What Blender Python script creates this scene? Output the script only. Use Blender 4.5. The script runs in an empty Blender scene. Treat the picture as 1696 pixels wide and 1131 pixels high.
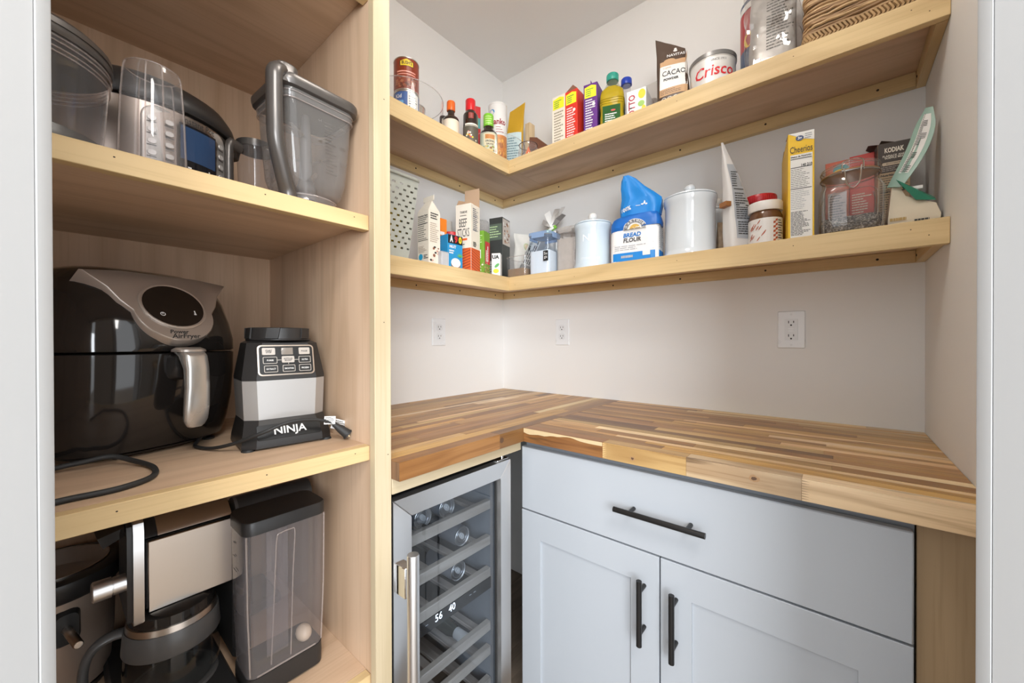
import bpy, bmesh, math, random
from mathutils import Matrix, Vector, noise as mnoise

S = bpy.context.scene
C = S.collection
PI = math.pi
random.seed(7)

# ---------------------------------------------------------------- camera
cam_data = bpy.data.cameras.new('camera')
cam_data.sensor_fit = 'HORIZONTAL'
cam_data.sensor_width = 36.0
cam_data.lens = 13.599
cam_data.clip_start = 0.02
cam = bpy.data.objects.new('camera', cam_data)
C.objects.link(cam)
_R = Vector((0.76621829, 0.64257569, -0.00245293))
_U = Vector((-0.00122387, 0.00527665, 0.99998533))
_F = Vector((-0.6425792, 0.76620405, -0.00482949))
cam.matrix_world = Matrix(((_R.x, _U.x, -_F.x, 1.31313746), (_R.y, _U.y, -_F.y, -1.49563787),
                           (_R.z, _U.z, -_F.z, 1.16401524), (0, 0, 0, 1)))
S.camera = cam

# ---------------------------------------------------------------- world, lights, exposure
w = bpy.data.worlds.new('world')
S.world = w
w.use_nodes = True
w.node_tree.nodes['Background'].inputs['Color'].default_value = (0.93, 0.965, 1.0, 1)
w.node_tree.nodes['Background'].inputs['Strength'].default_value = 2.35

def area(name, loc, target, size, size_y, energy, color):
    d = bpy.data.lights.new(name, 'AREA')
    d.shape = 'RECTANGLE'
    d.size, d.size_y, d.energy, d.color = size, size_y, energy, color
    o = bpy.data.objects.new(name, d)
    o.location = loc
    o.rotation_euler = (Vector(target) - Vector(loc)).to_track_quat('-Z', 'Y').to_euler()
    C.objects.link(o)
    return o
# daylight from the kitchen windows beyond the pantry door, and the kitchen ceiling lamps
area('kitchen_window_light', (3.05, -3.15, 1.6), (0.8, -0.9, 1.1), 1.7, 1.4, 125, (0.90, 0.95, 1.0))
area('kitchen_lamp_light', (1.90, -1.75, 2.45), (0.6, -1.2, 1.1), 0.55, 0.55, 20, (1.0, 0.96, 0.91))

S.view_settings.view_transform = 'Standard'
S.view_settings.look = 'None'
S.view_settings.gamma = 1.0
S.view_settings.use_curve_mapping = False
S.view_settings.exposure = 0.10
S.cycles.max_bounces = 10
S.cycles.transparent_max_bounces = 24
S.cycles.transmission_bounces = 10
S.cycles.caustics_reflective = False
S.cycles.caustics_refractive = False
S.cycles.sample_clamp_indirect = 6.0

# ---------------------------------------------------------------- materials
MATS = {}
def srgb(r, g, b):
    f = lambda c: (c / 255 / 12.92) if c / 255 <= 0.04045 else ((c / 255 + 0.055) / 1.055) ** 2.4
    return (f(r), f(g), f(b))

def mat(name, col, rough=0.5, metal=0.0, spec=0.5, coat=0.0, emit=0.0, bump=0.0, bscale=200.0, noise_amt=0.0, nscale=8.0):
    if name in MATS:
        return MATS[name]
    m = bpy.data.materials.new(name)
    m.use_nodes = True
    n, l = m.node_tree.nodes, m.node_tree.links
    p = n['Principled BSDF']
    p.inputs['Base Color'].default_value = (*col, 1)
    p.inputs['Roughness'].default_value = rough
    p.inputs['Metallic'].default_value = metal
    p.inputs['Specular IOR Level'].default_value = spec
    p.inputs['Coat Weight'].default_value = coat
    p.inputs['Coat Roughness'].default_value = 0.05
    if emit:
        p.inputs['Emission Color'].default_value = (*col, 1)
        p.inputs['Emission Strength'].default_value = emit
    tc = n.new('ShaderNodeTexCoord')
    nz = n.new('ShaderNodeTexNoise')
    nz.inputs['Scale'].default_value = nscale
    nz.inputs['Detail'].default_value = 4
    l.new(tc.outputs['Object'], nz.inputs['Vector'])
    mr = n.new('ShaderNodeMapRange')                      # slight unevenness of the finish
    mr.inputs['To Min'].default_value = max(0.0, rough - 0.05)
    mr.inputs['To Max'].default_value = min(1.0, rough + 0.05)
    l.new(nz.outputs['Fac'], mr.inputs['Value'])
    l.new(mr.outputs['Result'], p.inputs['Roughness'])
    if noise_amt:
        mx = n.new('ShaderNodeMix')
        mx.data_type = 'RGBA'
        mx.inputs['A'].default_value = (*[c * (1 - noise_amt) for c in col], 1)
        mx.inputs['B'].default_value = (*[min(1, c * (1 + noise_amt)) for c in col], 1)
        l.new(nz.outputs['Fac'], mx.inputs['Factor'])
        l.new(mx.outputs['Result'], p.inputs['Base Color'])
    if bump:
        nb = n.new('ShaderNodeTexNoise')
        nb.inputs['Scale'].default_value = bscale
        l.new(tc.outputs['Object'], nb.inputs['Vector'])
        b = n.new('ShaderNodeBump')
        b.inputs['Strength'].default_value = bump
        b.inputs['Distance'].default_value = 0.001
        l.new(nb.outputs['Fac'], b.inputs['Height'])
        l.new(b.outputs['Normal'], p.inputs['Normal'])
    MATS[name] = m
    return m

def clear(name, tint=(0.95, 0.95, 0.97), ior=1.45, rough=0.02, haze=0.0, hazecol=(0.8, 0.8, 0.82)):
    """thin clear plastic or glass walls: fresnel mix of see-through and gloss, plus a little haze"""
    if name in MATS:
        return MATS[name]
    m = bpy.data.materials.new(name)
    m.use_nodes = True
    n, l = m.node_tree.nodes, m.node_tree.links
    n.remove(n['Principled BSDF'])
    out = n['Material Output']
    t = n.new('ShaderNodeBsdfTransparent'); t.inputs['Color'].default_value = (*tint, 1)
    g = n.new('ShaderNodeBsdfGlossy'); g.inputs['Roughness'].default_value = rough
    fr = n.new('ShaderNodeFresnel'); fr.inputs['IOR'].default_value = ior
    geo = n.new('ShaderNodeNewGeometry')
    inv = n.new('ShaderNodeMath'); inv.operation = 'SUBTRACT'; inv.inputs[0].default_value = 1.0
    l.new(geo.outputs['Backfacing'], inv.inputs[1])
    mu = n.new('ShaderNodeMath'); mu.operation = 'MULTIPLY'
    l.new(fr.outputs['Fac'], mu.inputs[0]); l.new(inv.outputs['Value'], mu.inputs[1])
    mx = n.new('ShaderNodeMixShader')
    l.new(mu.outputs['Value'], mx.inputs['Fac']); l.new(t.outputs['BSDF'], mx.inputs[1]); l.new(g.outputs['BSDF'], mx.inputs[2])
    last = mx
    if haze:
        df = n.new('ShaderNodeBsdfDiffuse'); df.inputs['Color'].default_value = (*hazecol, 1)
        m2 = n.new('ShaderNodeMixShader'); m2.inputs['Fac'].default_value = haze
        l.new(mx.outputs['Shader'], m2.inputs[1]); l.new(df.outputs['BSDF'], m2.inputs[2])
        last = m2
    l.new(last.outputs['Shader'], out.inputs['Surface'])
    MATS[name] = m
    return m

def wood(name, axis, base, light, dark, rough=0.5, ring=9.0, freq=1.0, objcol=False, spec=0.35, streak=0.0, fibre=0.35):
    """procedural timber: grain runs along `axis`"""
    if name in MATS:
        return MATS[name]
    m = bpy.data.materials.new(name)
    m.use_nodes = True
    n, l = m.node_tree.nodes, m.node_tree.links
    p = n['Principled BSDF']
    p.inputs['Roughness'].default_value = rough
    p.inputs['Specular IOR Level'].default_value = spec
    tc = n.new('ShaderNodeTexCoord')
    oi = n.new('ShaderNodeObjectInfo')
    off = n.new('ShaderNodeVectorMath'); off.operation = 'SCALE'
    l.new(oi.outputs['Location'], off.inputs[0]); off.inputs['Scale'].default_value = 3.7
    rnd = n.new('ShaderNodeMath'); rnd.operation = 'MULTIPLY'; rnd.inputs[1].default_value = 37.0
    l.new(oi.outputs['Random'], rnd.inputs[0])
    a1 = n.new('ShaderNodeVectorMath'); a1.operation = 'ADD'
    l.new(tc.outputs['Object'], a1.inputs[0]); l.new(off.outputs['Vector'], a1.inputs[1])
    a2 = n.new('ShaderNodeVectorMath'); a2.operation = 'ADD'
    l.new(a1.outputs['Vector'], a2.inputs[0]); l.new(rnd.outputs['Value'], a2.inputs[1])
    def mapped(along, across):
        mp = n.new('ShaderNodeMapping')
        sc = [across] * 3
        sc['XYZ'.index(axis)] = along
        mp.inputs['Scale'].default_value = sc
        l.new(a2.outputs['Vector'], mp.inputs['Vector'])
        return mp
    n1 = n.new('ShaderNodeTexNoise'); n1.inputs['Scale'].default_value = 1.0; n1.inputs['Detail'].default_value = 2
    l.new(mapped(0.9 * freq, 7.0 * freq).outputs['Vector'], n1.inputs['Vector'])
    k = n.new('ShaderNodeMath'); k.operation = 'MULTIPLY'; k.inputs[1].default_value = ring * 6.283
    l.new(n1.outputs['Fac'], k.inputs[0])
    sn = n.new('ShaderNodeMath'); sn.operation = 'SINE'
    l.new(k.outputs['Value'], sn.inputs[0])
    rr = n.new('ShaderNodeMapRange'); rr.inputs['From Min'].default_value = -1
    l.new(sn.outputs['Value'], rr.inputs['Value'])
    n2 = n.new('ShaderNodeTexNoise'); n2.inputs['Scale'].default_value = 1.0; n2.inputs['Detail'].default_value = 5
    l.new(mapped(5.0, 190.0).outputs['Vector'], n2.inputs['Vector'])
    n3 = n.new('ShaderNodeTexNoise'); n3.inputs['Scale'].default_value = 1.0; n3.inputs['Detail'].default_value = 3
    l.new(mapped(1.3, 10.0).outputs['Vector'], n3.inputs['Vector'])
    rmp = n.new('ShaderNodeValToRGB')
    rmp.color_ramp.elements[0].position = 0.30; rmp.color_ramp.elements[0].color = (*light, 1)
    rmp.color_ramp.elements[1].position = 0.70; rmp.color_ramp.elements[1].color = (*base, 1)
    l.new(n3.outputs['Fac'], rmp.inputs['Fac'])
    src = rmp.outputs['Color']
    if objcol:
        mo = n.new('ShaderNodeMix'); mo.data_type = 'RGBA'; mo.blend_type = 'MULTIPLY'; mo.inputs['Factor'].default_value = 1
        l.new(rmp.outputs['Color'], mo.inputs['A']); l.new(oi.outputs['Color'], mo.inputs['B'])
        src = mo.outputs['Result']
    pw = n.new('ShaderNodeMath'); pw.operation = 'POWER'; pw.inputs[1].default_value = 2.5
    l.new(rr.outputs['Result'], pw.inputs[0])
    f1 = n.new('ShaderNodeMath'); f1.operation = 'MULTIPLY'; f1.inputs[1].default_value = 0.42
    l.new(pw.outputs['Value'], f1.inputs[0])
    m1 = n.new('ShaderNodeMix'); m1.data_type = 'RGBA'
    if objcol:
        m1.blend_type = 'MULTIPLY'
    l.new(f1.outputs['Value'], m1.inputs['Factor'])
    l.new(src, m1.inputs['A']); m1.inputs['B'].default_value = (*dark, 1)
    f2 = n.new('ShaderNodeMapRange'); f2.inputs['From Min'].default_value = 0.5; f2.inputs['From Max'].default_value = 0.75
    f2.inputs['To Max'].default_value = fibre
    l.new(n2.outputs['Fac'], f2.inputs['Value'])
    m2 = n.new('ShaderNodeMix'); m2.data_type = 'RGBA'
    if objcol:
        m2.blend_type = 'MULTIPLY'
    l.new(f2.outputs['Result'], m2.inputs['Factor'])
    l.new(m1.outputs['Result'], m2.inputs['A']); m2.inputs['B'].default_value = (*dark, 1)
    last = m2
    if streak:
        n4 = n.new('ShaderNodeTexNoise'); n4.inputs['Scale'].default_value = 1.0; n4.inputs['Detail'].default_value = 4
        n4.inputs['Distortion'].default_value = 0.6
        l.new(mapped(4.0, 34.0).outputs['Vector'], n4.inputs['Vector'])
        f4 = n.new('ShaderNodeMapRange'); f4.inputs['From Min'].default_value = 0.62; f4.inputs['From Max'].default_value = 0.72
        f4.inputs['To Max'].default_value = streak
        l.new(n4.outputs['Fac'], f4.inputs['Value'])
        m4 = n.new('ShaderNodeMix'); m4.data_type = 'RGBA'
        l.new(f4.outputs['Result'], m4.inputs['Factor'])
        l.new(m2.outputs['Result'], m4.inputs['A']); m4.inputs['B'].default_value = (0.07, 0.035, 0.015, 1)
        last = m4
    l.new(last.outputs['Result'], p.inputs['Base Color'])
    b = n.new('ShaderNodeBump'); b.inputs['Strength'].default_value = 0.08; b.inputs['Distance'].default_value = 0.001
    l.new(n2.outputs['Fac'], b.inputs['Height']); l.new(b.outputs['Normal'], p.inputs['Normal'])
    MATS[name] = m
    return m

def poplar(axis):
    return wood('poplar_' + axis, axis, (0.61, 0.43, 0.215), (0.71, 0.545, 0.295), (0.43, 0.285, 0.13), rough=0.45, ring=5.0)
def poplar_daylit(axis):  # same poplar, with the paler lighting of the stiles put into the colour
    return wood('poplar_daylit_' + axis, axis, (0.50, 0.405, 0.265), (0.57, 0.475, 0.325), (0.38, 0.29, 0.165), rough=0.5, ring=4.0, spec=0.25)
def maple(axis):
    return wood('maple_ply_' + axis, axis, (0.60, 0.415, 0.275), (0.67, 0.49, 0.345), (0.45, 0.295, 0.18), rough=0.42, ring=7.0, freq=0.8)

def ball_noise(v, s=1.0):
    return mnoise.noise(v * s)

# ---------------------------------------------------------------- mesh builder
class MB:
    def __init__(s, T=None):
        s.v, s.f, s.fm, s.cur, s.T = [], [], [], 0, T
        s.mats = []
    def use(s, m):
        if m not in s.mats:
            s.mats.append(m)
        s.cur = s.mats.index(m)
        return s
    def add(s, vs, fs):
        o = len(s.v)
        for v in vs:
            v = Vector(v)
            s.v.append(s.T @ v if s.T is not None else v)
        for f in fs:
            s.f.append(tuple(i + o for i in f))
            s.fm.append(s.cur)
        return s
    def box(s, x0, x1, y0, y1, z0, z1, b=0.0):
        if x0 > x1: x0, x1 = x1, x0
        if y0 > y1: y0, y1 = y1, y0
        if z0 > z1: z0, z1 = z1, z0
        if b <= 0:
            vs = [(x, y, z) for z in (z0, z1) for y in (y0, y1) for x in (x0, x1)]
            return s.add(vs, [(0, 2, 3, 1), (4, 5, 7, 6), (0, 1, 5, 4), (2, 6, 7, 3), (0, 4, 6, 2), (1, 3, 7, 5)])
        b = min(b, (x1 - x0) * .45, (y1 - y0) * .45, (z1 - z0) * .45)
        X, Y, Z = (x0, x1), (y0, y1), (z0, z1)
        idx, vs = {}, []
        for i in (0, 1):
            for j in (0, 1):
                for k in (0, 1):
                    sx, sy, sz = (b, -b)[i], (b, -b)[j], (b, -b)[k]
                    idx[i, j, k, 0] = len(vs); vs.append((X[i], Y[j] + sy, Z[k] + sz))
                    idx[i, j, k, 1] = len(vs); vs.append((X[i] + sx, Y[j], Z[k] + sz))
                    idx[i, j, k, 2] = len(vs); vs.append((X[i] + sx, Y[j] + sy, Z[k]))
        fs = []
        for i in (0, 1):
            q = [idx[i, 0, 0, 0], idx[i, 1, 0, 0], idx[i, 1, 1, 0], idx[i, 0, 1, 0]]
            fs.append(q if i else q[::-1])
            q = [idx[0, i, 0, 1], idx[1, i, 0, 1], idx[1, i, 1, 1], idx[0, i, 1, 1]]
            fs.append(q[::-1] if i else q)
            q = [idx[0, 0, i, 2], idx[1, 0, i, 2], idx[1, 1, i, 2], idx[0, 1, i, 2]]
            fs.append(q if i else q[::-1])
        def quad(a, b_, c, d_):
            fs.append((a, b_, c, d_))
        for i in (0, 1):
            for j in (0, 1):
                quad(idx[i, j, 0, 0], idx[i, j, 1, 0], idx[i, j, 1, 1], idx[i, j, 0, 1])
                quad(idx[i, 0, j, 0], idx[i, 1, j, 0], idx[i, 1, j, 2], idx[i, 0, j, 2])
                quad(idx[0, i, j, 1], idx[1, i, j, 1], idx[1, i, j, 2], idx[0, i, j, 2])
        for i in (0, 1):
            for j in (0, 1):
                for k in (0, 1):
                    fs.append((idx[i, j, k, 0], idx[i, j, k, 1], idx[i, j, k, 2]))
        return s.add(vs, fs)
    def loft(s, rings, cap0=True, cap1=True, closed=True):
        n = len(rings[0])
        vs = [p for r in rings for p in r]
        fs = []
        for i in range(len(rings) - 1):
            for j in range(n if closed else n - 1):
                a, b = i * n + j, i * n + (j + 1) % n
                fs.append((a, b, b + n, a + n))
        if cap0: fs.append(tuple(range(n))[::-1])
        if cap1: fs.append(tuple(range((len(rings) - 1) * n, len(rings) * n)))
        return s.add(vs, fs)
    def lathe(s, prof, n=24, c=(0, 0, 0), axis='Z', cap0=True, cap1=True, a0=0.0, a1=None):
        rings = []
        full = a1 is None
        cnt = n if full else n + 1
        for r, h in prof:
            ring = []
            for k in range(cnt):
                a = a0 + (2 * PI * k / n if full else (a1 - a0) * k / n)
                x, y = r * math.cos(a), r * math.sin(a)
                p = {'Z': (x, y, h), 'X': (h, x, y), 'Y': (y, h, x)}[axis]
                ring.append((p[0] + c[0], p[1] + c[1], p[2] + c[2]))
            rings.append(ring)
        return s.loft(rings, cap0 and full, cap1 and full, full)
    def prism(s, poly, z0, z1):
        return s.loft([[(x, y, z0) for x, y in poly], [(x, y, z1) for x, y in poly]])
    def tube(s, pts, r, n=10, smooth=0, caps=True, flat=1.0):
        pts = [Vector(p) for p in pts]
        if smooth:
            P = [pts[0]] + pts + [pts[-1]]
            o = []
            for i in range(1, len(P) - 2):
                for k in range(smooth):
                    t = k / smooth
                    a, b, c, d = P[i - 1], P[i], P[i + 1], P[i + 2]
                    o.append(0.5 * ((2 * b) + (c - a) * t + (2 * a - 5 * b + 4 * c - d) * t * t + (3 * b - a - 3 * c + d) * t ** 3))
            o.append(pts[-1])
            pts = o
        rad = r if callable(r) else (lambda t: r)
        rings = []
        up = None
        for i, p in enumerate(pts):
            t = (pts[min(i + 1, len(pts) - 1)] - pts[max(i - 1, 0)])
            t = t.normalized() if t.length else Vector((0, 0, 1))
            if up is None:
                ref = Vector((0, 0, 1)) if abs(t.z) < 0.9 else Vector((1, 0, 0))
                up = (ref - t * ref.dot(t)).normalized()
            else:
                up = (up - t * up.dot(t)).normalized()
            sd = t.cross(up)
            q = rad(i / max(1, len(pts) - 1))
            rings.append([p + (up * math.cos(2 * PI * k / n) * flat + sd * math.sin(2 * PI * k / n)) * q for k in range(n)])
        return s.loft(rings, caps, caps)
    def sphere(s, c, r, n=16, m=10, sc=(1, 1, 1)):
        prof = [(max(1e-5, math.sin(PI * k / m)) , -math.cos(PI * k / m)) for k in range(m + 1)]
        rings = [[(c[0] + r * sc[0] * q * math.cos(2 * PI * j / n), c[1] + r * sc[1] * q * math.sin(2 * PI * j / n), c[2] + r * sc[2] * h) for j in range(n)] for q, h in prof]
        return s.loft(rings)
    def quad(s, a, b, c, d):
        return s.add([a, b, c, d], [(0, 1, 2, 3)])

def rrect(w, d, r, n=4, cx=0.0, cy=0.0):
    """outline of a rounded rectangle, counter-clockwise"""
    o = []
    for (sx, sy, a) in ((1, -1, -PI / 2), (1, 1, 0), (-1, 1, PI / 2), (-1, -1, PI)):
        x, y = cx + sx * (w / 2 - r), cy + sy * (d / 2 - r)
        for k in range(n + 1):
            t = a + PI / 2 * k / n
            o.append((x + r * math.cos(t), y + r * math.sin(t)))
    return o
def sell(a, b, p=3.0, n=32, cx=0.0, cy=0.0):
    o = []
    for k in range(n):
        t = 2 * PI * k / n
        c, q = math.cos(t), math.sin(t)
        o.append((cx + a * math.copysign(abs(c) ** (2 / p), c), cy + b * math.copysign(abs(q) ** (2 / p), q)))
    return o
def at_z(poly, z):
    return [(x, y, z) for x, y in poly]

# ---------------------------------------------------------------- objects
INV = {}
def thing(name, label, cat, loc, rz=0.0, group=None, world=False):
    """an Empty at the thing's base; its parts are children. world=True: parts are given in room coordinates"""
    o = bpy.data.objects.new(name, None)
    o.empty_display_size = 0.05
    C.objects.link(o)
    o.location = loc
    o.rotation_euler = (0, 0, rz)
    o['label'] = label
    o['category'] = cat
    if group:
        o['group'] = group
    INV[o] = (Matrix.Translation(Vector(loc)) @ Matrix.Rotation(rz, 4, 'Z')).inverted() if world else None
    return o
def root_of(o):
    while o.parent:
        o = o.parent
    return o
def finish(me, angle=38):
    bm = bmesh.new()
    bm.from_mesh(me)
    bmesh.ops.recalc_face_normals(bm, faces=bm.faces)
    bm.to_mesh(me)
    bm.free()
    for p in me.polygons:
        p.use_smooth = True
    me.set_sharp_from_angle(angle=math.radians(angle))
def obj(name, mb, mt, parent=None, label=None, kind=None, angle=38, recalc=True):
    inv = INV.get(root_of(parent)) if parent else None
    me = bpy.data.meshes.new(name)
    vs = [(inv @ v) if inv is not None else v for v in mb.v]
    me.from_pydata(vs, [], mb.f)
    ms = mb.mats or [mt]
    for m in ms:
        me.materials.append(m)
    if mb.mats:
        me.polygons.foreach_set('material_index', mb.fm)
    if recalc:
        finish(me, angle)
    me.update()
    o = bpy.data.objects.new(name, me)
    C.objects.link(o)
    if parent:
        o.parent = parent
    if label: o['label'] = label
    if kind: o['kind'] = kind
    return o
def struct(name, mb, mt, parent=None):
    o = obj(name, mb, mt, parent)
    if parent is None:
        o['kind'] = 'structure'
    return o
def tag(o, label, cat, group=None):
    o['label'] = label
    o['category'] = cat
    if group: o['group'] = group
    return o

def face(a, pos, tilt=0.0, roll=0.0):
    """frame of a flat print: x to the reader's right, y up, z outward; a = heading of the outward normal in degrees"""
    a = math.radians(a)
    M = Matrix(((-math.sin(a), 0, math.cos(a), pos[0]), (math.cos(a), 0, math.sin(a), pos[1]), (0, 1, 0, pos[2]), (0, 0, 0, 1)))
    if tilt: M = M @ Matrix.Rotation(math.radians(tilt), 4, 'X')
    if roll: M = M @ Matrix.Rotation(math.radians(roll), 4, 'Z')
    return M

from mathutils.bvhtree import BVHTree
def wrap_verts(verts, target, nrm, lift=0.0007):
    """lay a print on the surface of `target` along the direction nrm (both in the thing's own frame)"""
    me = target.data
    bv = BVHTree.FromPolygons([v.co.copy() for v in me.vertices], [tuple(p.vertices) for p in me.polygons])
    nrm = Vector(nrm).normalized()
    for v in verts:
        hit = bv.ray_cast(v.co + nrm * 0.12, -nrm)
        if hit[0] is not None:
            v.co = hit[0] + nrm * lift
def pgrid(mb, M, x0, x1, y0, y1, nx=10, ny=10):
    vs = [M @ Vector((x0 + (x1 - x0) * i / nx, y0 + (y1 - y0) * j / ny, 0)) for j in range(ny + 1) for i in range(nx + 1)]
    mb.add(vs, [(j * (nx + 1) + i, j * (nx + 1) + i + 1, (j + 1) * (nx + 1) + i + 1, (j + 1) * (nx + 1) + i) for j in range(ny) for i in range(nx)])
TEXTS = []
def text(parent, body, size, M, mt, name='lettering', width=None, bold=0.0, bend=None, align='CENTER', shear=0.0, wrap=None):
    """flat lettering; bend = (radius, heading in degrees, centre, z) wraps it round an upright cylinder"""
    cu = bpy.data.curves.new('lettering', 'FONT')
    cu.body, cu.size, cu.align_x, cu.align_y = body, size, align, 'CENTER'
    cu.resolution_u = 2
    cu.offset = bold
    cu.shear = shear
    cu.space_line = 0.8
    o = bpy.data.objects.new('lettering_source', cu)
    C.objects.link(o)
    TEXTS.append((o, parent, M, mt, name, width, bend, wrap))
def flush_texts():
    bpy.context.view_layer.update()
    dg = bpy.context.evaluated_depsgraph_get()
    made = []
    for (o, parent, M, mt, name, width, bend, wrap) in TEXTS:
        made.append(bpy.data.meshes.new_from_object(o.evaluated_get(dg)))
    for (o, parent, M, mt, name, width, bend, wrap), me in zip(TEXTS, made):
        if width and len(me.vertices):
            xs = [v.co.x for v in me.vertices]
            k = width / max(1e-6, max(xs) - min(xs))
            for v in me.vertices: v.co.x *= k
        inv = INV.get(root_of(parent))
        for v in me.vertices:
            if bend:
                R, a, c, z = bend
                t = math.radians(a) + v.co.x / R
                p = Vector((c[0] + R * math.cos(t), c[1] + R * math.sin(t), z + v.co.y))
            else:
                p = M @ Vector((v.co.x, v.co.y, 0.0))
            v.co = inv @ p if inv is not None else p
        if wrap:
            wrap_verts(me.vertices, wrap[0], wrap[1], wrap[2] if len(wrap) > 2 else 0.0019)
        me.materials.clear()
        me.materials.append(mt)
        me.name = name
        n = bpy.data.objects.new(name, me)
        C.objects.link(n)
        n.parent = parent
        cu = o.data
        bpy.data.objects.remove(o)
        bpy.data.curves.remove(cu)
    TEXTS.clear()

def pquad(mb, M, x0, x1, y0, y1, lift=0.0):
    """a flat printed patch on the plane M"""
    mb.add([M @ Vector(p) for p in ((x0, y0, lift), (x1, y0, lift), (x1, y1, lift), (x0, y1, lift))], [(0, 1, 2, 3)])
def pdisc(mb, M, cx, cy, rx, ry, n=14, lift=0.0, a0=0.0, a1=2 * PI):
    vs = [M @ Vector((cx + rx * math.cos(a0 + (a1 - a0) * k / n), cy + ry * math.sin(a0 + (a1 - a0) * k / n), lift)) for k in range(n + (0 if a1 - a0 > 6.28 else 1))]
    mb.add(vs, [tuple(range(len(vs)))])
def plines(mb, M, x0, x1, y1, y0, n, seed=1, h=0.45, lift=0.0):
    """rows of fine print too small to read"""
    rd = random.Random(seed)
    st = (y1 - y0) / n
    for k in range(n):
        y = y1 - st * (k + 0.5)
        xe = x0 + (x1 - x0) * rd.uniform(0.55, 1.0)
        x = x0
        while x < xe - 0.001:
            wd = min(xe - x, (x1 - x0) * rd.uniform(0.08, 0.22))
            pquad(mb, M, x, x + wd * 0.86, y - st * h / 2, y + st * h / 2, lift)
            x += wd
def bandcyl(mb, c, R, z0, z1, a0=0, a1=360, n=28, R1=None):
    """a wrapped label: strip of an upright cylinder"""
    R1 = R if R1 is None else R1
    vs, fs = [], []
    for k in range(n + 1):
        t = math.radians(a0 + (a1 - a0) * k / n)
        vs += [(c[0] + R * math.cos(t), c[1] + R * math.sin(t), z0), (c[0] + R1 * math.cos(t), c[1] + R1 * math.sin(t), z1)]
    for k in range(n):
        fs.append((2 * k, 2 * k + 2, 2 * k + 3, 2 * k + 1))
    mb.add(vs, fs)
# ================================================================= THE ROOM
WALL = mat('wall_paint', (0.80, 0.79, 0.772), rough=0.62, bump=0.06, bscale=420, noise_amt=0.012, nscale=3)
CEIL = mat('ceiling_paint', (0.88, 0.87, 0.855), rough=0.7, bump=0.05, bscale=300)
TRIM = mat('trim_paint', (0.47, 0.473, 0.473), rough=0.6, spec=0.15)
FLOORM = wood('floor_oak', 'Y', (0.20, 0.15, 0.11), (0.27, 0.21, 0.155), (0.10, 0.07, 0.05), rough=0.45)
H = 2.4814
W = 1.4939
struct('wall_back', MB().box(-0.12, W + 0.12, 0.0, 0.12, 0, H), WALL)
struct('wall_left', MB().box(-0.12, 0.0, -1.90, 0.0, 0, H), WALL)
struct('wall_right', MB().box(W, W + 0.12, -0.89, 0.0, 0, H), WALL)
struct('wall_front', MB().box(-0.12, 0.66, -1.90, -1.78, 0, H), WALL)
struct('ceiling', MB().box(-0.12, W + 0.12, -1.90, 0.12, H, H + 0.1), CEIL)
fl = bpy.data.objects.new('floor', None)
# floor boards run on from the pantry into the kitchen beyond the door
mbf = MB()
mbf.box(-0.12, 3.6, -4.2, 0.12, -0.03, -0.002)
flo = struct('floor', mbf, FLOORM)
bpy.data.objects.remove(fl)
rd = random.Random(3)
for i in range(14):
    x0 = i * 0.127
    y = -1.9 + rd.uniform(-0.6, 0.0)
    while y < 0:
        y1 = y + rd.uniform(0.8, 1.4)
        p = struct('floor_board', MB().box(x0 + .0012, x0 + .1258, max(-1.9, y) + .001, min(0, y1) - .001, -0.002, 0.0), FLOORM, flo)
        y = y1
# diagonal front wall with its door opening
nD = Vector((-0.70711, 0.70711, 0))          # towards the pantry
uD = Vector((0.70711, 0.70711, 0))           # along the wall, left to right
door_ref = Vector((1.31313746, -1.49563787, 0))
MD = Matrix(((uD.x, nD.x, 0, door_ref.x), (uD.y, nD.y, 0, door_ref.y), (0, 0, 1, 0), (0, 0, 0, 1)))
def dpt(p):                                   # pantry point -> (along, towards) of the diagonal wall
    q = Vector((p[0], p[1], 0)) - door_ref
    return q.dot(uD), q.dot(nD)
lx, ly = dpt((0.891, -1.493))
rx, ry = dpt((1.405, -0.979))
YP = 0.289                                    # plaster face
mbw = MB(MD)
e_l, _ = dpt((0.62, -1.77)); e_r, _ = dpt((1.60, -0.79))
mbw.box(-0.62, lx - 0.0008 - 0.019, YP - 0.115, YP, 0, H)
mbw.box(rx + 0.0008 + 0.019, 0.56, YP - 0.115, YP, 0, H)
mbw.box(lx - 0.024, rx + 0.024, YP - 0.115, YP, 2.06, H)
struct('wall_diagonal', mbw, WALL)
def jamb(sx, x_in, name):
    mb = MB(MD)
    x_out = x_in + sx * 0.019
    mb.box(min(x_in, x_out), max(x_in, x_out), YP - 0.120, YP, 0, 2.05, 0.001)
    return struct(name, mb, TRIM)
jamb(-1, lx - 0.0008, 'trim_1')
jamb(1, rx + 0.0008, 'trim_2')
def casing(x_in, sx, name):
    # moulded casing on the pantry side, its thin rounded edge towards the opening
    prof = [(0, 0.0), (0, 0.0085), (0.0008, 0.0102), (0.0028, 0.0110), (0.008, 0.0112), (0.020, 0.013), (0.050, 0.0165), (0.057, 0.0165), (0.057, 0.0)]
    mb = MB(MD)
    rings = [[(x_in + sx * a, YP + b, z) for a, b in prof] for z in (0, 2.05)]
    mb.loft(rings)
    return struct(name, mb, TRIM)
casing(lx, -1, 'trim_3')
casing(rx, 1, 'trim_4')
mb = MB(MD); mb.box(lx - 0.024, rx + 0.024, YP - 0.120, YP, 2.045, 2.06); struct('trim_5', mb, TRIM)

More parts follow.
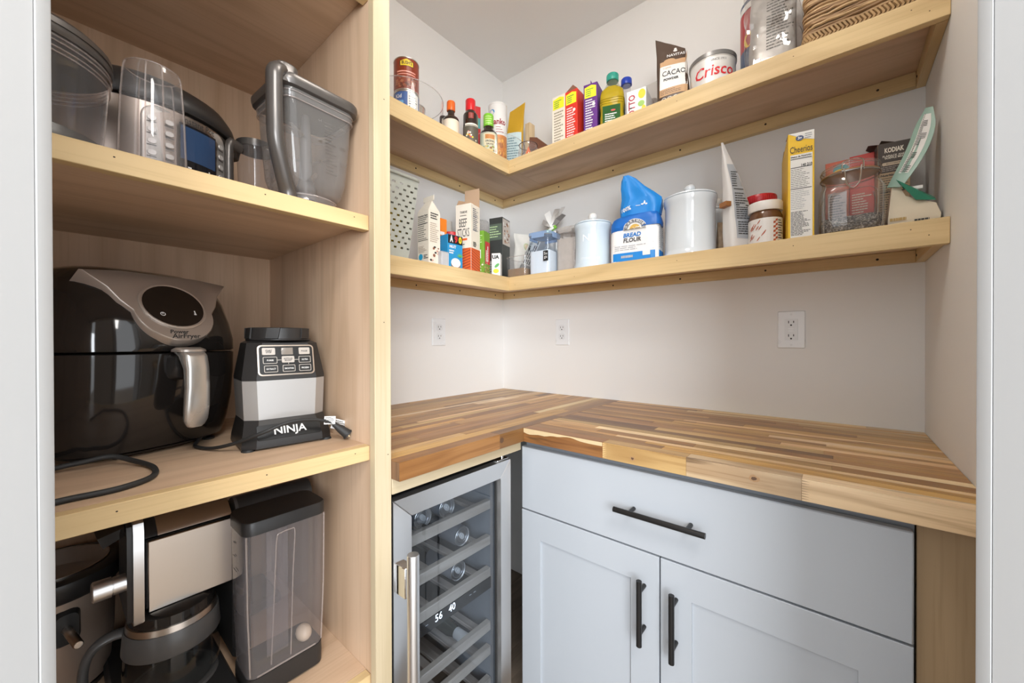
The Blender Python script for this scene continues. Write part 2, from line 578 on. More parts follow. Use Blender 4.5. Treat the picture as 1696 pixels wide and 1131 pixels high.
# ================================================================= TALL CABINET (left)
def nail(mb, x, y, z, ax, r=0.0012):
    """small dark nail hole on a face: ax 'X' = faces +X, 'Y' = faces -Y"""
    n = 8
    if ax == 'X':
        vs = [(x, y + r * math.cos(2 * PI * k / n), z + r * 0.8 * math.sin(2 * PI * k / n)) for k in range(n)]
    else:
        vs = [(x + r * math.cos(2 * PI * k / n), y, z + r * 0.8 * math.sin(2 * PI * k / n)) for k in range(n)]
    mb.add(vs, [tuple(range(n))])
HOLE = mat('nail_hole', (0.03, 0.018, 0.01), rough=0.9)
def holes(parent, pts, ax, r=0.0013):
    for k, p in enumerate(pts):
        mb = MB(); nail(mb, p[0], p[1], p[2], ax, r)
        obj('nail_hole', mb, HOLE, parent, recalc=False)

YR, YL = -1.073, -1.735
tc = thing('tall_cabinet', 'tall open pale wood cabinet with shelves of kitchen appliances along the left side', 'cabinet', (0.29, -1.40, 0), world=True)
obj('side_panel', MB().box(0.012, 0.5848, YR, YR + 0.018, 0, 2.40, .0005), maple('Z'), tc)
obj('side_panel', MB().box(0.012, 0.5848, YL - 0.018, YL, 0, 2.40, .0005), maple('Z'), tc)
obj('back_panel', MB().box(0.002, 0.0125, YL - 0.018, YR + 0.018, 0, 2.40), maple('Z'), tc)
obj('stile', MB().box(0.5852, 0.605, -1.079, -1.042, 0, 2.40, .0012), poplar_daylit('Z'), tc)
obj('stile', MB().box(0.5852, 0.605, YL - 0.03, YL + 0.006, 0, 2.40, .0012), poplar_daylit('Z'), tc)
for zt, th in ((1.8912, 0.031), (1.4197, 0.031), (0.9463, 0.0305), (0.473, 0.031), (2.40, 0.031)):
    sh = obj('shelf_board', MB().box(0.0128, 0.556, YL + .0003, YR - .0003, zt - 0.0157, zt), maple('Y'), tc)
    fa = obj('shelf_edge', MB().box(0.5562, 0.5753, YL + .0003, YR - .0005, zt - th, zt, 0.0009), poplar('Y'), sh)
    if zt < 1.9 and zt > 0.6:
        holes(sh, [(0.5754, -1.105, zt - 0.010), (0.5754, -1.262, zt - 0.010), (0.5754, -1.44, zt - 0.011)], 'X')
obj('base_panel', MB().box(0.50, 0.518, YL, YR, 0, 0.44), maple('Y'), tc)
holes(tc, [(0.6051, -1.058, 1.2), (0.6051, -1.056, 1.655), (0.6051, -1.05, 0.928)], 'X')

# ================================================================= WALL SHELVES
DL, DB = 0.297, 0.3002
YS = -1.0545
def wall_shelf(label, zt, zb, zc, n1, name='wall_shelf'):
    t = thing(name, label, 'shelf', (0.15, -0.15, zc), world=True)
    obj('shelf_board', MB().box(0.0005, DL - 0.0195, YS, -0.0005, zt - 0.017, zt - 0.0002), maple('Y'), t)
    obj('shelf_board', MB().box(DL - 0.0190, W - 0.0005, -(DB - 0.0195), -0.0005, zt - 0.017, zt - 0.0002), maple('X'), t)
    f1 = obj('shelf_edge', MB().box(DL - 0.0193, DL, YS, -DB - 0.0002, zb, zt, 0.0012), poplar('Y'), t)
    f2 = obj('shelf_edge', MB().box(DL - 0.0195, W - 0.0005, -DB, -(DB - 0.0193), zb, zt, 0.0012), poplar('X'), t)
    holes(f2, [(DL + 0.03, -DB - .0002, zt - 0.034), (0.60, -DB - .0002, zt - 0.03), (0.95, -DB - .0002, zt - 0.02), (1.23, -DB - .0002, zt - 0.02), (1.436, -DB - .0002, zt - 0.018), (1.463, -DB - .0002, zt - 0.034)], 'Y')
    # support cleats fixed to the walls under the boards, each with its screws
    zc1 = zt - 0.0175
    cl = [obj('cleat', MB().box(0.0005, 0.0185, YS + 0.002, -0.019, zc, zc1, .0006), poplar('Y'), t),
          obj('cleat', MB().box(0.0005, W - 0.0195, -0.0185, -0.0005, zc, zc1, .0006), poplar('X'), t),
          obj('cleat', MB().box(W - 0.0190, W - 0.0005, -(DB - 0.021), -0.0005, zc, zc1, .0006), poplar('Y'), t)]
    zm = (zc + zc1) / 2
    for k in range(4):
        mb = MB(); mb.lathe([(0.0032, 0.0), (0.0028, 0.0012), (0.0010, 0.0013)], 10, (0.0185, -0.08 - 0.235 * k, zm), 'X')
        obj('screw', mb, HOLE, cl[0])
    for k in range(6):
        mb = MB(); mb.lathe([(0.0010, -0.0013), (0.0028, -0.0012), (0.0032, 0.0)], 10, (0.09 + 0.262 * k, -0.0185, zm), 'Y')
        obj('screw', mb, HOLE, cl[1])
    mb = MB(); mb.lathe([(0.0010, -0.0013), (0.0028, -0.0012), (0.0032, 0.0)], 10, (W - 0.019, -0.03, zm), 'X')
    obj('screw', mb, HOLE, cl[2])
    return t
wall_shelf('upper L-shaped pale wood wall shelf running round the corner below the ceiling', 1.8895, 1.8337, 1.8339, 0)
wall_shelf('lower L-shaped pale wood wall shelf above the outlets with the flour and canisters', 1.4173, 1.3613, 1.368, 1)

# ================================================================= BUTCHER-BLOCK COUNTERTOPS
STY = wood('acacia_Y', 'Y', (0.80, 0.72, 0.62), (1.06, 1.05, 1.02), (0.44, 0.30, 0.18), rough=0.34, ring=5.0, freq=1.9, objcol=True, spec=0.45, streak=0.75, fibre=0.5)
STX = wood('acacia_X', 'X', (0.80, 0.72, 0.62), (1.06, 1.05, 1.02), (0.44, 0.30, 0.18), rough=0.34, ring=5.0, freq=1.9, objcol=True, spec=0.45, streak=0.75, fibre=0.5)
PAL = [(0.66, 0.43, 0.185), (0.80, 0.60, 0.33), (0.42, 0.23, 0.078), (0.52, 0.305, 0.11), (0.30, 0.15, 0.052), (0.57, 0.33, 0.105), (0.37, 0.205, 0.08), (0.47, 0.27, 0.095), (0.88, 0.71, 0.45), (0.22, 0.105, 0.042)]
PW = [11, 8, 18, 18, 10, 14, 12, 16, 5, 4]
ZC, ZB = 0.914, 0.875
SM = {}
def stave(parent, x0, x1, y0, y1, axis, col, zt=ZC, zb=ZB):
    """one glued stave; its origin is its own centre so the grain differs from stave to stave"""
    c = Vector(((x0 + x1) / 2, (y0 + y1) / 2, (zt + zb) / 2))
    key = (round(x1 - x0, 4), round(y1 - y0, 4), round(zt - zb, 4), axis)
    if key not in SM:
        mb = MB().box(-(x1 - x0) / 2 + .0001, (x1 - x0) / 2 - .0001, -(y1 - y0) / 2 + .0001, (y1 - y0) / 2 - .0001, -(zt - zb) / 2, (zt - zb) / 2, 0.0004)
        me = bpy.data.meshes.new('stave')
        me.from_pydata(mb.v, [], mb.f)
        me.materials.append(STY if axis == 'Y' else STX)
        finish(me, 30)
        SM[key] = me
    o = bpy.data.objects.new('stave', SM[key])
    C.objects.link(o)
    o.parent = parent
    o.location = c - parent.location
    o.color = (*col, 1)
    return o
def shade(c, rd):
    k = rd.uniform(0.80, 1.16)
    return tuple(min(1, q * k * rd.uniform(0.96, 1.04)) for q in c)
def rows(parent, a0, a1, b0, b1, axis, n, seed, skip=()):
    """fill a rectangle with n rows of staves; a = along the grain, b = across"""
    rd = random.Random(seed)
    ws = [rd.choice((0.62, 0.8, 1.0, 1.1, 1.35)) for _ in range(n)]
    k = (b1 - b0) / sum(ws)
    b = b0
    last = None
    for i in range(n):
        bw = ws[i] * k
        a = a0
        first = True
        while a < a1 - 1e-6:
            L = rd.uniform(0.24, 0.80)
            if first: L *= rd.uniform(0.35, 1); first = False
            e = a + L
            if a1 - e < 0.09: e = a1
            col = rd.choices(PAL, PW)[0]
            while col is last: col = rd.choices(PAL, PW)[0]
            last = col
            jit = rd.uniform(0, 0.00015)
            if axis == 'Y':
                stave(parent, b, b + bw, a, e, 'Y', shade(col, rd), ZC - jit)
            else:
                stave(parent, a, e, b, b + bw, 'X', shade(col, rd), ZC - jit)
            a = e
        b += bw
XC, YC = 0.6329, -0.635
ct1 = thing('countertop', 'butcher block countertop of acacia staves over the wine fridge, running along the left wall', 'countertop', (0.32, -0.52, ZB), world=True)
YE1 = -1.0415
rows(ct1, YE1, -0.0006, 0.0006, 0.597, 'Y', 23, 11)
rd = random.Random(5)
for (a, b, c) in ((YE1, -0.735, (0.33, 0.165, 0.058)), (-0.735, -0.43, (0.22, 0.112, 0.042)), (-0.43, -0.0006, (0.33, 0.18, 0.07))):
    stave(ct1, 0.597, XC, a, b, 'Y', c)
obj('end_grain', MB().box(0.560, XC - .0006, YE1 - 0.0008, YE1 - 0.0002, ZB + .0006, ZC - .0006), wood('acacia_end', 'Z', (0.16, 0.085, 0.045), (0.24, 0.13, 0.07), (0.07, 0.035, 0.02), rough=0.5, freq=6.0), ct1)
mb = MB()
mb.lathe([(0.0075, 0), (0.0075, 0.0006), (0.001, 0.0007)], 14, (XC, -0.728, 0.897), 'X')
obj('knot', mb, mat('knot_wood', (0.10, 0.05, 0.025), 0.6), ct1)
ct2 = thing('countertop', 'butcher block countertop of acacia staves over the grey base cabinet, along the back wall', 'countertop', (1.06, -0.32, ZB), world=True)
rows(ct2, XC + 0.0004, W - 0.0006, -0.600, -0.0006, 'X', 24, 23)
front = [(XC + 0.0004, 0.878, (0.32, 0.155, 0.058)), (0.878, 1.07, (0.55, 0.38, 0.175)), (1.07, 1.266, (0.52, 0.39, 0.25)), (1.266, W - .0006, (0.84, 0.64, 0.41))]
for a, b, c in front:
    stave(ct2, a, b, -0.635, -0.600, 'X', c)
# pale sapwood band along the top of the first edge stave, knots, and finger joints between the edge staves
mb = MB()
N = 24
top = [(XC + 0.001 + (0.877 - XC - 0.001) * k / N, -0.6354, ZC - 0.0006) for k in range(N + 1)]
bot = [(p[0], -0.6354, ZC - 0.012 - 0.004 * math.sin(k * 0.35) - 0.004 * ball_noise(Vector((k * 0.3, 0, 0))) + 0.006 * k / N) for k, p in enumerate(top)]
for k in range(N):
    mb.quad(bot[k], bot[k + 1], top[k + 1], top[k])
obj('sapwood_band', mb, mat('sapwood', (0.62, 0.48, 0.28), 0.45, noise_amt=0.12, nscale=30), ct2, recalc=False)
def knot(x, z, rx_, rz_, seed):
    mb = MB()
    rr_ = random.Random(seed)
    for (k, m) in ((1.0, mat('knot_halo', (0.36, 0.21, 0.10), 0.5)), (0.55, mat('knot_wood', (0.10, 0.05, 0.025), 0.6))):
        mb.use(m)
        vs = []
        for i in range(16):
            t = 2 * PI * i / 16
            q = k * rr_.uniform(0.8, 1.15)
            vs.append((x + rx_ * q * math.cos(t), -0.6352 - 0.0002 * (2 if k < 1 else 1), z + rz_ * q * math.sin(t)))
        mb.add(vs, [tuple(range(16))])
    obj('knot', mb, None, ct2, recalc=False)
knot(0.953, 0.889, 0.0062, 0.0055, 1)
knot(1.193, 0.898, 0.0085, 0.007, 2)
for xj, c in ((0.878, (0.70, 0.47, 0.22)), (1.266, (0.45, 0.31, 0.18))):
    mb = MB()
    for k in range(8):
        z = ZB + 0.003 + k * 0.0045
        mb.add([(xj, -0.6354, z), (xj + 0.0115, -0.6354, z + 0.0012), (xj, -0.6354, z + 0.0026)], [(0, 1, 2)])
    obj('finger_joint', mb, mat('finger_joint_%d' % int(xj * 100), c, 0.45), ct2, kind='stuff', recalc=False)

# ---- poplar rail under the left countertop, over the fridge
tag(obj('support_rail', MB().box(0.587, 0.606, -1.0412, -0.6130, 0.8415, 0.8745, .001), poplar_daylit('Y')), 'pale wood rail under the left countertop edge, directly above the wine fridge', 'rail')

# ================================================================= BASE CABINET
GREY = mat('grey_lacquer', srgb(176, 181, 187), rough=0.30, spec=0.5)
GREYD = mat('grey_carcass', srgb(120, 124, 130), rough=0.4)
BLK = mat('black_steel', (0.028, 0.027, 0.027), rough=0.33, metal=0.6)
bc = thing('base_cabinet', 'light grey shaker base cabinet with one wide drawer over two doors', 'cabinet', (1.01, -0.3, 0), world=True)
obj('carcass', MB().box(0.615, 1.4105, -0.5970, -0.004, 0.10, 0.8735), GREYD, bc)
obj('toe_kick', MB().box(0.63, 1.40, -0.53, -0.51, 0.0, 0.10), GREYD, bc)
dr = obj('drawer', MB().box(0.612, 1.408, -0.617, -0.5985, 0.6752, 0.8560, 0.0022), GREY, bc)
def pull(parent, a, b, axis, fixed, z=None):
    """round bar pull on two posts"""
    h = obj('handle', MB().tube([(a, -0.650, z), (b, -0.650, z)] if axis == 'X' else [(fixed, -0.650, a), (fixed, -0.650, b)], 0.0062, 14), BLK, parent)
    for q in ((a + 0.036, b - 0.036) if axis == 'X' else (a + 0.026, b - 0.026)):
        c = (q, z) if axis == 'X' else (fixed, q)
        obj('handle_post', MB().lathe([(0.0046, -0.648), (0.0046, -0.6165)], 12, (c[0], 0, c[1]), 'Y'), BLK, parent)
pull(dr, 0.913, 1.111, 'X', None, 0.7665)
def shaker(x0, x1, z0, z1, hx, hz):
    F = 0.066
    dmb = MB()
    dmb.box(x0, x1, -0.611, -0.5985, z0, z1)                       # recessed flat panel
    d_ = obj('door', dmb, GREY, bc)
    zi1 = z1 - F - .006
    c = 0.0014
    def rect(i, y, o=0.0):
        return [(x0 + i + o, y, z0 + i + o), (x1 - i - o, y, z0 + i + o), (x1 - i - o, y, (zi1 if i else z1) - o), (x0 + i + o, y, (zi1 if i else z1) - o)]
    fm = MB(); fm.loft([rect(0, -0.6111), rect(0, -0.617 + c), rect(0, -0.617, c), rect(F, -0.617, -.0004), rect(F, -0.6166), rect(F, -0.6111)], False, False)
    obj('door_frame', fm, GREY, d_)
    pull(d_, hz[0], hz[1], 'Z', hx)
shaker(0.612, 1.0068, 0.112, 0.6718, 0.974, (0.4745, 0.6215))
shaker(1.0102, 1.408, 0.112, 0.6718, 1.0446, (0.473, 0.619))
BROWNP = wood('poplar_brown_Z', 'Z', (0.36, 0.245, 0.135), (0.46, 0.335, 0.20), (0.22, 0.14, 0.07), rough=0.5, ring=4.0)
tag(obj('filler_board', MB().box(1.4125, W - .001, -0.602, -0.584, 0.0, 0.8745, .0008), BROWNP), 'brown unpainted wood filler board right of the grey base cabinet', 'board')

# ================================================================= OUTLETS
WHT = mat('white_plastic', (0.80, 0.81, 0.82), rough=0.28)
WHT2 = mat('white_plastic_grey', (0.74, 0.75, 0.76), rough=0.3)  # slightly greyer white for receptacles and screws
SLOT = mat('slot_dark', (0.03, 0.03, 0.03), rough=0.7)
def outlet(label, a, pos, gfci):
    t = thing('wall_outlet', label, 'outlet', (pos[0], pos[1], pos[2] - 0.057), 0)
    base = face(a, (0, 0, 0.057))
    k = 1.0
    pw, ph = 0.071, 0.116
    mb = MB(base); mb.loft([at_z(rrect(pw, ph, 0.003), 0.0006), at_z(rrect(pw, ph, 0.003), 0.0035), at_z(rrect(pw - .004, ph - .004, 0.003), 0.0058)])
    obj('cover_plate', mb, WHT, t)
    def slots(yc, par):
        mb = MB(base @ Matrix.Translation((0, yc, 0.0078)))
        mb.box(-0.0075, -0.0053, -0.001, 0.0065, 0, 0.0004)
        mb.box(0.0053, 0.0075, 0.000, 0.0065, 0, 0.0004)
        mb.lathe([(0.0026, 0), (0.0026, 0.0004)], 10, (0, -0.007, 0))
        obj('socket_slots', mb, SLOT, par)
    if gfci:
        mb = MB(base); mb.loft([at_z(rrect(0.034, 0.067, 0.002), 0.0058), at_z(rrect(0.0335, 0.0665, 0.002), 0.0078)])
        r = obj('receptacle', mb, WHT2, t)
        slots(0.021, r); slots(-0.021, r)
        for yb in (0.0035, -0.0035):
            mb = MB(base); mb.box(-0.008, 0.008, yb - 0.0028, yb + 0.0028, 0.0078, 0.0092, 0.0004)
            obj('button', mb, WHT, r)
    else:
        for yc in (0.0195, -0.0195):
            mb = MB(base)
            o_ = sell(0.0172, 0.0145, 3.2, 24, 0, yc)
            mb.loft([at_z(o_, 0.0058), at_z(o_, 0.0078)])
            r = obj('receptacle', mb, WHT2, t)
            slots(yc, r)
    for ys in ((0.0,) if not gfci else (0.048, -0.048)):
        mb = MB(base); mb.lathe([(0.0032, 0.0056), (0.003, 0.0068), (0.001, 0.0071)], 12, (0, ys, 0))
        obj('screw', mb, WHT2, t)
outlet('white duplex outlet on the left wall above the countertop', 0, (0, -0.4226, 1.1974), False)
outlet('white duplex outlet on the back wall close to the corner', -90, (0.3594, 0, 1.1969), False)
outlet('white rectangular safety outlet with buttons on the right of the back wall', -90, (1.2045, 0, 1.1931), True)

# ================================================================= PANTRY LAMP (above the frame) 
pl = thing('ceiling_lamp', 'white globe ceiling lamp hanging above the countertops', 'lamp', (0.98, -0.92, H), 0)
obj('base', MB().lathe([(0.072, -0.050), (0.075, -0.0005)], 32), TRIM, pl)
mb = MB(); mb.sphere((0, 0, -0.155), 0.11, 24, 16)
obj('globe', mb, mat('lamp_globe', (1.0, 0.95, 0.89), 0.4, emit=20.0), pl)
# ================================================================= WINE FRIDGE
STEEL = mat('brushed_steel', (0.78, 0.78, 0.78), rough=0.36, metal=1.0, noise_amt=0.04, nscale=4)
STEELW = mat('warm_steel', (0.66, 0.60, 0.54), rough=0.28, metal=1.0, noise_amt=0.05, nscale=3)
CHROME = mat('chrome', (0.72, 0.72, 0.72), rough=0.10, metal=1.0)
BLACK = mat('black_plastic', (0.022, 0.021, 0.021), rough=0.38)
BLACKG = mat('black_gloss_plastic', (0.014, 0.012, 0.011), rough=0.09, spec=0.6)
DGREY = mat('dark_grey_plastic', (0.075, 0.072, 0.07), rough=0.35)
RUBBER = mat('black_rubber', (0.02, 0.02, 0.02), rough=0.6)
CAV = mat('fridge_liner', (0.17, 0.18, 0.195), rough=0.5)
RACKW = wood('rack_beech', 'Y', (0.36, 0.32, 0.28), (0.44, 0.40, 0.36), (0.25, 0.21, 0.18), rough=0.5)
RACKX = wood('rack_beech_x', 'X', (0.33, 0.29, 0.26), (0.40, 0.36, 0.33), (0.23, 0.19, 0.17), rough=0.5)
FGLASS = clear('fridge_glass', tint=(0.84, 0.87, 0.90), ior=1.8, rough=0.01)
FY0, FY1, FX, FT = -1.0385, -0.6585, 0.605, 0.8262
fr = thing('wine_fridge', 'narrow stainless steel wine fridge with a glass door, under the left countertop', 'fridge', (0.3, -0.848, 0), world=True)
mb = MB()
mb.box(0.02, 0.575, FY0 + .003, FY0 + .030, 0.02, 0.822, .002)
mb.box(0.02, 0.575, FY1 - .022, FY1 - .003, 0.02, 0.822, .002)
mb.box(0.02, 0.575, FY0 + .003, FY1 - .003, 0.80, 0.8225, .002)
mb.box(0.02, 0.575, FY0 + .003, FY1 - .003, 0.02, 0.12, .002)
mb.box(0.02, 0.06, FY0 + .003, FY1 - .003, 0.02, 0.822)
obj('body', mb, BLACK, fr)
mb = MB()                                     # inner liner
mb.box(0.061, 0.10, FY0 + .031, FY1 - .023, 0.121, 0.799)
obj('back_liner', mb, CAV, fr)
mb = MB(); mb.box(0.101, 0.573, FY0 + .0305, FY0 + .034, 0.121, 0.799); obj('side_liner', mb, CAV, fr)
mb = MB(); mb.box(0.101, 0.573, FY1 - .0265, FY1 - .0225, 0.121, 0.799); obj('side_liner', mb, CAV, fr)
mb = MB(); mb.box(0.101, 0.553, FY0 + .035, FY1 - .027, 0.452, 0.4835); dv = obj('divider', mb, BLACK, fr)
# zone display on the divider's front
text(dv, '56', 0.026, face(0, (0.5537, -0.877, 0.4725)), mat('display_digits', (0.85, 0.92, 1.0), emit=3.0), width=0.022)
text(dv, '40', 0.026, face(0, (0.5537, -0.833, 0.4725)), MATS['display_digits'], width=0.022)
mb = MB()
for y in (-0.914, -0.768, -0.752): mb.box(0.5535, 0.5539, y - .004, y + .004, 0.472, 0.473)
obj('display_marks', mb, mat('display_marks', (0.4, 0.45, 0.5), emit=0.4), dv, recalc=False)
for zt in (0.7045, 0.6025, 0.5105, 0.3555, 0.285, 0.195):
    y0, y1 = FY0 + .0345, FY1 - .0275
    rk = obj('rack', MB().box(0.535, 0.552, y0, y1, zt - 0.0265, zt, .0015), RACKW, fr)
    for k in range(4):
        yy = y0 + 0.03 + k * (y1 - y0 - 0.06) / 3
        obj('rack_slat', MB().box(0.13, 0.534, yy - 0.011, yy + 0.011, zt - 0.0265, zt - 0.016, .001), RACKX, rk)
# door: mitred steel frame, glass, handle
dfr = MB()
y0, y1, z0, z1 = FY0, FY1, 0.10, FT
fi0, fi1, fz0, fz1 = -0.9925, -0.7006, 0.145, 0.7815
X0, X1 = 0.5795, FX
door = obj('door', MB().box(0.5785, 0.5842, fi0 - .008, fi1 + .008, fz0 - .008, fz1 + .008), FGLASS, fr, label='tinted glass pane of the fridge door')
for (a, b, c, d_) in (((y0, z1), (y1, z1), (fi1, fz1), (fi0, fz1)), ((y0, z0), (fi0, fz0), (fi1, fz0), (y1, z0)), ((y0, z0), (y0, z1), (fi0, fz1), (fi0, fz0)), ((y1, z0), (fi1, fz0), (fi1, fz1), (y1, z1))):
    mb = MB()
    g = 0.00025
    cy, cz = sum(p[0] for p in (a, b, c, d_)) / 4, sum(p[1] for p in (a, b, c, d_)) / 4
    q = [(p[0] + (cy - p[0]) * g * 8, p[1] + (cz - p[1]) * g * 8) for p in (a, b, c, d_)]
    mb.loft([[(X0 + .005, p[0], p[1]) for p in q], [(X1 - .002, p[0], p[1]) for p in q], [(X1, p[0] + (cy - p[0]) * .012, p[1] + (cz - p[1]) * .012) for p in q]])
    obj('door_frame', mb, STEEL, door)
mb = MB()                                   # dark gasket round the glass
for (a0, a1, b0, b1) in ((fi0 - .002, fi1 + .002, fz1 - .004, fz1), (fi0, fi0 + .004, fz0, fz1), (fi1 - .004, fi1, fz0, fz1)):
    mb.box(0.5845, 0.590, a0, a1, b0, b1)
obj('gasket', mb, RUBBER, door)
hd = obj('handle', MB().lathe([(0.0115, 0.155), (0.0125, 0.158), (0.0125, 0.722), (0.0115, 0.725)], 20, (0.650, -1.0215, 0)), STEEL, door)
for zc in (0.665, 0.22):
    obj('handle_bracket', MB().box(0.6052, 0.640, -1.0345, -1.013, zc - 0.031, zc + 0.031, .001), CHROME, hd)
mb = MB()
mb.box(0.50, 0.600, FY1 - .050, FY1 - .004, FT + .0008, FT + .0045, .001)
mb.lathe([(0.006, FT + .0045), (0.006, FT + .008), (0.001, FT + .0085)], 10, (0.585, FY1 - .016, 0))
obj('hinge', mb, CHROME, fr)

# cans and a bottle lying in the racks
CANM = mat('can_aluminium', (0.80, 0.80, 0.81), rough=0.38, metal=1.0)
CANS = mat('can_print', (0.35, 0.36, 0.40), rough=0.3, metal=0.6)
def lying_can(label, x, y, z, group='cans lying in the wine fridge'):
    t = thing('drink_can', label, 'can', (x - 0.06, y, z - 0.0285), 0, group)
    mb = MB(); mb.lathe([(0.022, -0.060), (0.0275, -0.055), (0.0285, -0.045), (0.0285, 0.046), (0.0262, 0.056)], 24, (0, 0, 0.0285), 'X'); obj('can_body', mb, CANS, t)
    mb = MB(); mb.lathe([(0.0262, 0.0562), (0.0268, 0.060), (0.0262, 0.0605), (0.0245, 0.0575), (0.0235, 0.0572)], 24, (0, 0, 0.0285), 'X'); obj('can_end', mb, CANM, t)
    mb = MB(Matrix.Translation((0.0574, 0, 0.0285)) @ Matrix.Rotation(0.7, 4, 'X'))
    mb.loft([[(0, x_ * 1.0, y_) for x_, y_ in sell(0.0075, 0.012, 2.6, 20)], [(0.0014, x_, y_) for x_, y_ in sell(0.0068, 0.0112, 2.6, 20)]])
    mb.lathe([(0.0028, 0.0014), (0.002, 0.0022)], 8, (0, 0, 0), 'X')
    obj('pull_tab', mb, mat('tab_silver', (0.62, 0.62, 0.63), rough=0.5, metal=0.3), t)
    mb = MB(Matrix.Translation((0.0574, 0, 0.0285)))
    ring = [(0.0003, 0.018 * math.cos(2 * PI * k / 24), 0.018 * math.sin(2 * PI * k / 24)) for k in range(24)]
    mb.tube(ring + [ring[0]], 0.0006, 4)
    obj('rim_ridge', mb, CANS, t)
    return t
lying_can('drink can lying at the left of the top rack in the wine fridge', 0.500, -0.883, 0.7065)
lying_can('drink can lying in the middle of the top rack in the wine fridge', 0.500, -0.803, 0.7065)
lying_can('drink can lying alone on the second rack in the wine fridge', 0.497, -0.745, 0.6045)
lying_can('drink can lying alone on the third rack in the wine fridge', 0.497, -0.760, 0.5125)
bt = thing('wine_bottle', 'bottle with a pale cap lying on the lower rack of the wine fridge', 'bottle', (0.35, -0.735, 0.2690), 0)
mb = MB(); mb.lathe([(0.030, -0.17), (0.036, -0.16), (0.036, 0.03), (0.016, 0.10), (0.0145, 0.11)], 20, (0, 0, 0.036), 'X'); obj('bottle_body', mb, mat('bottle_green', (0.03, 0.04, 0.03), 0.1), bt)
mb = MB(); mb.lathe([(0.0155, 0.1102), (0.0158, 0.155), (0.014, 0.158)], 20, (0, 0, 0.036), 'X'); obj('cap', mb, mat('pale_cap', (0.75, 0.77, 0.80), 0.35), bt)
# power cord hanging in the gap beside the fridge
mb = MB(); mb.tube([(0.30, -0.628, 0.0012 + .003), (0.34, -0.632, 0.05), (0.40, -0.634, 0.20), (0.43, -0.632, 0.30), (0.40, -0.630, 0.33), (0.36, -0.630, 0.25), (0.42, -0.630, 0.12), (0.50, -0.632, 0.06), (0.53, -0.635, 0.15), (0.52, -0.636, 0.22)], 0.0032, 8, 6)
tag(obj('power_cord', mb, RUBBER), 'black power cord in the dark gap right of the wine fridge', 'cord')

# ================================================================= AIR FRYER
SILVER = mat('silver_plastic', (0.55, 0.54, 0.52), rough=0.26, metal=0.75)
SILVERW = mat('warm_silver_plastic', (0.52, 0.47, 0.43), rough=0.33, metal=0.7)
Z2 = 0.9463
af = thing('air_fryer', 'large black glossy air fryer with a round dark screen and silver drawer handle', 'appliance', (0.185, -1.388, Z2), math.radians(19))
def fsec(a, b, z, sx=0.0, p=3.0, n=48):
    return at_z(sell(a, b, p, n, sx, 0), z)
AH = 0.150
mb = MB()
mb.loft([fsec(0.118, 0.125, 0.010), fsec(0.130, 0.137, 0.014), fsec(0.145, 0.144, 0.05), fsec(0.158, AH - .001, 0.10), fsec(0.165, AH, 0.150), fsec(0.167, AH, 0.1925), fsec(0.164, AH - .003, 0.1945)])
obj('drawer', mb, BLACKG, af)
mb = MB()
mb.loft([fsec(0.164, AH - .003, 0.1965), fsec(0.167, AH, 0.1985), fsec(0.166, AH - .0, 0.220), fsec(0.160, AH - .004, 0.255, -0.004), fsec(0.147, AH - .010, 0.297, -0.010), fsec(0.134, AH - .018, 0.326, -0.016), fsec(0.116, AH - .032, 0.346, -0.026), fsec(0.088, AH - .057, 0.357, -0.033), fsec(0.04, 0.05, 0.361, -0.04)])
shell = obj('shell', mb, BLACKG, af, angle=60)
mb = MB()
mb.loft([fsec(0.110, 0.117, 0.0035), fsec(0.121, 0.128, 0.0098)])
obj('base', mb, BLACK, af)
for (x, y) in ((0.095, -0.06), (0.095, 0.09), (-0.09, -0.09), (-0.09, 0.09)):
    obj('foot', MB().lathe([(0.011, 0), (0.012, 0.0036)], 14, (x, y, 0)), RUBBER, af)
# control panel: silver collar running up over the top, around a leaning dark disc
NX, NZ = 0.85, 0.527
nrm = Vector((NX, 0, NZ)).normalized()
def prj(y, u):        # point on the leaning panel plane: y sideways, u up the slope
    o_ = Vector((0.1455, 0.0, 0.270))
    up = Vector((-NZ, 0, NX)).normalized()
    return o_ + Vector((0, y, 0)) + up * u
mb = MB()
outl = []
for k in range(33):
    t = -PI * k / 32
    outl.append((0.066 * math.cos(t), 0.066 * math.sin(t)))
outl += [(-0.080, 0.02), (-0.092, 0.048), (-0.118, 0.080)]
outl2 = outl + [(-0.06, 0.088), (0.06, 0.088), (0.118, 0.080), (0.092, 0.048), (0.080, 0.02)]
mb.loft([[prj(y, u) - nrm * 0.035 for y, u in outl2], [prj(y, u) + nrm * 0.004 for y, u in outl2], [prj(y * .97, u * .97) + nrm * 0.0065 for y, u in outl2]])
col = obj('control_collar', mb, SILVERW, af, label='silver collar around the dark screen', angle=50)
mb = MB()
ring = lambda r1, r2, h: [prj(r1 * math.cos(2 * PI * k / 40), r2 * math.sin(2 * PI * k / 40) + 0.012) + nrm * h for k in range(40)]
mb.loft([ring(0.055, 0.052, 0.006), ring(0.055, 0.052, 0.0085), ring(0.052, 0.049, 0.0095), ring(0.0495, 0.0465, 0.0085)])
obj('bezel', mb, SILVERW, col)
mb = MB(); mb.loft([ring(0.0498, 0.0468, 0.0070), ring(0.0495, 0.0465, 0.0088)])
scr = obj('screen', mb, mat('dark_screen', (0.010, 0.008, 0.007), rough=0.06, spec=0.5), col)
Mp = Matrix.Translation(prj(0, 0.012) + nrm * 0.0091) @ Matrix(((0, -NZ, NX, 0), (1, 0, 0, 0), (0, NX, NZ, 0), (0, 0, 0, 1)))
ICON = mat('icon_white', (0.75, 0.75, 0.75), 0.4)
mb = MB(Mp)
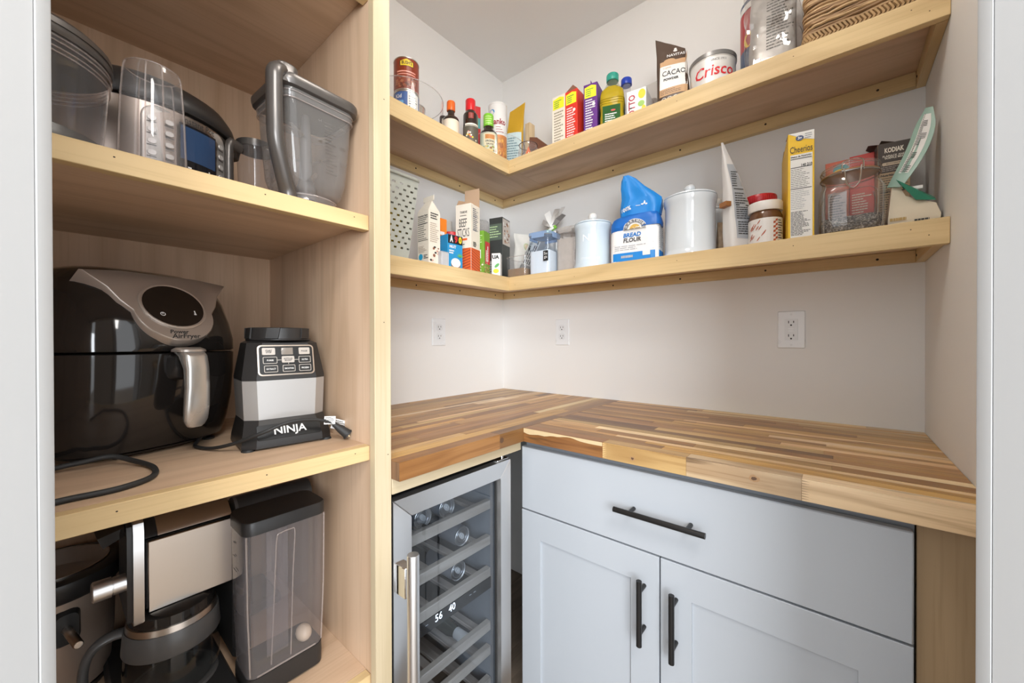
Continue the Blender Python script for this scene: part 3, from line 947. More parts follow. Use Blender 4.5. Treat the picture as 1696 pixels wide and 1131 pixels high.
for r0 in (0.0042,):
    for k in range(20):
        a, b = 2 * PI * k / 20 , 2 * PI * (k + 1) / 20
        mb.quad((-0.024 + r0 * math.cos(a), -0.020 + r0 * math.sin(a), 0), (-0.024 + r0 * math.cos(b), -0.020 + r0 * math.sin(b), 0), (-0.024 + r0 * .7 * math.cos(b), -0.020 + r0 * .7 * math.sin(b), 0), (-0.024 + r0 * .7 * math.cos(a), -0.020 + r0 * .7 * math.sin(a), 0))
pquad(mb, Matrix(), -0.0246, -0.0234, -0.0205, -0.0172)
pquad(mb, Matrix(), 0.029, 0.033, -0.019, -0.016); pquad(mb, Matrix(), 0.0305, 0.0325, -0.016, -0.009)
obj('screen_icons', mb, ICON, scr, recalc=False)
Ml = Matrix.Translation(prj(0, -0.052) + nrm * 0.0069) @ Matrix(((0, -NZ, NX, 0), (1, 0, 0, 0), (0, NX, NZ, 0), (0, 0, 0, 1)))
PRN = mat('print_black', (0.03, 0.03, 0.03), 0.5)
text(col, 'Power', 0.0115, Ml @ Matrix.Translation((-0.008, 0.0056, 0)), PRN, bold=0.0003, shear=0.25)
text(col, 'AirFryer', 0.0135, Ml @ Matrix.Translation((0.001, -0.0042, 0)), PRN, bold=0.0003, shear=0.25)
text(col, 'XL', 0.007, Ml @ Matrix.Translation((0.036, -0.006, 0)), PRN, shear=0.25)
# drawer handle: hinge block and drooping silver grip
mb = MB(); mb.loft([[(0.150, y, z) for y, z in rrect(0.052, 0.058, 0.016, 4, 0.0, 0.166)], [(0.178, y, z) for y, z in rrect(0.044, 0.046, 0.014, 4, 0.0, 0.170)], [(0.186, y, z) for y, z in rrect(0.040, 0.030, 0.010, 4, 0, 0.178)]])
hb = obj('handle_block', mb, BLACK, af)
mb = MB()
rr = []
for (z, x0, x1, wy) in ((0.196, 0.170, 0.212, 0.0205), (0.188, 0.186, 0.219, 0.0205), (0.165, 0.203, 0.2225, 0.020), (0.13, 0.2065, 0.2235, 0.020), (0.09, 0.2045, 0.2205, 0.021), (0.068, 0.2025, 0.217, 0.020), (0.058, 0.2015, 0.2145, 0.015), (0.054, 0.203, 0.2125, 0.010)):
    rr.append(at_z(sell((x1 - x0) / 2, wy, 3.2, 24, (x0 + x1) / 2, 0), z))
mb.loft(rr)
gr = obj('handle_grip', mb, SILVER, hb, angle=50)
mb = MB(); mb.loft([at_z(sell(0.022, 0.0245, 3, 24, 0.190, 0), 0.1963), at_z(sell(0.0215, 0.024, 3, 24, 0.190, 0), 0.2005), at_z(sell(0.014, 0.018, 3, 24, 0.188, 0), 0.2045)])
obj('handle_cap', mb, SILVERW, hb, angle=50)
# its power cord looping over the shelf edge
MAF = (Matrix.Translation((0.185, -1.388, Z2)) @ Matrix.Rotation(math.radians(19), 4, 'Z')).inverted()
def wz(x, y, z=0.0): return MAF @ Vector((x, y, Z2 + z))
mb = MB(); mb.tube([wz(0.03, -1.52, .06), wz(0.05, -1.525, .004), wz(0.12, -1.545, .0045), wz(0.30, -1.520, .0045), wz(0.338, -1.470, .012), wz(0.345, -1.43, .016), wz(0.375, -1.405, .009), wz(0.43, -1.386, .0045), wz(0.49, -1.394, .0045), wz(0.520, -1.43, .0045), wz(0.522, -1.475, .0045), wz(0.515, -1.52, .0045), wz(0.44, -1.56, .0045)], 0.0043, 10, 8)
obj('power_cord', mb, RUBBER, af)

# ================================================================= BLENDER BASE
nb = thing('countertop_blender', 'black and silver blender motor base without its jar, right of the black air fryer', 'appliance', (0.375, -1.170, Z2), math.radians(-6))
NB0 = 0.0
def nsec(x0, x1, wy, ch, z, n=2):
    # chamfered front corners (towards +X), rounded back
    return [(x1, -wy + ch, z), (x1, wy - ch, z), (x1 - ch * .8, wy, z), (x0 + .03, wy, z), (x0, wy - .04, z), (x0, -wy + .04, z), (x0 + .03, -wy, z), (x1 - ch * .8, -wy, z)]
mb = MB(); mb.loft([nsec(-0.090, 0.078, 0.083, 0.022, 0.004), nsec(-0.088, 0.077, 0.082, 0.022, 0.018), nsec(-0.084, 0.062, 0.076, 0.022, 0.048), nsec(-0.083, 0.056, 0.0745, 0.022, 0.056)])
base = obj('foot_section', mb, BLACK, nb, angle=25)
for (x, y) in ((0.062, -0.072), (0.062, 0.072), (-0.06, -0.066), (-0.06, 0.066)):
    mb = MB(); mb.loft([at_z(sell(0.015, 0.012, 2, 14, x, y), 0), at_z(sell(0.013, 0.010, 2, 14, x, y), 0.0042)])
    obj('foot', mb, RUBBER, nb)
mb = MB(); mb.loft([nsec(-0.083, 0.0545, 0.0745, 0.022, 0.0563), nsec(-0.085, 0.0545, 0.0775, 0.022, 0.134), nsec(-0.0848, 0.0543, 0.0773, 0.022, 0.1355)])
obj('motor_housing', mb, mat('silver_paint', (0.50, 0.49, 0.48), rough=0.33, metal=0.55), nb, label='silver middle section', angle=25)
mb = MB(); mb.loft([nsec(-0.085, 0.0550, 0.0775, 0.022, 0.1358), nsec(-0.0855, 0.0545, 0.078, 0.022, 0.140), nsec(-0.075, 0.040, 0.067, 0.024, 0.212), nsec(-0.070, 0.030, 0.060, 0.026, 0.2165)])
top = obj('control_head', mb, BLACK, nb, angle=25)
mb = MB(); mb.lathe([(0.060, 0.2165), (0.062, 0.218), (0.062, 0.2195), (0.0605, 0.221), (0.0595, 0.243), (0.058, 0.2445), (0.051, 0.2445), (0.050, 0.228), (0.02, 0.226)], 40, (-0.016, 0, 0))
cl = obj('jar_socket', mb, BLACK, nb)
for a in (-80, -25, 40, 110, 180, 250):
    t = math.radians(a)
    mb = MB(Matrix.Translation((-0.016, 0, 0)) @ Matrix.Rotation(t, 4, 'Z'))
    mb.add([(0.0595, -0.012, 0.221), (0.0595, 0.012, 0.221), (0.0590, 0.016, 0.2440), (0.0590, -0.009, 0.2440), (0.0625, -0.0115, 0.2215), (0.0625, 0.0115, 0.2215), (0.0615, 0.0155, 0.2435), (0.0615, -0.0085, 0.2435)], [(0, 1, 2, 3), (4, 7, 6, 5), (0, 4, 5, 1), (1, 5, 6, 2), (2, 6, 7, 3), (3, 7, 4, 0)])
    obj('socket_lug', mb, BLACK, cl)
# control panel on the leaning front of the head
f0, f1 = Vector((0.0545, 0, 0.140)), Vector((0.040, 0, 0.212))
upv = (f1 - f0).normalized(); nv = Vector((upv.z, 0, -upv.x))
Mc = Matrix(((0, upv.x, nv.x, 0), (1, upv.y, nv.y, 0), (0, upv.z, nv.z, 0), (0, 0, 0, 1)))
Mc = Matrix.Translation((f0 + f1) / 2 + nv * 0.0005) @ Mc
BEZ = mat('bronze_bezel', (0.55, 0.47, 0.40), rough=0.3, metal=0.8)
mb = MB(Mc)
mb.loft([at_z(rrect(0.106, 0.064, 0.008), -0.002), at_z(rrect(0.106, 0.064, 0.008), 0.0012), at_z(rrect(0.103, 0.061, 0.007), 0.0016)])
pan = obj('control_panel', mb, BEZ, top)
mb = MB(Mc); mb.loft([at_z(rrect(0.1005, 0.0585, 0.006), 0.0010), at_z(rrect(0.1005, 0.0585, 0.006), 0.0019)])
obj('panel_face', mb, mat('panel_black', (0.02, 0.02, 0.02), 0.25), pan)
BTNL = mat('button_light', (0.58, 0.53, 0.48), rough=0.35, metal=0.5)
BTND = mat('button_dark', (0.018, 0.018, 0.018), 0.3)
TXL = mat('print_white', (0.78, 0.78, 0.77), 0.4)
def button(x, y, w_, h_, light, label):
    if not light:
        mb = MB(Mc); mb.loft([at_z(rrect(w_, h_, .002, 3, x, y), 0.0019), at_z(rrect(w_ - .0006, h_ - .0006, .002, 3, x, y), 0.0024)])
        b_ = obj('button', mb, BTNL, pan)
        mb = MB(Mc); mb.loft([at_z(rrect(w_ - .0024, h_ - .0024, .0015, 3, x, y), 0.0024), at_z(rrect(w_ - .0026, h_ - .0026, .0015, 3, x, y), 0.0027)])
        obj('button_face', mb, BTND, pan)
    else:
        mb = MB(Mc); mb.loft([at_z(rrect(w_, h_, .002, 3, x, y), 0.0019), at_z(rrect(w_ - .0006, h_ - .0006, .002, 3, x, y), 0.0026)])
        b_ = obj('button', mb, BTNL, pan)
    text(pan, label, 0.0046, Mc @ Matrix.Translation((x, y - .0005, 0.0029)), PRN if light else TXL, width=min(w_ * .72, 0.0024 * len(max(label.split('\n'), key=len))), bold=0.00012)
button(-0.033, 0.0185, 0.024, 0.015, True, 'START\nSTOP')
button(0.034, 0.0185, 0.022, 0.015, True, 'PULSE')
mb = MB(Mc); mb.loft([at_z(rrect(0.022, 0.015, .001, 2, 0.001, 0.0185), 0.0019), at_z(rrect(0.021, 0.014, .001, 2, 0.001, 0.0185), 0.0024)])
obj('display', mb, mat('lcd_grey', (0.28, 0.25, 0.22), 0.2), pan)
button(-0.031, 0.0, 0.026, 0.0145, False, 'PUREE')
button(0.002, 0.001, 0.024, 0.014, True, 'AUTO-iQ\nBOOST')
button(0.034, 0.0, 0.024, 0.0145, False, 'ULTRA')
button(-0.030, -0.0180, 0.025, 0.0145, False, 'EXTRACT')
button(0.003, -0.0180, 0.024, 0.0145, False, 'SMOOTHIE')
button(0.034, -0.0180, 0.024, 0.0145, False, 'FROZEN')
mb = MB(Mc)
for (a, b, c, d_) in ((-0.019, -0.009, -0.0005, 0.0005), (0.013, 0.023, -0.0005, 0.0005), (0.002, 0.003, -0.009, -0.005)):
    mb.box(a, b, c, d_, 0.0019, 0.0023)
obj('panel_lines', mb, BTNL, pan)
# name on the sloping foot
f0, f1 = Vector((0.077, 0, 0.018)), Vector((0.062, 0, 0.048))
upv = (f1 - f0).normalized(); nv = Vector((upv.z, 0, -upv.x))
Mf = Matrix.Translation((f0 + f1) / 2 + nv * 0.0004) @ Matrix(((0, upv.x, nv.x, 0), (1, upv.y, nv.y, 0), (0, upv.z, nv.z, 0), (0, 0, 0, 1)))
mb = MB(Mf); mb.loft([at_z(rrect(0.118, 0.031, 0.004), -0.0003), at_z(rrect(0.117, 0.030, 0.004), 0.0006)])
pl_ = obj('name_plate', mb, mat('plate_black', (0.016, 0.016, 0.016), 0.2), base)
text(pl_, 'NINJA', 0.0215, Mf @ Matrix.Translation((0, 0, 0.0009)), TXL, width=0.060, bold=0.0004)
# cord lying across the front, with its plug and paper tags
MN = (Matrix.Translation((0.375, -1.170, Z2)) @ Matrix.Rotation(math.radians(-6), 4, 'Z')).inverted()
def nz(x, y, z): return MN @ Vector((x, y, Z2 + z))
mb = MB(); mb.tube([nz(0.27, -1.262, .05), nz(0.275, -1.285, .02), nz(0.30, -1.305, .004), nz(0.335, -1.307, .004), nz(0.375, -1.292, .006), nz(0.42, -1.268, .018), nz(0.462, -1.235, .038), nz(0.472, -1.19, .053), nz(0.475, -1.145, .052), nz(0.478, -1.115, .043), nz(0.483, -1.097, .031)], 0.0034, 10, 8)
obj('power_cord', mb, RUBBER, nb)
pa, pb = nz(0.482, -1.099, .032), nz(0.492, -1.0795, .0125)
dirv = (pb - pa).normalized()
mb = MB(); mb.tube([pa - dirv * .008, pa, pa + dirv * .012, pb], lambda t: (0.0042, 0.0062, 0.0085, 0.0105)[round(t * 3)], 10)
mb.tube([pb, pb + dirv * .003], 0.0125, 12)
pg = obj('plug', mb, RUBBER, nb)
for s_ in (-1, 1):
    sd = dirv.cross(Vector((0, 0, 1))).normalized() * 0.006 * s_
    mb = MB(); mb.tube([pb + dirv * .003 + sd, pb + dirv * .0068 + sd], 0.0022, 6); obj('prong', mb, mat('brass', (0.60, 0.48, 0.30), 0.3, metal=1.0), pg)
PAPER = mat('white_paper', (0.78, 0.78, 0.77), 0.6)
for (c, w_, h_, rx_, rz_) in (((0.481, -1.112, .046), 0.022, 0.017, 10, -20), ((0.470, -1.085, .030), 0.040, 0.022, -8, 8)):
    M_ = MN @ face(0 + rz_, (c[0], c[1], Z2 + c[2])) @ Matrix.Rotation(math.radians(-14 + rx_), 4, 'Z')
    mb = MB(M_); mb.box(-w_ / 2, w_ / 2, -h_ / 2, h_ / 2, 0, 0.0004)
    tg = obj('cord_tag', mb, PAPER, nb)
    mb = MB(); plines(mb, M_, -w_ * .42, w_ * .42, h_ * .4, -h_ * .4, 5, 4, 0.5, 0.0006)
    obj('fine_print', mb, PRN, tg, recalc=False)
# ================================================================= COFFEE MAKER (bottom shelf)
Z3 = 0.473
TINTP = clear('smoky_clear_plastic', tint=(0.84, 0.83, 0.85), ior=1.6, rough=0.02, haze=0.10, hazecol=(0.62, 0.58, 0.58))
GLASS = clear('clear_glass', tint=(0.93, 0.94, 0.94), ior=1.55, rough=0.01)
cm = thing('coffee_maker', 'drip coffee maker with steel brew head, glass carafe and tall clear water tank', 'appliance', (0.24, -1.28, Z3), world=True)
mb = MB(); mb.box(0.06, 0.455, -1.43, -1.265, Z3 + .004, Z3 + .032, .006); mb.box(0.06, 0.20, -1.265, -1.11, Z3 + .004, Z3 + .032, .006)
cb = obj('base', mb, BLACK, cm)
for (x, y) in ((0.09, -1.41), (0.43, -1.41), (0.43, -1.285), (0.09, -1.14)):
    obj('foot', MB().lathe([(0.010, Z3), (0.011, Z3 + .0042)], 12, (x, y, 0)), RUBBER, cm)
obj('warming_plate', MB().lathe([(0.070, Z3 + .032), (0.068, Z3 + .036), (0.002, Z3 + .0362)], 32, (0.325, -1.345, 0)), DGREY, cm)
obj('column', MB().box(0.06, 0.215, -1.385, -1.225, Z3 + .032, 0.70, .008), BLACK, cm)
# brew head: steel front face, bevelled steel top, black seams
mb = MB(); mb.box(0.085, 0.352, -1.3895, -1.252, 0.672, 0.800, .004)
head = obj('brew_head', mb, BLACK, cm)
mb = MB(); mb.box(0.3525, 0.3575, -1.3845, -1.256, 0.669, 0.7985, .0015)
obj('face_plate', mb, STEELW, head, label='brushed steel front of the brew head')
mb = MB()
pr = [(0.350, 0.803), (0.347, 0.809), (0.325, 0.8235), (0.300, 0.831), (0.12, 0.832), (0.12, 0.803)]
mb.loft([[(x, y, z) for x, z in pr] for y in (-1.370, -1.256)])
obj('top_cover', mb, STEELW, head)
mb = MB(); mb.loft([[(x, y, z) for x, z in pr] for y in (-1.3895, -1.3705)])
obj('cover_end', mb, BLACK, head)
# upright end plate, with steel tube handle and black flap
mb = MB()
pr = [(0.365, 0.660), (0.368, 0.664), (0.368, 0.822), (0.362, 0.838), (0.340, 0.845), (0.232, 0.845), (0.228, 0.660)]
mb.loft([[(x, y, z) for x, z in pr] for y in (-1.3905, -1.4045)])
ep = obj('end_plate', mb, STEEL, cm)
mb = MB(); mb.loft([[(0.3 + (x - 0.3) * .90, y, 0.75 + (z - 0.75) * .95) for x, z in pr] for y in (-1.4048, -1.412)]); obj('end_plate_liner', mb, BLACK, ep)
mb = MB(); mb.lathe([(0.0150, -1.412), (0.0150, -1.428), (0.0140, -1.4283), (0.0140, -1.4295), (0.0168, -1.430), (0.0168, -1.452), (0.0150, -1.4535)], 28, (0.345, 0, 0.735), 'Y')
tk = obj('tube_handle', mb, STEEL, ep)
obj('tube_cap', MB().lathe([(0.0148, -1.4537), (0.0138, -1.4545), (0.001, -1.4547)], 24, (0.345, 0, 0.735), 'Y'), mat('dark_steel', (0.30, 0.28, 0.27), 0.3, metal=0.8), tk)  # tube end in a darker steel colour
mb = MB(); mb.loft([[(0.345, -1.413, 0.832), (0.27, -1.413, 0.842), (0.27, -1.413, 0.832), (0.345, -1.413, 0.817)], [(0.352, -1.447, 0.826), (0.27, -1.452, 0.838), (0.27, -1.452, 0.830), (0.350, -1.440, 0.806)]])
obj('flap', mb, BLACKG, ep)
# glass carafe, black collar, lid and long handle
CX, CY = 0.325, -1.345
ca = obj('carafe', MB().lathe([(0.058, 0.511), (0.066, 0.514), (0.0715, 0.53), (0.0725, 0.555), (0.0705, 0.585), (0.068, 0.597)], 40, (CX, CY, 0), cap0=False, cap1=False), GLASS, cm)
obj('carafe_bottom', MB().lathe([(0.058, 0.5095), (0.060, 0.511)], 32, (CX, CY, 0)), GLASS, ca)
obj('collar', MB().lathe([(0.0725, 0.592), (0.0735, 0.594), (0.0705, 0.632), (0.0690, 0.634), (0.0675, 0.632), (0.0700, 0.592)], 40, (CX, CY, 0), cap0=False, cap1=False), DGREY, ca)
obj('steel_band', MB().lathe([(0.0680, 0.6335), (0.0665, 0.645), (0.064, 0.6455)], 40, (CX, CY, 0), cap0=False), STEELW, ca)
obj('carafe_lid', MB().lathe([(0.063, 0.640), (0.064, 0.6465), (0.062, 0.662), (0.052, 0.668), (0.002, 0.669)], 40, (CX, CY, 0)), BLACKG, ca)
ha = math.radians(-105)
hp = lambda r, z: (CX + r * math.cos(ha), CY + r * math.sin(ha), z)
mb = MB(); mb.tube([hp(0.066, 0.626), hp(0.085, 0.626), hp(0.104, 0.617), hp(0.117, 0.597), hp(0.122, 0.565), hp(0.120, 0.53)], lambda t: 0.0125 - 0.0012 * t, 12, 6, flat=0.62)
obj('carafe_handle', mb, DGREY, ca)
# tall water tank with black lid; black tube bridge behind
TX, TY = 0.423, -1.1915
def tk_(w_, d_, r, z, dx=0.0): return at_z([(TX + x + dx, TY + y) for x, y in rrect(d_, w_, r, 5)], z)
mb = MB(); mb.loft([tk_(0.137, 0.092, 0.016, 0.520), tk_(0.146, 0.097, 0.018, 0.65), tk_(0.150, 0.099, 0.019, 0.7965)], cap0=True, cap1=False)
wt = obj('water_tank', mb, TINTP, cm)
mb = MB(); mb.loft([tk_(0.139, 0.094, 0.016, 0.4775), tk_(0.140, 0.095, 0.016, 0.500), tk_(0.139, 0.094, 0.016, 0.5192)])
obj('tank_base', mb, BLACK, wt)
mb = MB(); mb.loft([tk_(0.153, 0.102, 0.020, 0.795), tk_(0.153, 0.102, 0.020, 0.817), tk_(0.150, 0.099, 0.019, 0.8195), tk_(0.130, 0.080, 0.014, 0.8198)])
obj('tank_lid', mb, BLACK, wt)
RIM = clear('clear_rim', tint=(0.86, 0.83, 0.82), ior=1.7, rough=0.06, haze=0.22, hazecol=(0.70, 0.62, 0.58))
# moulded grip recess in the front wall, and corner ribs that catch the light
zx = TX + 0.0505
mb = MB()
pts = [(zx - .006, -1.222, 0.530), (zx - .002, -1.216, 0.70), (zx, -1.213, 0.775), (zx, -1.205, 0.784), (zx, -1.188, 0.785), (zx, -1.180, 0.777), (zx - .002, -1.183, 0.70), (zx - .005, -1.187, 0.53)]
mb.tube(pts, 0.0013, 6, 4)
obj('grip_recess', mb, RIM, wt)
mb = MB(); mb.box(zx - 0.034, zx - 0.031, -1.221, -1.182, 0.53, 0.78)
obj('recess_back', mb, TINTP, wt)
for (sy, nm) in ((-1, 0), (1, 1)):
    mb = MB(); mb.tube([(TX + 0.0425, TY + sy * 0.0655, 0.525), (TX + 0.045, TY + sy * 0.0700, 0.65), (TX + 0.0455, TY + sy * 0.0715, 0.794)], 0.0016, 6)
    obj('corner_rib', mb, RIM, wt)
mb = MB(); mb.tube([(TX + .047, TY - .055, 0.523), (TX + .047, TY + .052, 0.523)], 0.0018, 6); obj('bottom_rib', mb, RIM, wt)
obj('float', MB().sphere((TX + 0.018, TY + 0.040, 0.540), 0.020, 16, 10, (1, 0.75, 0.8)), mat('float_cream', (0.62, 0.50, 0.38), 0.35), wt)
mb = MB()
for k in range(9):
    z = 0.56 + k * 0.026
    mb.box(TX - 0.018, TX - 0.006 if k % 3 else TX + 0.004, TY - 0.0756 , TY - 0.0752, z, z + 0.0015)
obj('level_marks', mb, PRN, wt, recalc=False)
pr = [(0.0275 * math.cos(PI * k / 10), 0.0275 * math.sin(PI * k / 10)) for k in range(11)]
mb = MB(); mb.loft([[(0.335 + a, y, 0.804 + b) for a, b in pr] + [(0.3075, y, 0.79), (0.3625, y, 0.79)] for y in (-1.2515, -1.100)])
obj('bridge', mb, BLACK, cm)
mb = MB(); mb.lathe([(0.0279, -1.2515), (0.0279, -1.246)], 24, (0.335, 0, 0.804), 'Y', a0=0, a1=PI); obj('bridge_ring', mb, DGREY, cm)
obj('lower_column', MB().box(0.215, 0.365, -1.258, -1.225, Z3 + 0.033, 0.79, .006), BLACK, cm)

# ================================================================= STEEL POT left of the coffee maker
sp = thing('steel_pot', 'brushed steel pot with a wide black rim and grey inside, behind the coffee carafe', 'pot', (0.122, -1.496, Z3), 0)
sp.scale = (0.9, 0.9, 0.93)
BRST = mat('bronze_steel', (0.46, 0.36, 0.29), rough=0.42, metal=0.55)
mb = MB(); mb.lathe([(0.080, 0.012), (0.088, 0.018), (0.095, 0.10), (0.098, 0.20), (0.100, 0.215)], 40); obj('body', mb, BRST, sp)
mb = MB(); mb.lathe([(0.083, 0.0), (0.085, 0.0115)], 32); obj('base', mb, BLACK, sp)
mb = MB(); mb.lathe([(0.101, 0.2152), (0.108, 0.223), (0.116, 0.250), (0.114, 0.258), (0.104, 0.262), (0.090, 0.2635), (0.0870, 0.262)], 48, cap0=True, cap1=False); obj('rim', mb, BLACK, sp)
mb = MB(); mb.lathe([(0.0868, 0.2645), (0.085, 0.262), (0.070, 0.235), (0.02, 0.222), (0.001, 0.221)], 40, cap0=False); obj('inner_bowl', mb, mat('grey_inside', (0.36, 0.33, 0.31), 0.45, metal=0.2), sp)
mb = MB(); mb.lathe([(0.0885, 0.2630), (0.0885, 0.2650), (0.0870, 0.2652)], 40, cap0=False, cap1=False); obj('steel_lip', mb, STEELW, sp)
mb = MB(Matrix.Rotation(math.radians(10), 4, 'Z')); mb.loft([[(0.094, y, z) for y, z in rrect(0.045, 0.075, 0.015, 4, 0, 0.165)], [(0.108, y, z) for y, z in rrect(0.034, 0.060, 0.012, 4, 0, 0.165)]]); sb = obj('handle_socket', mb, BLACK, sp)
mb = MB(Matrix.Rotation(math.radians(10), 4, 'Z')); mb.lathe([(0.0075, 0.1082), (0.0075, 0.185), (0.006, 0.187)], 16, (0, 0, 0.165), 'X'); obj('handle', mb, STEELW, sb)

# ================================================================= UPPER CABINET SHELF
Z1 = 1.4197
CLR = clear('clear_plastic', tint=(0.92, 0.91, 0.915), ior=1.55, rough=0.02, haze=0.06)
CLR2 = clear('smoke_plastic', tint=(0.80, 0.80, 0.815), ior=1.55, rough=0.03, haze=0.22, hazecol=(0.42, 0.40, 0.38))
GUN = mat('gunmetal_plastic', (0.115, 0.105, 0.098), rough=0.30, metal=0.55)
# food processor bowl at the left
fp = thing('processor_bowl', 'clear food processor bowl with a dark lid at the left of its shelf', 'bowl', (0.455, -1.532, Z1), 0)
mb = MB(); mb.lathe([(0.098, 0.0), (0.099, 0.012), (0.096, 0.018), (0.094, 0.026)], 40); obj('base_ring', mb, DGREY, fp)
mb = MB(); mb.lathe([(0.0885, 0.0262), (0.0900, 0.03), (0.0955, 0.112), (0.0965, 0.118), (0.0965, 0.128), (0.098, 0.132), (0.098, 0.140)], 48, cap0=False, cap1=False); bw = obj('bowl', mb, CLR, fp)
for z, r in ((0.118, 0.0972), (0.124, 0.0972), (0.131, 0.0985), (0.137, 0.0985)):
    mb = MB(); mb.tube([(r * math.cos(2 * PI * k / 48), r * math.sin(2 * PI * k / 48), z) for k in range(49)], 0.0011, 5); obj('moulded_ring', mb, RIM, bw)
mb = MB()
for a in (17, 22):
    t = math.radians(a); mb.tube([(0.0905 * math.cos(t), 0.0905 * math.sin(t), 0.03), (0.0962 * math.cos(t), 0.0962 * math.sin(t), 0.115)], 0.0018, 6)
obj('moulded_rib', mb, RIM, bw)
mb = MB(); bandcyl(mb, (0, 0), 0.0935, 0.045, 0.098, -50, 5, 12, 0.0962); obj('frosted_label', mb, clear('frosted', tint=(0.75, 0.73, 0.72), haze=0.45, hazecol=(0.62, 0.58, 0.55)), bw, recalc=False)
mb = MB()
for k in range(7): bandcyl(mb, (0, 0), 0.0950 + k * .0003, 0.052 + k * 0.006, 0.0532 + k * 0.006, -30, -2 - (k % 3) * 5, 6)
obj('fine_print', mb, mat('print_grey', (0.20, 0.20, 0.20), 0.6), bw, recalc=False)
mb = MB(); mb.lathe([(0.0995, 0.1405), (0.1005, 0.143), (0.1005, 0.149), (0.099, 0.1495), (0.099, 0.152), (0.1005, 0.1525), (0.1000, 0.160), (0.094, 0.166), (0.03, 0.168)], 48); obj('lid', mb, GUN, fp)
# tall clear cup upside down
cu = thing('blender_cup', 'tall clear tapered blender cup standing upside down in front of the pressure cooker', 'cup', (0.487, -1.390, Z1), 0)
mb = MB(); mb.lathe([(0.0440, 0.0), (0.0440, 0.010), (0.0420, 0.012), (0.0415, 0.03), (0.0390, 0.10), (0.0355, 0.155), (0.0330, 0.166), (0.027, 0.170), (0.001, 0.171)], 40, cap0=False, cap1=False); bd = obj('cup_body', mb, CLR, cu)
for a in (-75, -20, 10, 60, 130, 200):
    t = math.radians(a); mb = MB(); mb.tube([(r * math.cos(t), r * math.sin(t), z) for r, z in ((0.0418, 0.014), (0.0392, 0.10), (0.0358, 0.153), (0.0325, 0.1655))], 0.0011, 5, 3); obj('moulded_rib', mb, RIM, bd)
for z, r in ((0.010, 0.0441), (0.004, 0.0441), (0.166, 0.0332)):
    mb = MB(); mb.tube([(r * math.cos(2 * PI * k / 40), r * math.sin(2 * PI * k / 40), z) for k in range(41)], 0.0010, 5); obj('moulded_ring', mb, RIM, bd)
# pressure cooker
pc = thing('pressure_cooker', 'round steel electric pressure cooker with a domed black lid and screen with painted blue reflection', 'appliance', (0.235, -1.370, Z1), math.radians(20))
mb = MB(); mb.lathe([(0.130, 0.006), (0.140, 0.014), (0.1425, 0.03), (0.1425, 0.168), (0.139, 0.172)], 48); pb_ = obj('body', mb, mat('cooker_steel', (0.36, 0.30, 0.26), rough=0.30, metal=0.9), pc)
mb = MB(); mb.lathe([(0.125, 0.0), (0.132, 0.0058)], 32); obj('base', mb, BLACK, pc)
mb = MB(); mb.lathe([(0.148, 0.1722), (0.150, 0.176), (0.150, 0.186), (0.146, 0.200), (0.134, 0.218), (0.110, 0.233), (0.07, 0.243), (0.001, 0.246)], 48); ld = obj('lid', mb, BLACK, pc)
mb = MB(); mb.tube([(-0.04, -0.045, 0.243), (-0.04, -0.03, 0.262), (-0.04, 0.03, 0.262), (-0.04, 0.045, 0.243)], 0.012, 10, 4); obj('lid_handle', mb, BLACK, ld)
for s_ in (-1, 1):
    mb = MB(); mb.loft([at_z(rrect(0.075, 0.03, 0.008, 3, 0, s_ * 0.152), 0.176), at_z(rrect(0.070, 0.034, 0.008, 3, 0, s_ * 0.156), 0.196)]); obj('side_handle', mb, BLACK, ld)
def cyp(R, a0, a1, z0, z1, mb, n=14):
    bandcyl(mb, (0, 0), R, z0, z1, a0, a1, n)
mb = MB()
rings = []
for (R, m_) in ((0.1426, 1.0), (0.1465, 0.985), (0.1475, 0.95)):
    o_ = rrect(0.150, 0.150, 0.022, 5)
    rings.append([(R * math.cos(x * m_ / 0.1475), R * math.sin(x * m_ / 0.1475), 0.090 + z * m_) for x, z in o_])
mb.loft(rings)
cp = obj('control_panel', mb, mat('panel_silver', (0.50, 0.47, 0.44), rough=0.35, metal=0.6), pc, angle=50)
deg = lambda x: math.degrees(x / 0.1477)
mb = MB(); cyp(0.1478, deg(-0.022), deg(0.046), 0.060, 0.150, mb); sc_ = obj('screen_glass', mb, mat('screen_black', (0.012, 0.012, 0.014), 0.08), cp, recalc=False)
mb = MB(); cyp(0.1481, deg(-0.020), deg(0.044), 0.084, 0.146, mb); obj('display', mb, mat('screen_blue_reflection', (0.03, 0.06, 0.13), 0.06, emit=0.05), cp, recalc=False)  # dark display; a blue reflection is put into its colour and faint glow
text(cp, 'Instant Pot', 0.0155, None, PRN, bend=(0.1480, deg(0.012), (0, 0), 0.1575), bold=0.0002, width=0.058)
text(cp, '+', 0.022, None, TXL, bend=(0.1484, deg(0.030), (0, 0), 0.070), bold=0.0003)
text(cp, '-', 0.022, None, TXL, bend=(0.1484, deg(-0.006), (0, 0), 0.072), bold=0.0003)
PBT = mat('button_pale', (0.62, 0.60, 0.58), 0.35, metal=0.3)
for (x, n_) in ((-0.060, 6), (-0.036, 6), (0.060, 7)):
    for k in range(n_):
        z = 0.140 - k * 0.0205
        mb = MB()
        mb.loft([[(R * math.cos((x + q[0]) / 0.1477), R * math.sin((x + q[0]) / 0.1477), z + q[1]) for q in sell(0.0065 * s1, 0.0048 * s1, 2.5, 14)] for R, s1 in ((0.1476, 1), (0.1486, 0.9))])
        b_ = obj('button', mb, PBT, cp)
mb = MB()
for (x, n_) in ((-0.060, 6), (-0.036, 6), (0.060, 7)):
    for k in range(n_):
        z = 0.1318 - k * 0.0205
        cyp(0.1479, deg(x - 0.007), deg(x + 0.006), z, z + 0.0017, mb, 3)
obj('fine_print', mb, PRN, cp, recalc=False)
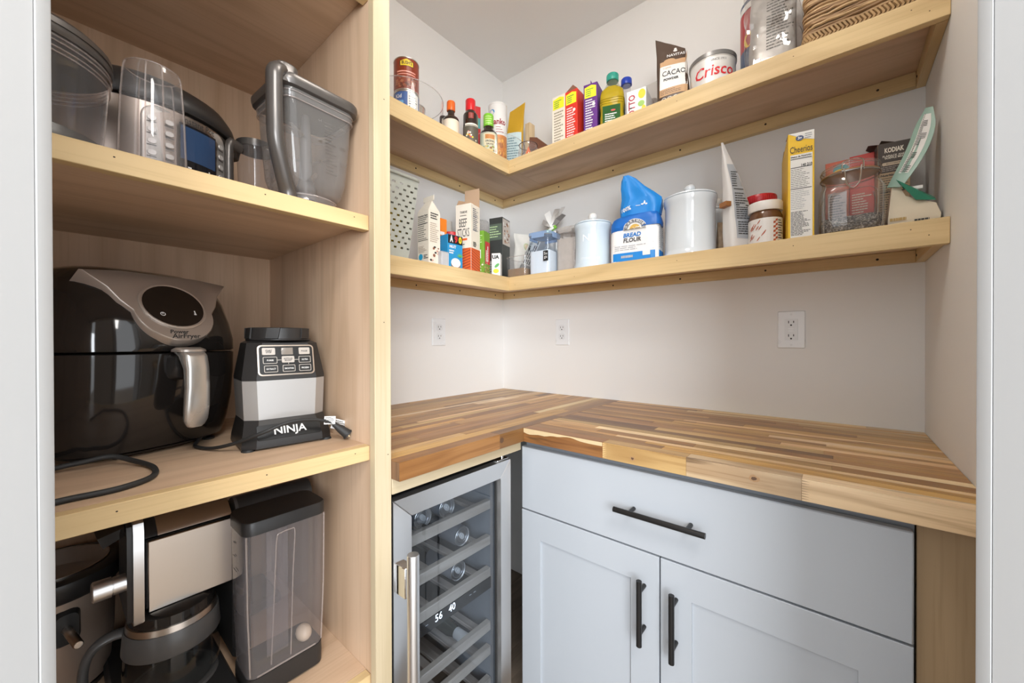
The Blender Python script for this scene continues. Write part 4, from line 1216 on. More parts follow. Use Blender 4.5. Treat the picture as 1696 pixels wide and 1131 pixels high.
for (x, z) in ((-0.012, 0.047), (0.018, 0.047), (0.038, 0.047), (-0.012, 0.028), (0.022, 0.028)):
    mb = MB(); mb.loft([[(R * math.cos((x + q[0]) / 0.1477), R * math.sin((x + q[0]) / 0.1477), z + q[1]) for q in rrect(0.020 * s1, 0.013 * s1, 0.004, 3)] for R, s1 in ((0.1476, 1), (0.1484, 0.95))]); obj('button', mb, PBT, cp)
# small jar behind the pitcher
sj = thing('blender_jar', 'small clear blender jar with a dark handle, left of the big square pitcher', 'jar', (0.302, -1.194, Z1), math.radians(-62))
sj.scale = (1, 1, 1.42)
mb = MB(); mb.lathe([(0.027, 0.0), (0.030, 0.004), (0.032, 0.03), (0.036, 0.115), (0.037, 0.12)], 32, cap1=False); obj('jar_body', mb, CLR, sj)
mb = MB(); mb.lathe([(0.0375, 0.1205), (0.0385, 0.123), (0.038, 0.131), (0.02, 0.133)], 32); obj('lid', mb, GUN, sj)
mb = MB(); mb.tube([(0.040, 0, 0.112), (0.056, 0, 0.113), (0.066, 0, 0.105), (0.066, 0, 0.03), (0.060, 0, 0.012), (0.036, 0, 0.010)], 0.0085, 10, 4); obj('handle', mb, GUN, sj)
# big square blender pitcher
pt = thing('blender_pitcher', 'large square smoke-clear blender pitcher with a gunmetal lid and curved handle', 'pitcher', (0.485, -1.160, Z1), math.radians(3))
def sq(w_, r, z): return at_z(rrect(w_, w_, r, 5), z)
mb = MB(); mb.lathe([(0.0575, 0.0), (0.0575, 0.022), (0.055, 0.026)], 40, cap1=False, cap0=False); br = obj('base_ring', mb, CLR, pt)
for z in (0.0012, 0.0225):
    mb = MB(); mb.tube([(0.0577 * math.cos(2 * PI * k / 40), 0.0577 * math.sin(2 * PI * k / 40), z) for k in range(41)], 0.0011, 5); obj('moulded_ring', mb, RIM, br)
mb = MB(); mb.loft([sq(0.096, 0.036, 0.026), sq(0.112, 0.034, 0.034), sq(0.122, 0.028, 0.06), sq(0.130, 0.022, 0.14), sq(0.134, 0.020, 0.198)], cap1=False); jr = obj('jar_body', mb, CLR2, pt, angle=60)
mb = MB(); mb.loft([sq(0.1345, 0.020, 0.186), sq(0.139, 0.020, 0.190), sq(0.139, 0.020, 0.205)], cap0=False, cap1=False); obj('rim_band', mb, CLR2, jr)
for z, w_ in ((0.187, 0.1385), (0.199, 0.1395)):
    q = sq(w_, 0.020, z); mb = MB(); mb.tube(q + [q[0]], 0.0011, 5); obj('moulded_ring', mb, RIM, jr)
mb = MB(); mb.loft([sq(0.142, 0.022, 0.2055), sq(0.152, 0.024, 0.207), sq(0.156, 0.025, 0.214), sq(0.156, 0.025, 0.222), sq(0.151, 0.024, 0.226), sq(0.10, 0.02, 0.227)]); ld = obj('lid', mb, GUN, pt)
mb = MB(); mb.loft([at_z(rrect(0.05, 0.040, 0.014, 4, 0.048, -0.062), 0.207), at_z(rrect(0.05, 0.040, 0.014, 4, 0.048, -0.062), 0.238), at_z(rrect(0.044, 0.034, 0.012, 4, 0.048, -0.062), 0.242)]); obj('lid_latch', mb, GUN, ld)
t = math.radians(-50)
hp = lambda r, z: (r * math.cos(t), r * math.sin(t), z)
mb = MB(); mb.tube([hp(0.078, 0.222), hp(0.098, 0.226), hp(0.112, 0.214), hp(0.114, 0.19), hp(0.113, 0.125), hp(0.108, 0.09), hp(0.086, 0.045), hp(0.072, 0.022), hp(0.068, 0.004)], lambda u: 0.0155 - 0.002 * math.sin(u * PI), 12, 6, flat=0.85)
obj('handle', mb, GUN, pt)
Mj = face(0, (0.0668, 0.012, 0.11), tilt=-2.3)
mb = MB(Mj)
for k in range(16):
    y = 0.058 - k * 0.0066
    L = 0.022 if k % 3 == 0 else 0.015
    mb.box(-0.006, -0.006 + L, y, y + 0.0007, 0, 0.0003)
obj('level_marks', mb, mat('print_brown', (0.09, 0.075, 0.06), 0.5), jr, recalc=False)
for (s_, x, y) in (('64', -0.015, 0.058), ('48', -0.015, 0.018), ('32', -0.015, -0.021), ('2000', 0.030, 0.058), ('1500', 0.030, 0.0185), ('1000', 0.030, -0.014)):
    text(jr, s_, 0.0075, Mj @ Matrix.Translation((x, y, 0.0004)), MATS['print_brown'])
mb = MB(); mb.lathe([(0.020, 0.026), (0.018, 0.05), (0.012, 0.075), (0.010, 0.15), (0.006, 0.2)], 12); obj('blade_shaft', mb, mat('shaft_grey', (0.16, 0.15, 0.145), 0.4), pt)
for k in range(3):
    M_ = Matrix.Rotation(k * 1.05, 4, 'Z') @ Matrix.Translation((0, 0, 0.06 + 0.045 * k))
    mb = MB(M_); mb.add([(-0.045, -0.004, 0.012), (-0.010, -0.009, 0), (0.010, -0.009, 0), (0.045, -0.004, 0.012), (0.045, 0.004, 0.013), (0.010, 0.009, 0.002), (-0.010, 0.009, 0.002), (-0.045, 0.004, 0.013)], [(0, 1, 6, 7), (1, 2, 5, 6), (2, 3, 4, 5)])
    obj('blade', mb, CHROME, pt, recalc=False)
# ================================================================= PANTRY GOODS: helpers
WHITEC = mat('carton_white', (0.78, 0.77, 0.74), 0.5)
CREAM = mat('carton_cream', (0.80, 0.73, 0.62), 0.5)
REDP = mat('print_red', (0.55, 0.03, 0.03), 0.4)
def carton(name, label, cat, loc, heading, w_, d_, h_, m, group=None, front=True):
    """box whose front (w wide) faces the heading in degrees; local +X is the front"""
    t = thing(name, label, cat, loc, math.radians(heading), group)
    b = obj('carton', MB().box(-d_ / 2, d_ / 2, -w_ / 2, w_ / 2, 0.0003, h_, 0.0008), m, t)
    F = face(0, (d_ / 2 + 0.0005, 0, 0))
    R = face(90, (0, w_ / 2 + 0.0005, 0))
    L = face(-90, (0, -w_ / 2 - 0.0005, 0))
    return t, b, F, R, L
def patch(parent, M, x0, x1, y0, y1, m, name='print', lift=0.0):
    mb = MB(); pquad(mb, M, x0, x1, y0, y1, lift); return obj(name, mb, m, parent, recalc=False)
def fine(parent, M, x0, x1, y1, y0, n, m, seed=1, h=0.45, lift=0.0003):
    mb = MB(); plines(mb, M, x0, x1, y1, y0, n, seed, h, lift); return obj('fine_print', mb, m, parent, recalc=False)
def TR(x, y, z=0.0003): return Matrix.Translation((x, y, z))
def bag_rings(w_, d_, h_, lean=(0, 0), topw=1.0, crumple=0.003, seed=0, n=36, m=16, p=3.2, pinch=1.8, topd=0.003, botscale=0.92, tip=0.0):
    rings = []
    for j in range(m + 1):
        t = j / m
        hw = w_ / 2 * (1 + (topw - 1) * t ** 1.3) * (botscale + (1 - botscale) * min(1, t * 6))
        hd = max(topd / 2, d_ / 2 * (1 - t ** pinch)) * (botscale + (1 - botscale) * min(1, t * 6))
        ring = []
        for (x, y) in sell(hd, hw, p, n):
            q = Vector((x * 18 + seed * 7.1, y * 22, t * h_ * 20))
            c = crumple * (0.25 + 0.75 * min(1, t * 3))
            nx = mnoise.noise(q) * c + mnoise.noise(q * 2.7) * c * 0.5
            ny = mnoise.noise(q + Vector((9.3, 0, 0))) * c * 0.6
            z = t * h_ + tip * t * (y / (w_ / 2)) + (mnoise.noise(q + Vector((0, 5.5, 0))) * c * 0.5 if 0 < j else 0.0)
            if j == 0: nx = ny = 0.0
            ring.append((x + nx + lean[0] * t ** 1.6, y + ny + lean[1] * t ** 1.6, max(0.0003, z)))
        rings.append(ring)
    return rings
def jar(t, prof, m, n=32, name='jar_body', cap0=True, cap1=True):
    mb = MB(); mb.lathe(prof, n, cap0=cap0, cap1=cap1); return obj(name, mb, m, t)
def wrapc(parent, R, z0, z1, m, a0=0, a1=360, name='label', R1=None):
    mb = MB(); bandcyl(mb, (0, 0), R, z0, z1, a0, a1, 32, R1); return obj(name, mb, m, parent, recalc=False)
ZU, ZL = 1.8895, 1.4173
BINC = clear('bin_acrylic', tint=(0.95, 0.95, 0.95), ior=1.45, rough=0.01, haze=0.02)
BINR = clear('bin_rim', tint=(0.86, 0.86, 0.86), ior=1.8, rough=0.05, haze=0.25, hazecol=(0.75, 0.73, 0.70))
def round_bin(label, loc, R, h_):
    t = thing('round_bin', label, 'bin', loc, 0, 'clear round bins on the upper shelf')
    jar(t, [(0.001, 0.0003), (R - .004, 0.0003), (R, 0.004), (R, h_)], BINC, 48, 'bin_wall', cap1=False)
    for z in (h_, 0.006):
        mb = MB(); mb.tube([(R * math.cos(2 * PI * k / 56), R * math.sin(2 * PI * k / 56), z) for k in range(57)], 0.0014, 6); obj('rim', mb, BINR, t)
    return t
SH = -62    # heading in degrees from the left shelf roughly towards the doorway
BIN_T = 0.0065

# ================================================================= UPPER SHELF, LEFT WALL
round_bin('clear round bin holding the two stacked cans, at the left end of the upper shelf', (0.155, -0.692, ZU), 0.130, 0.112)
round_bin('clear round bin holding the green-capped bottle and the crumb canister, in the upper corner', (0.158, -0.242, ZU), 0.138, 0.112)
TIN = mat('tin', (0.62, 0.60, 0.57), rough=0.28, metal=0.95)
def can(label, loc, R, h_, lab, group=None, a0=0, a1=360, name='food_can', cat='can'):
    t = thing(name, label, cat, loc, 0, group)
    jar(t, [(R - .003, 0.0003), (R, 0.0015), (R, 0.004), (R - .0012, 0.0045), (R - .0012, h_ - .0045), (R, h_ - .004), (R, h_ - .001), (R - .002, h_), (R - .003, h_ - .003), (0.001, h_ - .003)], TIN, 36, 'can_body')
    wrapc(t, R - .0007, 0.005, h_ - .005, lab, a0, a1)
    return t
BEAN = mat('label_brown', (0.23, 0.035, 0.012), 0.3)
LBLUE = mat('label_blue', (0.03, 0.10, 0.32), 0.35)
YEL = mat('print_yellow', (0.85, 0.60, 0.03), 0.4)
ZZ = ZU + BIN_T
c2 = can('short tin with a blue and white label, under the brown bean can', (0.212, -0.728, ZZ), 0.0415, 0.078, LBLUE)
wrapc(c2, 0.0412, 0.006, 0.072, WHITEC, -30, 30, 'label_panel')
mb = MB()
for k in range(6): bandcyl(mb, (0, 0), 0.0415, 0.018 + .008 * k, 0.0205 + .008 * k, -24, 18 - 5 * (k % 3), 6)
obj('fine_print', mb, PRN, c2, recalc=False)
text(c2, 'Kid', 0.017, None, TXL, bend=(0.0415, -72, (0, 0), 0.058), bold=0.0004)
wrapc(c2, 0.0414, 0.022, 0.044, mat('label_sky', (0.16, 0.42, 0.70), 0.4), -92, -48, 'label_panel')
c1 = can('brown bean can with a yellow badge, stacked on the blue and white tin', (0.212, -0.728, ZZ + .0782), 0.0415, 0.108, BEAN)
mb = MB()
hexo = [(-0.020, -0.008), (0.020, -0.008), (0.021, 0.006), (0.012, 0.0095), (0, 0.014), (-0.012, 0.0095), (-0.021, 0.006)]
def bend_poly(mb, poly, R, a, z):
    mb.add([(R * math.cos(math.radians(a) + x / R), R * math.sin(math.radians(a) + x / R), z + y) for x, y in poly], [tuple(range(len(poly)))])
for s1, m_ in ((1.12, PRN), (1.0, YEL)):
    mb.use(m_)
    for i in range(8):            # narrow upright strips follow the can's curve
        xa, xb = -0.021 * s1 + 0.042 * s1 * i / 8, -0.021 * s1 + 0.042 * s1 * (i + 1) / 8
        top = lambda x: (0.014 - 0.0075 * min(1, abs(x) / (0.021 * s1))) * s1
        bend_poly(mb, [(xa, -0.008 * s1), (xb, -0.008 * s1), (xb, top(xb)), (xa, top(xa))], 0.0412 + (0.0003 if m_ is YEL else 0), -33, 0.086)
obj('badge', mb, None, c1, recalc=False)
text(c1, "BUSH'S", 0.0150, None, PRN, bend=(0.0423, -33, (0, 0), 0.0865), bold=0.0003, width=0.033)
wrapc(c1, 0.0411, 0.058, 0.062, mat('print_pink', (0.75, 0.35, 0.28), 0.4), -80, 10, 'stripe')
wrapc(c1, 0.0411, 0.050, 0.053, MATS['print_pink'], -80, 10, 'stripe')
BEANS = mat('bean_photo', (0.28, 0.06, 0.025), 0.35)
mb = MB(); rd = random.Random(4)
for k in range(60):
    a, z = rd.uniform(-85, 15), rd.uniform(0.010, 0.042)
    mb.use([BEANS, mat('bean_light', (0.42, 0.14, 0.06), 0.35), mat('bean_dark', (0.12, 0.025, 0.012), 0.35)][k % 3])
    bend_poly(mb, [(0.005 * math.cos(t * .785), 0.003 * math.sin(t * .785)) for t in range(8)], 0.0412 + k * 0.000004, a, z)
obj('bean_photo', mb, None, c1, recalc=False)
sc2 = can('plain steel canister at the right inside the left round bin', (0.145, -0.645, ZZ), 0.036, 0.105, mat('pale_metal', (0.62, 0.58, 0.52), 0.25, metal=0.8))

SAUCE = mat('dark_sauce_glass', (0.022, 0.010, 0.006), rough=0.07, spec=0.6)
def bottle(name, label, loc, R, h_body, R_neck, h_neck, h_cap, R_cap, m_glass, m_cap, group=None, cat='bottle'):
    t = thing(name, label, cat, loc, 0, group)
    sh = (R - R_neck) * 1.1
    jar(t, [(R * .92, 0.0003), (R, 0.004), (R, h_body), (R * .92, h_body + sh * .45), (R_neck * 1.1, h_body + sh), (R_neck, h_body + sh + .006), (R_neck * .95, h_body + sh + h_neck)], m_glass, 32, 'bottle_body')
    z0 = h_body + sh + h_neck - 0.001
    jar(t, [(R_cap * .98, z0), (R_cap, z0 + .001), (R_cap, z0 + h_cap - .003), (R_cap * .9, z0 + h_cap)], m_cap, 28, 'cap')
    return t
w1 = bottle('sauce_bottle', 'small dark sauce bottle with an orange cap and cream label, left of the second bin', (0.205, -0.527, ZU), 0.030, 0.092, 0.0125, 0.020, 0.034, 0.0158, SAUCE, mat('orange_cap', (0.78, 0.13, 0.015), 0.35))
wrapc(w1, 0.0304, 0.012, 0.088, mat('label_cream', (0.78, 0.66, 0.52), 0.5))
wrapc(w1, 0.0307, 0.012, 0.030, REDP, -70, -10, 'label_band')
wrapc(w1, 0.0306, 0.040, 0.0416, REDP, -90, 20, 'label_band')
jar(w1, [(0.0142, 0.128), (0.0146, 0.129), (0.0146, 0.136), (0.0142, 0.137)], mat('clear_shrink', (0.45, 0.10, 0.03), 0.2), 24, 'neck_band')
r1 = bottle('sauce_bottle', 'dark sauce bottle with a tall red cap, just left of the green-capped bottle', (0.222, -0.442, ZU), 0.029, 0.142, 0.0195, 0.006, 0.046, 0.0195, SAUCE, mat('red_cap', (0.62, 0.015, 0.02), 0.3))
wrapc(r1, 0.0293, 0.020, 0.096, mat('label_charcoal', (0.10, 0.085, 0.06), 0.5))
wrapc(r1, 0.0295, 0.096, 0.102, CREAM, -90, 30, 'label_band')
wrapc(r1, 0.0296, 0.092, 0.0935, CREAM, -90, 30, 'label_band')
wrapc(r1, 0.0294, 0.120, 0.142, mat('label_emblem', (0.25, 0.03, 0.02), 0.4), -60, -20, 'emblem')
mb = MB(); rd = random.Random(8)
for k in range(16): bend_poly(mb.use([CREAM, YEL, REDP][k % 3]), [(0.004 * math.cos(t), 0.0035 * math.sin(t)) for t in range(6)], 0.0295, rd.uniform(-80, 0), rd.uniform(0.03, 0.07))
obj('label_photo', mb, None, r1, recalc=False)
g1 = bottle('sauce_bottle', 'dark sauce bottle with a bright green cap and pale label in the corner bin', (0.208, -0.326, ZZ), 0.0365, 0.112, 0.0195, 0.016, 0.050, 0.0212, SAUCE, mat('lime_cap', (0.22, 0.58, 0.03), 0.35))
SAGE = mat('label_sage', (0.60, 0.62, 0.46), 0.5)
wrapc(g1, 0.0370, 0.030, 0.110, SAGE, -115, 45)
wrapc(g1, 0.0373, 0.056, 0.106, mat('label_sand', (0.82, 0.72, 0.48), 0.5), -78, 4, 'label_panel')
wrapc(g1, 0.0375, 0.082, 0.100, mat('label_ochre', (0.60, 0.22, 0.04), 0.5), -68, -6, 'label_panel')
text(g1, 'ORIGINAL', 0.0115, None, PRN, bend=(0.0376, -37, (0, 0), 0.073), bold=0.0004, width=0.040)
text(g1, 'SAUCE', 0.0095, None, PRN, bend=(0.0376, -37, (0, 0), 0.061), bold=0.0004, width=0.030)
mb = MB(); rd = random.Random(5)
for k in range(22): bend_poly(mb.use([mat('noodle', (0.80, 0.55, 0.20), 0.5), mat('herb', (0.25, 0.35, 0.08), 0.5), BEANS][k % 3]), [(0.006 * math.cos(t), 0.004 * math.sin(t)) for t in range(6)], 0.0375 + k * .00001, rd.uniform(-80, 10), rd.uniform(0.034, 0.052))
obj('label_photo', mb, None, g1, recalc=False)
mb = MB()
for k in range(4): bandcyl(mb, (0, 0), 0.0214, 0.153 + .009 * k, 0.1565 + .009 * k, -85, -5 - 8 * (k % 2), 6)
obj('cap_print', mb, mat('print_lime', (0.55, 0.78, 0.30), 0.4), g1, recalc=False)
# canister of bread crumbs
pk = thing('crumb_canister', 'white bread crumb canister with orange food photos, in the corner bin', 'canister', (0.170, -0.226, ZZ), 0)
jar(pk, [(0.039, 0.0003), (0.040, 0.002), (0.040, 0.285), (0.041, 0.286), (0.041, 0.292), (0.039, 0.293), (0.037, 0.290), (0.001, 0.290)], mat('canister_white', (0.80, 0.78, 0.75), 0.4), 36, 'canister_body')
text(pk, 'panko', 0.034, None, mat('print_maroon', (0.33, 0.03, 0.04), 0.4), bend=(0.0405, -45, (0, 0), 0.206), bold=0.0010, width=0.070)
mb = MB(); bend_poly(mb, [(0.014 * math.cos(t * .39), 0.012 * math.sin(t * .39)) for t in range(16)], 0.0406, -88, 0.250); obj('badge', mb, mat('badge_blue', (0.05, 0.28, 0.60), 0.4), pk, recalc=False)
wrapc(pk, 0.0403, 0.010, 0.150, mat('photo_orange', (0.60, 0.21, 0.04), 0.4), -75, 25, 'photo')
mb = MB(); rd = random.Random(9)
for k in range(40):
    q = rd.uniform(0.005, 0.010)
    bend_poly(mb.use([mat('fry_gold', (0.80, 0.42, 0.08), 0.4), mat('fry_brown', (0.40, 0.12, 0.03), 0.4), mat('fry_amber', (0.70, 0.30, 0.05), 0.4)][k % 3]), [(q * math.cos(t * .7), q * 1.3 * math.sin(t * .7)) for t in range(9)], 0.0405 + k * .000006, rd.uniform(-66, 16), rd.uniform(0.022, 0.138))
obj('photo_pieces', mb, None, pk, recalc=False)
mb = MB()
for k in range(3): bandcyl(mb, (0, 0), 0.0404, 0.162 + .010 * k, 0.1645 + .010 * k, -60, -10 - 10 * k, 8)
obj('fine_print', mb, MATS['print_maroon'], pk, recalc=False)
# things behind, partly seen
b_ = bottle('sauce_bottle', 'black-capped dark bottle half hidden behind the orange-capped bottle', (0.11, -0.485, ZU), 0.026, 0.10, 0.012, 0.020, 0.028, 0.0145, SAUCE, BLACK)
b_ = bottle('sauce_bottle', 'yellow-labelled dark bottle half hidden between the orange-capped and red-capped bottles', (0.10, -0.415, ZU), 0.027, 0.115, 0.013, 0.014, 0.022, 0.0145, SAUCE, BLACK)
wrapc(b_, 0.0275, 0.06, 0.113, YEL)
t, b, F, R, L = carton('food_box', 'red carton standing behind the red-capped and green-capped bottles', 'box', (0.105, -0.312, ZZ), -25, 0.055, 0.032, 0.275, mat('carton_red', (0.55, 0.03, 0.035), 0.45))
patch(t, F, -0.02, 0.026, 0.18, 0.225, mat('print_teal', (0.10, 0.35, 0.35), 0.5))
# yellow bag behind the canister
yb = thing('snack_bag', 'golden yellow snack bag leaning in the upper corner behind the bread crumb canister', 'bag', (0.176, -0.130, ZZ), math.radians(-60))
mb = MB(); mb.loft(bag_rings(0.084, 0.036, 0.330, (0.0, 0.022), 0.86, 0.004, 3, tip=0.022)); y_ = obj('bag', mb, mat('foil_gold', (0.62, 0.36, 0.025), 0.30, metal=0.25), yb, angle=60)
mb = MB(); pgrid(mb, face(0, (0.02, 0.005, 0)), -0.036, 0.036, 0.03, 0.21); o_ = obj('bag_panel', mb, mat('panel_pale', (0.55, 0.66, 0.66), 0.45), yb, recalc=False); wrap_verts(o_.data.vertices, y_, (1, 0, 0))
mb = MB(); plines(mb, face(0, (0.02, 0.005, 0)), -0.034, 0.032, 0.19, 0.05, 12, 3); o_ = obj('fine_print', mb, mat('print_slate', (0.15, 0.25, 0.28), 0.5), yb, recalc=False); wrap_verts(o_.data.vertices, y_, (1, 0, 0), 0.0014)

# ================================================================= UPPER SHELF, BACK WALL
sj = thing('glass_jar', 'small clear jar with orange packets inside, at the inner corner of the upper shelf', 'jar', (0.322, -0.205, ZU), 0)
jar(sj, [(0.040, 0.0003), (0.042, 0.004), (0.042, 0.066), (0.036, 0.080), (0.038, 0.086)], CLR, 32, 'jar_body', cap1=False)
mb = MB(); mb.tube([(0.038 * math.cos(2 * PI * k / 36), 0.038 * math.sin(2 * PI * k / 36), 0.087) for k in range(37)], 0.0016, 6); obj('rim', mb, mat('dark_rim', (0.10, 0.06, 0.05), 0.3), sj)
for k, (x, y, r, q) in enumerate(((0.008, -0.012, 20, 0.07), (-0.012, 0.008, 70, 0.062), (0.0, 0.02, 120, 0.05))):
    M_ = Matrix.Translation((x, y, 0.008)) @ Matrix.Rotation(math.radians(r - 90), 4, 'Z')
    mb = MB(M_); mb.add([(0.004, -0.026, 0), (0.004, 0.026, 0), (0.0, 0.002, q), (-0.004, -0.026, 0), (-0.004, 0.026, 0), (-0.001, 0.002, q)], [(0, 1, 2), (5, 4, 3), (0, 3, 4, 1), (1, 4, 5, 2), (2, 5, 3, 0)])
    obj('packet', mb, [mat('packet_orange', (0.75, 0.14, 0.02), 0.35), mat('packet_white', (0.72, 0.68, 0.62), 0.4), mat('packet_brown', (0.30, 0.12, 0.05), 0.4)][k], sj)
tag(obj('wood_block', MB().box(0.188, 0.216, -0.055, -0.015, ZU, ZU + 0.290, .0015), wood('block_pine', 'Z', (0.68, 0.50, 0.28), (0.76, 0.60, 0.38), (0.5, 0.34, 0.18))), 'pale upright wooden block in the upper corner, left of the brown slab', 'block')
bs = thing('brown_slab', 'dark brown slab with ridges leaning beside the pale wooden block on the upper shelf', 'slab', (0.292, -0.100, ZU), math.radians(-70))
BRS = mat('slab_brown', (0.17, 0.065, 0.035), 0.4, noise_amt=0.15, nscale=30)
mb = MB(Matrix.Rotation(math.radians(-12), 4, 'Y')); mb.loft([[(x, y, z) for y, z in [(-0.045, 0.002), (0.055, 0.002), (0.055, 0.130), (-0.010, 0.192), (-0.045, 0.200)]] for x in (-0.011, 0.011)]); sl = obj('slab', mb, BRS, bs)
for k in range(4):
    mb = MB(Matrix.Rotation(math.radians(-12), 4, 'Y')); mb.box(0.0112, 0.0135, -0.030, 0.045 - 0.004 * k, 0.035 + 0.030 * k, 0.047 + 0.030 * k, .001); obj('ridge', mb, BRS, sl)
# three slim cartons
def slim(label, x0, x1, yf, h_, m, heading, gable):
    t, b, F, R, L = carton('slim_box', label, 'box', ((x0 + x1) / 2, yf + 0.072, ZU), heading, x1 - x0, 0.14, h_, m, 'slim cartons standing side by side')
    w_ = x1 - x0
    BY = mat('badge_yellow', (0.80, 0.76, 0.03), 0.4)
    mb = MB()
    q = [(-w_ * .42, h_ - .050), (w_ * .42, h_ - .050), (w_ * .42, h_ - .012), (0.004, h_ - .006), (-w_ * .42, h_ - .012)]
    mb.add([F @ Vector((x, y, 0.0002)) for x, y in q], [tuple(range(5))]); obj('badge', mb, BY, t, recalc=False)
    fine(t, F, -w_ * .32, w_ * .34, h_ - .016, h_ - .046, 4, mat('print_green', (0.10, 0.30, 0.05), 0.5), 5, 0.5)
    return t, F, R, L, w_
t, F, R, L, w_ = slim('slim cream carton with a yellow badge, left of the red carton', 0.470, 0.527, -0.250, 0.203, CREAM, -88, True)
fine(t, F, -w_ * .34, w_ * .40, 0.145, 0.03, 11, mat('print_mud', (0.30, 0.26, 0.18), 0.5), 2)
t, F, R, L, w_ = slim('slim red carton with a yellow badge, between the cream and purple cartons', 0.5285, 0.580, -0.250, 0.200, mat('carton_scarlet', (0.66, 0.035, 0.02), 0.45), -88, True)
fine(t, F, -w_ * .36, w_ * .38, 0.140, 0.03, 12, WHITEC, 3)
mb = MB(); pdisc(mb, F, 0.012, 0.125, 0.006, 0.006); obj('dot', mb, WHITEC, t, recalc=False)
mb = MB(); mb.loft([[(0.068, -0.0255, 0.2003), (0.0685, 0.0255, 0.2003)], [(0.066, 0.004, 0.2205), (0.066, 0.006, 0.2205)], [(-0.03, 0.004, 0.2205), (-0.03, 0.006, 0.2205)], [(-0.069, -0.0255, 0.2003), (-0.069, 0.0255, 0.2003)]], False, False, False)
obj('flap', mb, mat('carton_dark_brown', (0.22, 0.10, 0.06), 0.6), t, recalc=False)  # pointed top flap in dark brown
t, F, R, L, w_ = slim('slim purple carton with a yellow badge, left of the oil bottle', 0.597, 0.648, -0.248, 0.194, mat('carton_purple', (0.115, 0.025, 0.21), 0.45), -80, False)
fine(t, F, -w_ * .36, w_ * .40, 0.140, 0.03, 12, WHITEC, 4)
mb = MB(); pdisc(mb, F, 0.012, 0.118, 0.006, 0.006); obj('dot', mb, WHITEC, t, recalc=False)
mb = MB(); pdisc(mb, R, 0.035, 0.10, 0.03, 0.05); obj('photo', mb, mat('photo_gold', (0.62, 0.40, 0.12), 0.5), t, recalc=False)
mb = MB(); mb.box(-0.069, 0.069, 0.0, 0.0006, 0.194, 0.206); obj('flap', mb, MATS['carton_purple'], t)
# oil bottle
ob = thing('oil_bottle', 'square bottle of golden oil with a green cap, right of the purple carton', 'bottle', (0.701, -0.205, ZU), math.radians(-70))
OIL = mat('golden_oil', (0.58, 0.42, 0.025), rough=0.06, spec=0.6)
n_ = OIL.node_tree.nodes['Principled BSDF']; n_.inputs['Transmission Weight'].default_value = 0.35; n_.inputs['IOR'].default_value = 1.2
rs = [at_z(rrect(0.082 * k, 0.082 * k, 0.02 * k, 5), z) for k, z in ((0.9, 0.0005), (1.0, 0.006), (1.0, 0.055), (0.97, 0.062), (0.97, 0.086), (1.0, 0.092), (1.0, 0.128))]
rs += [at_z(rrect(0.082 * k, 0.082 * k, min(0.0405 * k, 0.02 * k + (1 - k) * .03), 5), z) for k, z in ((0.94, 0.145), (0.72, 0.160))]
mb = MB(); mb.loft(rs); bo = obj('oil_body', mb, OIL, ob, angle=50)
rs2 = [at_z(sell(0.0305 - 0.0022 * k, 0.0305 - 0.0022 * k, 2.4, 24), 0.1602 + 0.0045 * k) for k in range(5)] + [at_z(sell(0.0175, 0.0175, 2, 24), 0.192)]
mb = MB(); mb.loft(rs2, True, True); obj('bottle_neck', mb, clear('bottle_clear', tint=(0.85, 0.86, 0.78), ior=1.5, haze=0.10, hazecol=(0.7, 0.66, 0.5)), ob, angle=50)
mb = MB(); mb.lathe([(0.0205, 0.190), (0.021, 0.191), (0.021, 0.212), (0.0195, 0.2145), (0.001, 0.215)], 36)
for k in range(36):
    a = 2 * PI * k / 36
    mb.box(0.0208 * math.cos(a) - .0004, 0.0208 * math.cos(a) + .0004, 0.0208 * math.sin(a) - .0004, 0.0208 * math.sin(a) + .0004, 0.193, 0.211)
obj('cap', mb, mat('teal_cap', (0.01, 0.27, 0.20), 0.35), ob)
GRN = mat('label_green', (0.02, 0.085, 0.018), 0.55, spec=0.15)
for hd_ in (0, 90, -90):
    M_ = face(hd_, (0.0415 * math.cos(math.radians(hd_)), 0.0415 * math.sin(math.radians(hd_)), 0))
    patch(ob, M_, -0.030, 0.030, 0.012, 0.086, GRN, 'label')
    fine(ob, M_, -0.022, 0.022, 0.060, 0.022, 5, WHITEC, 6)
    mb = MB(); pdisc(mb, M_, 0.006, 0.068, 0.008, 0.003, lift=0.0003); obj('label_mark', mb, REDP, ob, recalc=False)
for z in (0.096, 0.104, 0.112):
    q = at_z(rrect(0.0825, 0.0825, 0.02, 5), z); mb = MB(); mb.tube(q + [q[0]], 0.0016, 6); obj('moulded_ridge', mb, OIL, bo)
# clear bottle with blue cap behind
wb = bottle('clear_bottle', 'clear bottle with a bright blue cap behind the oil bottle', (0.705, -0.095, ZU), 0.038, 0.175, 0.016, 0.032, 0.024, 0.0200, clear('bottle_clear2', tint=(0.93, 0.93, 0.93), ior=1.5, haze=0.12), mat('blue_cap', (0.012, 0.05, 0.42), 0.3))
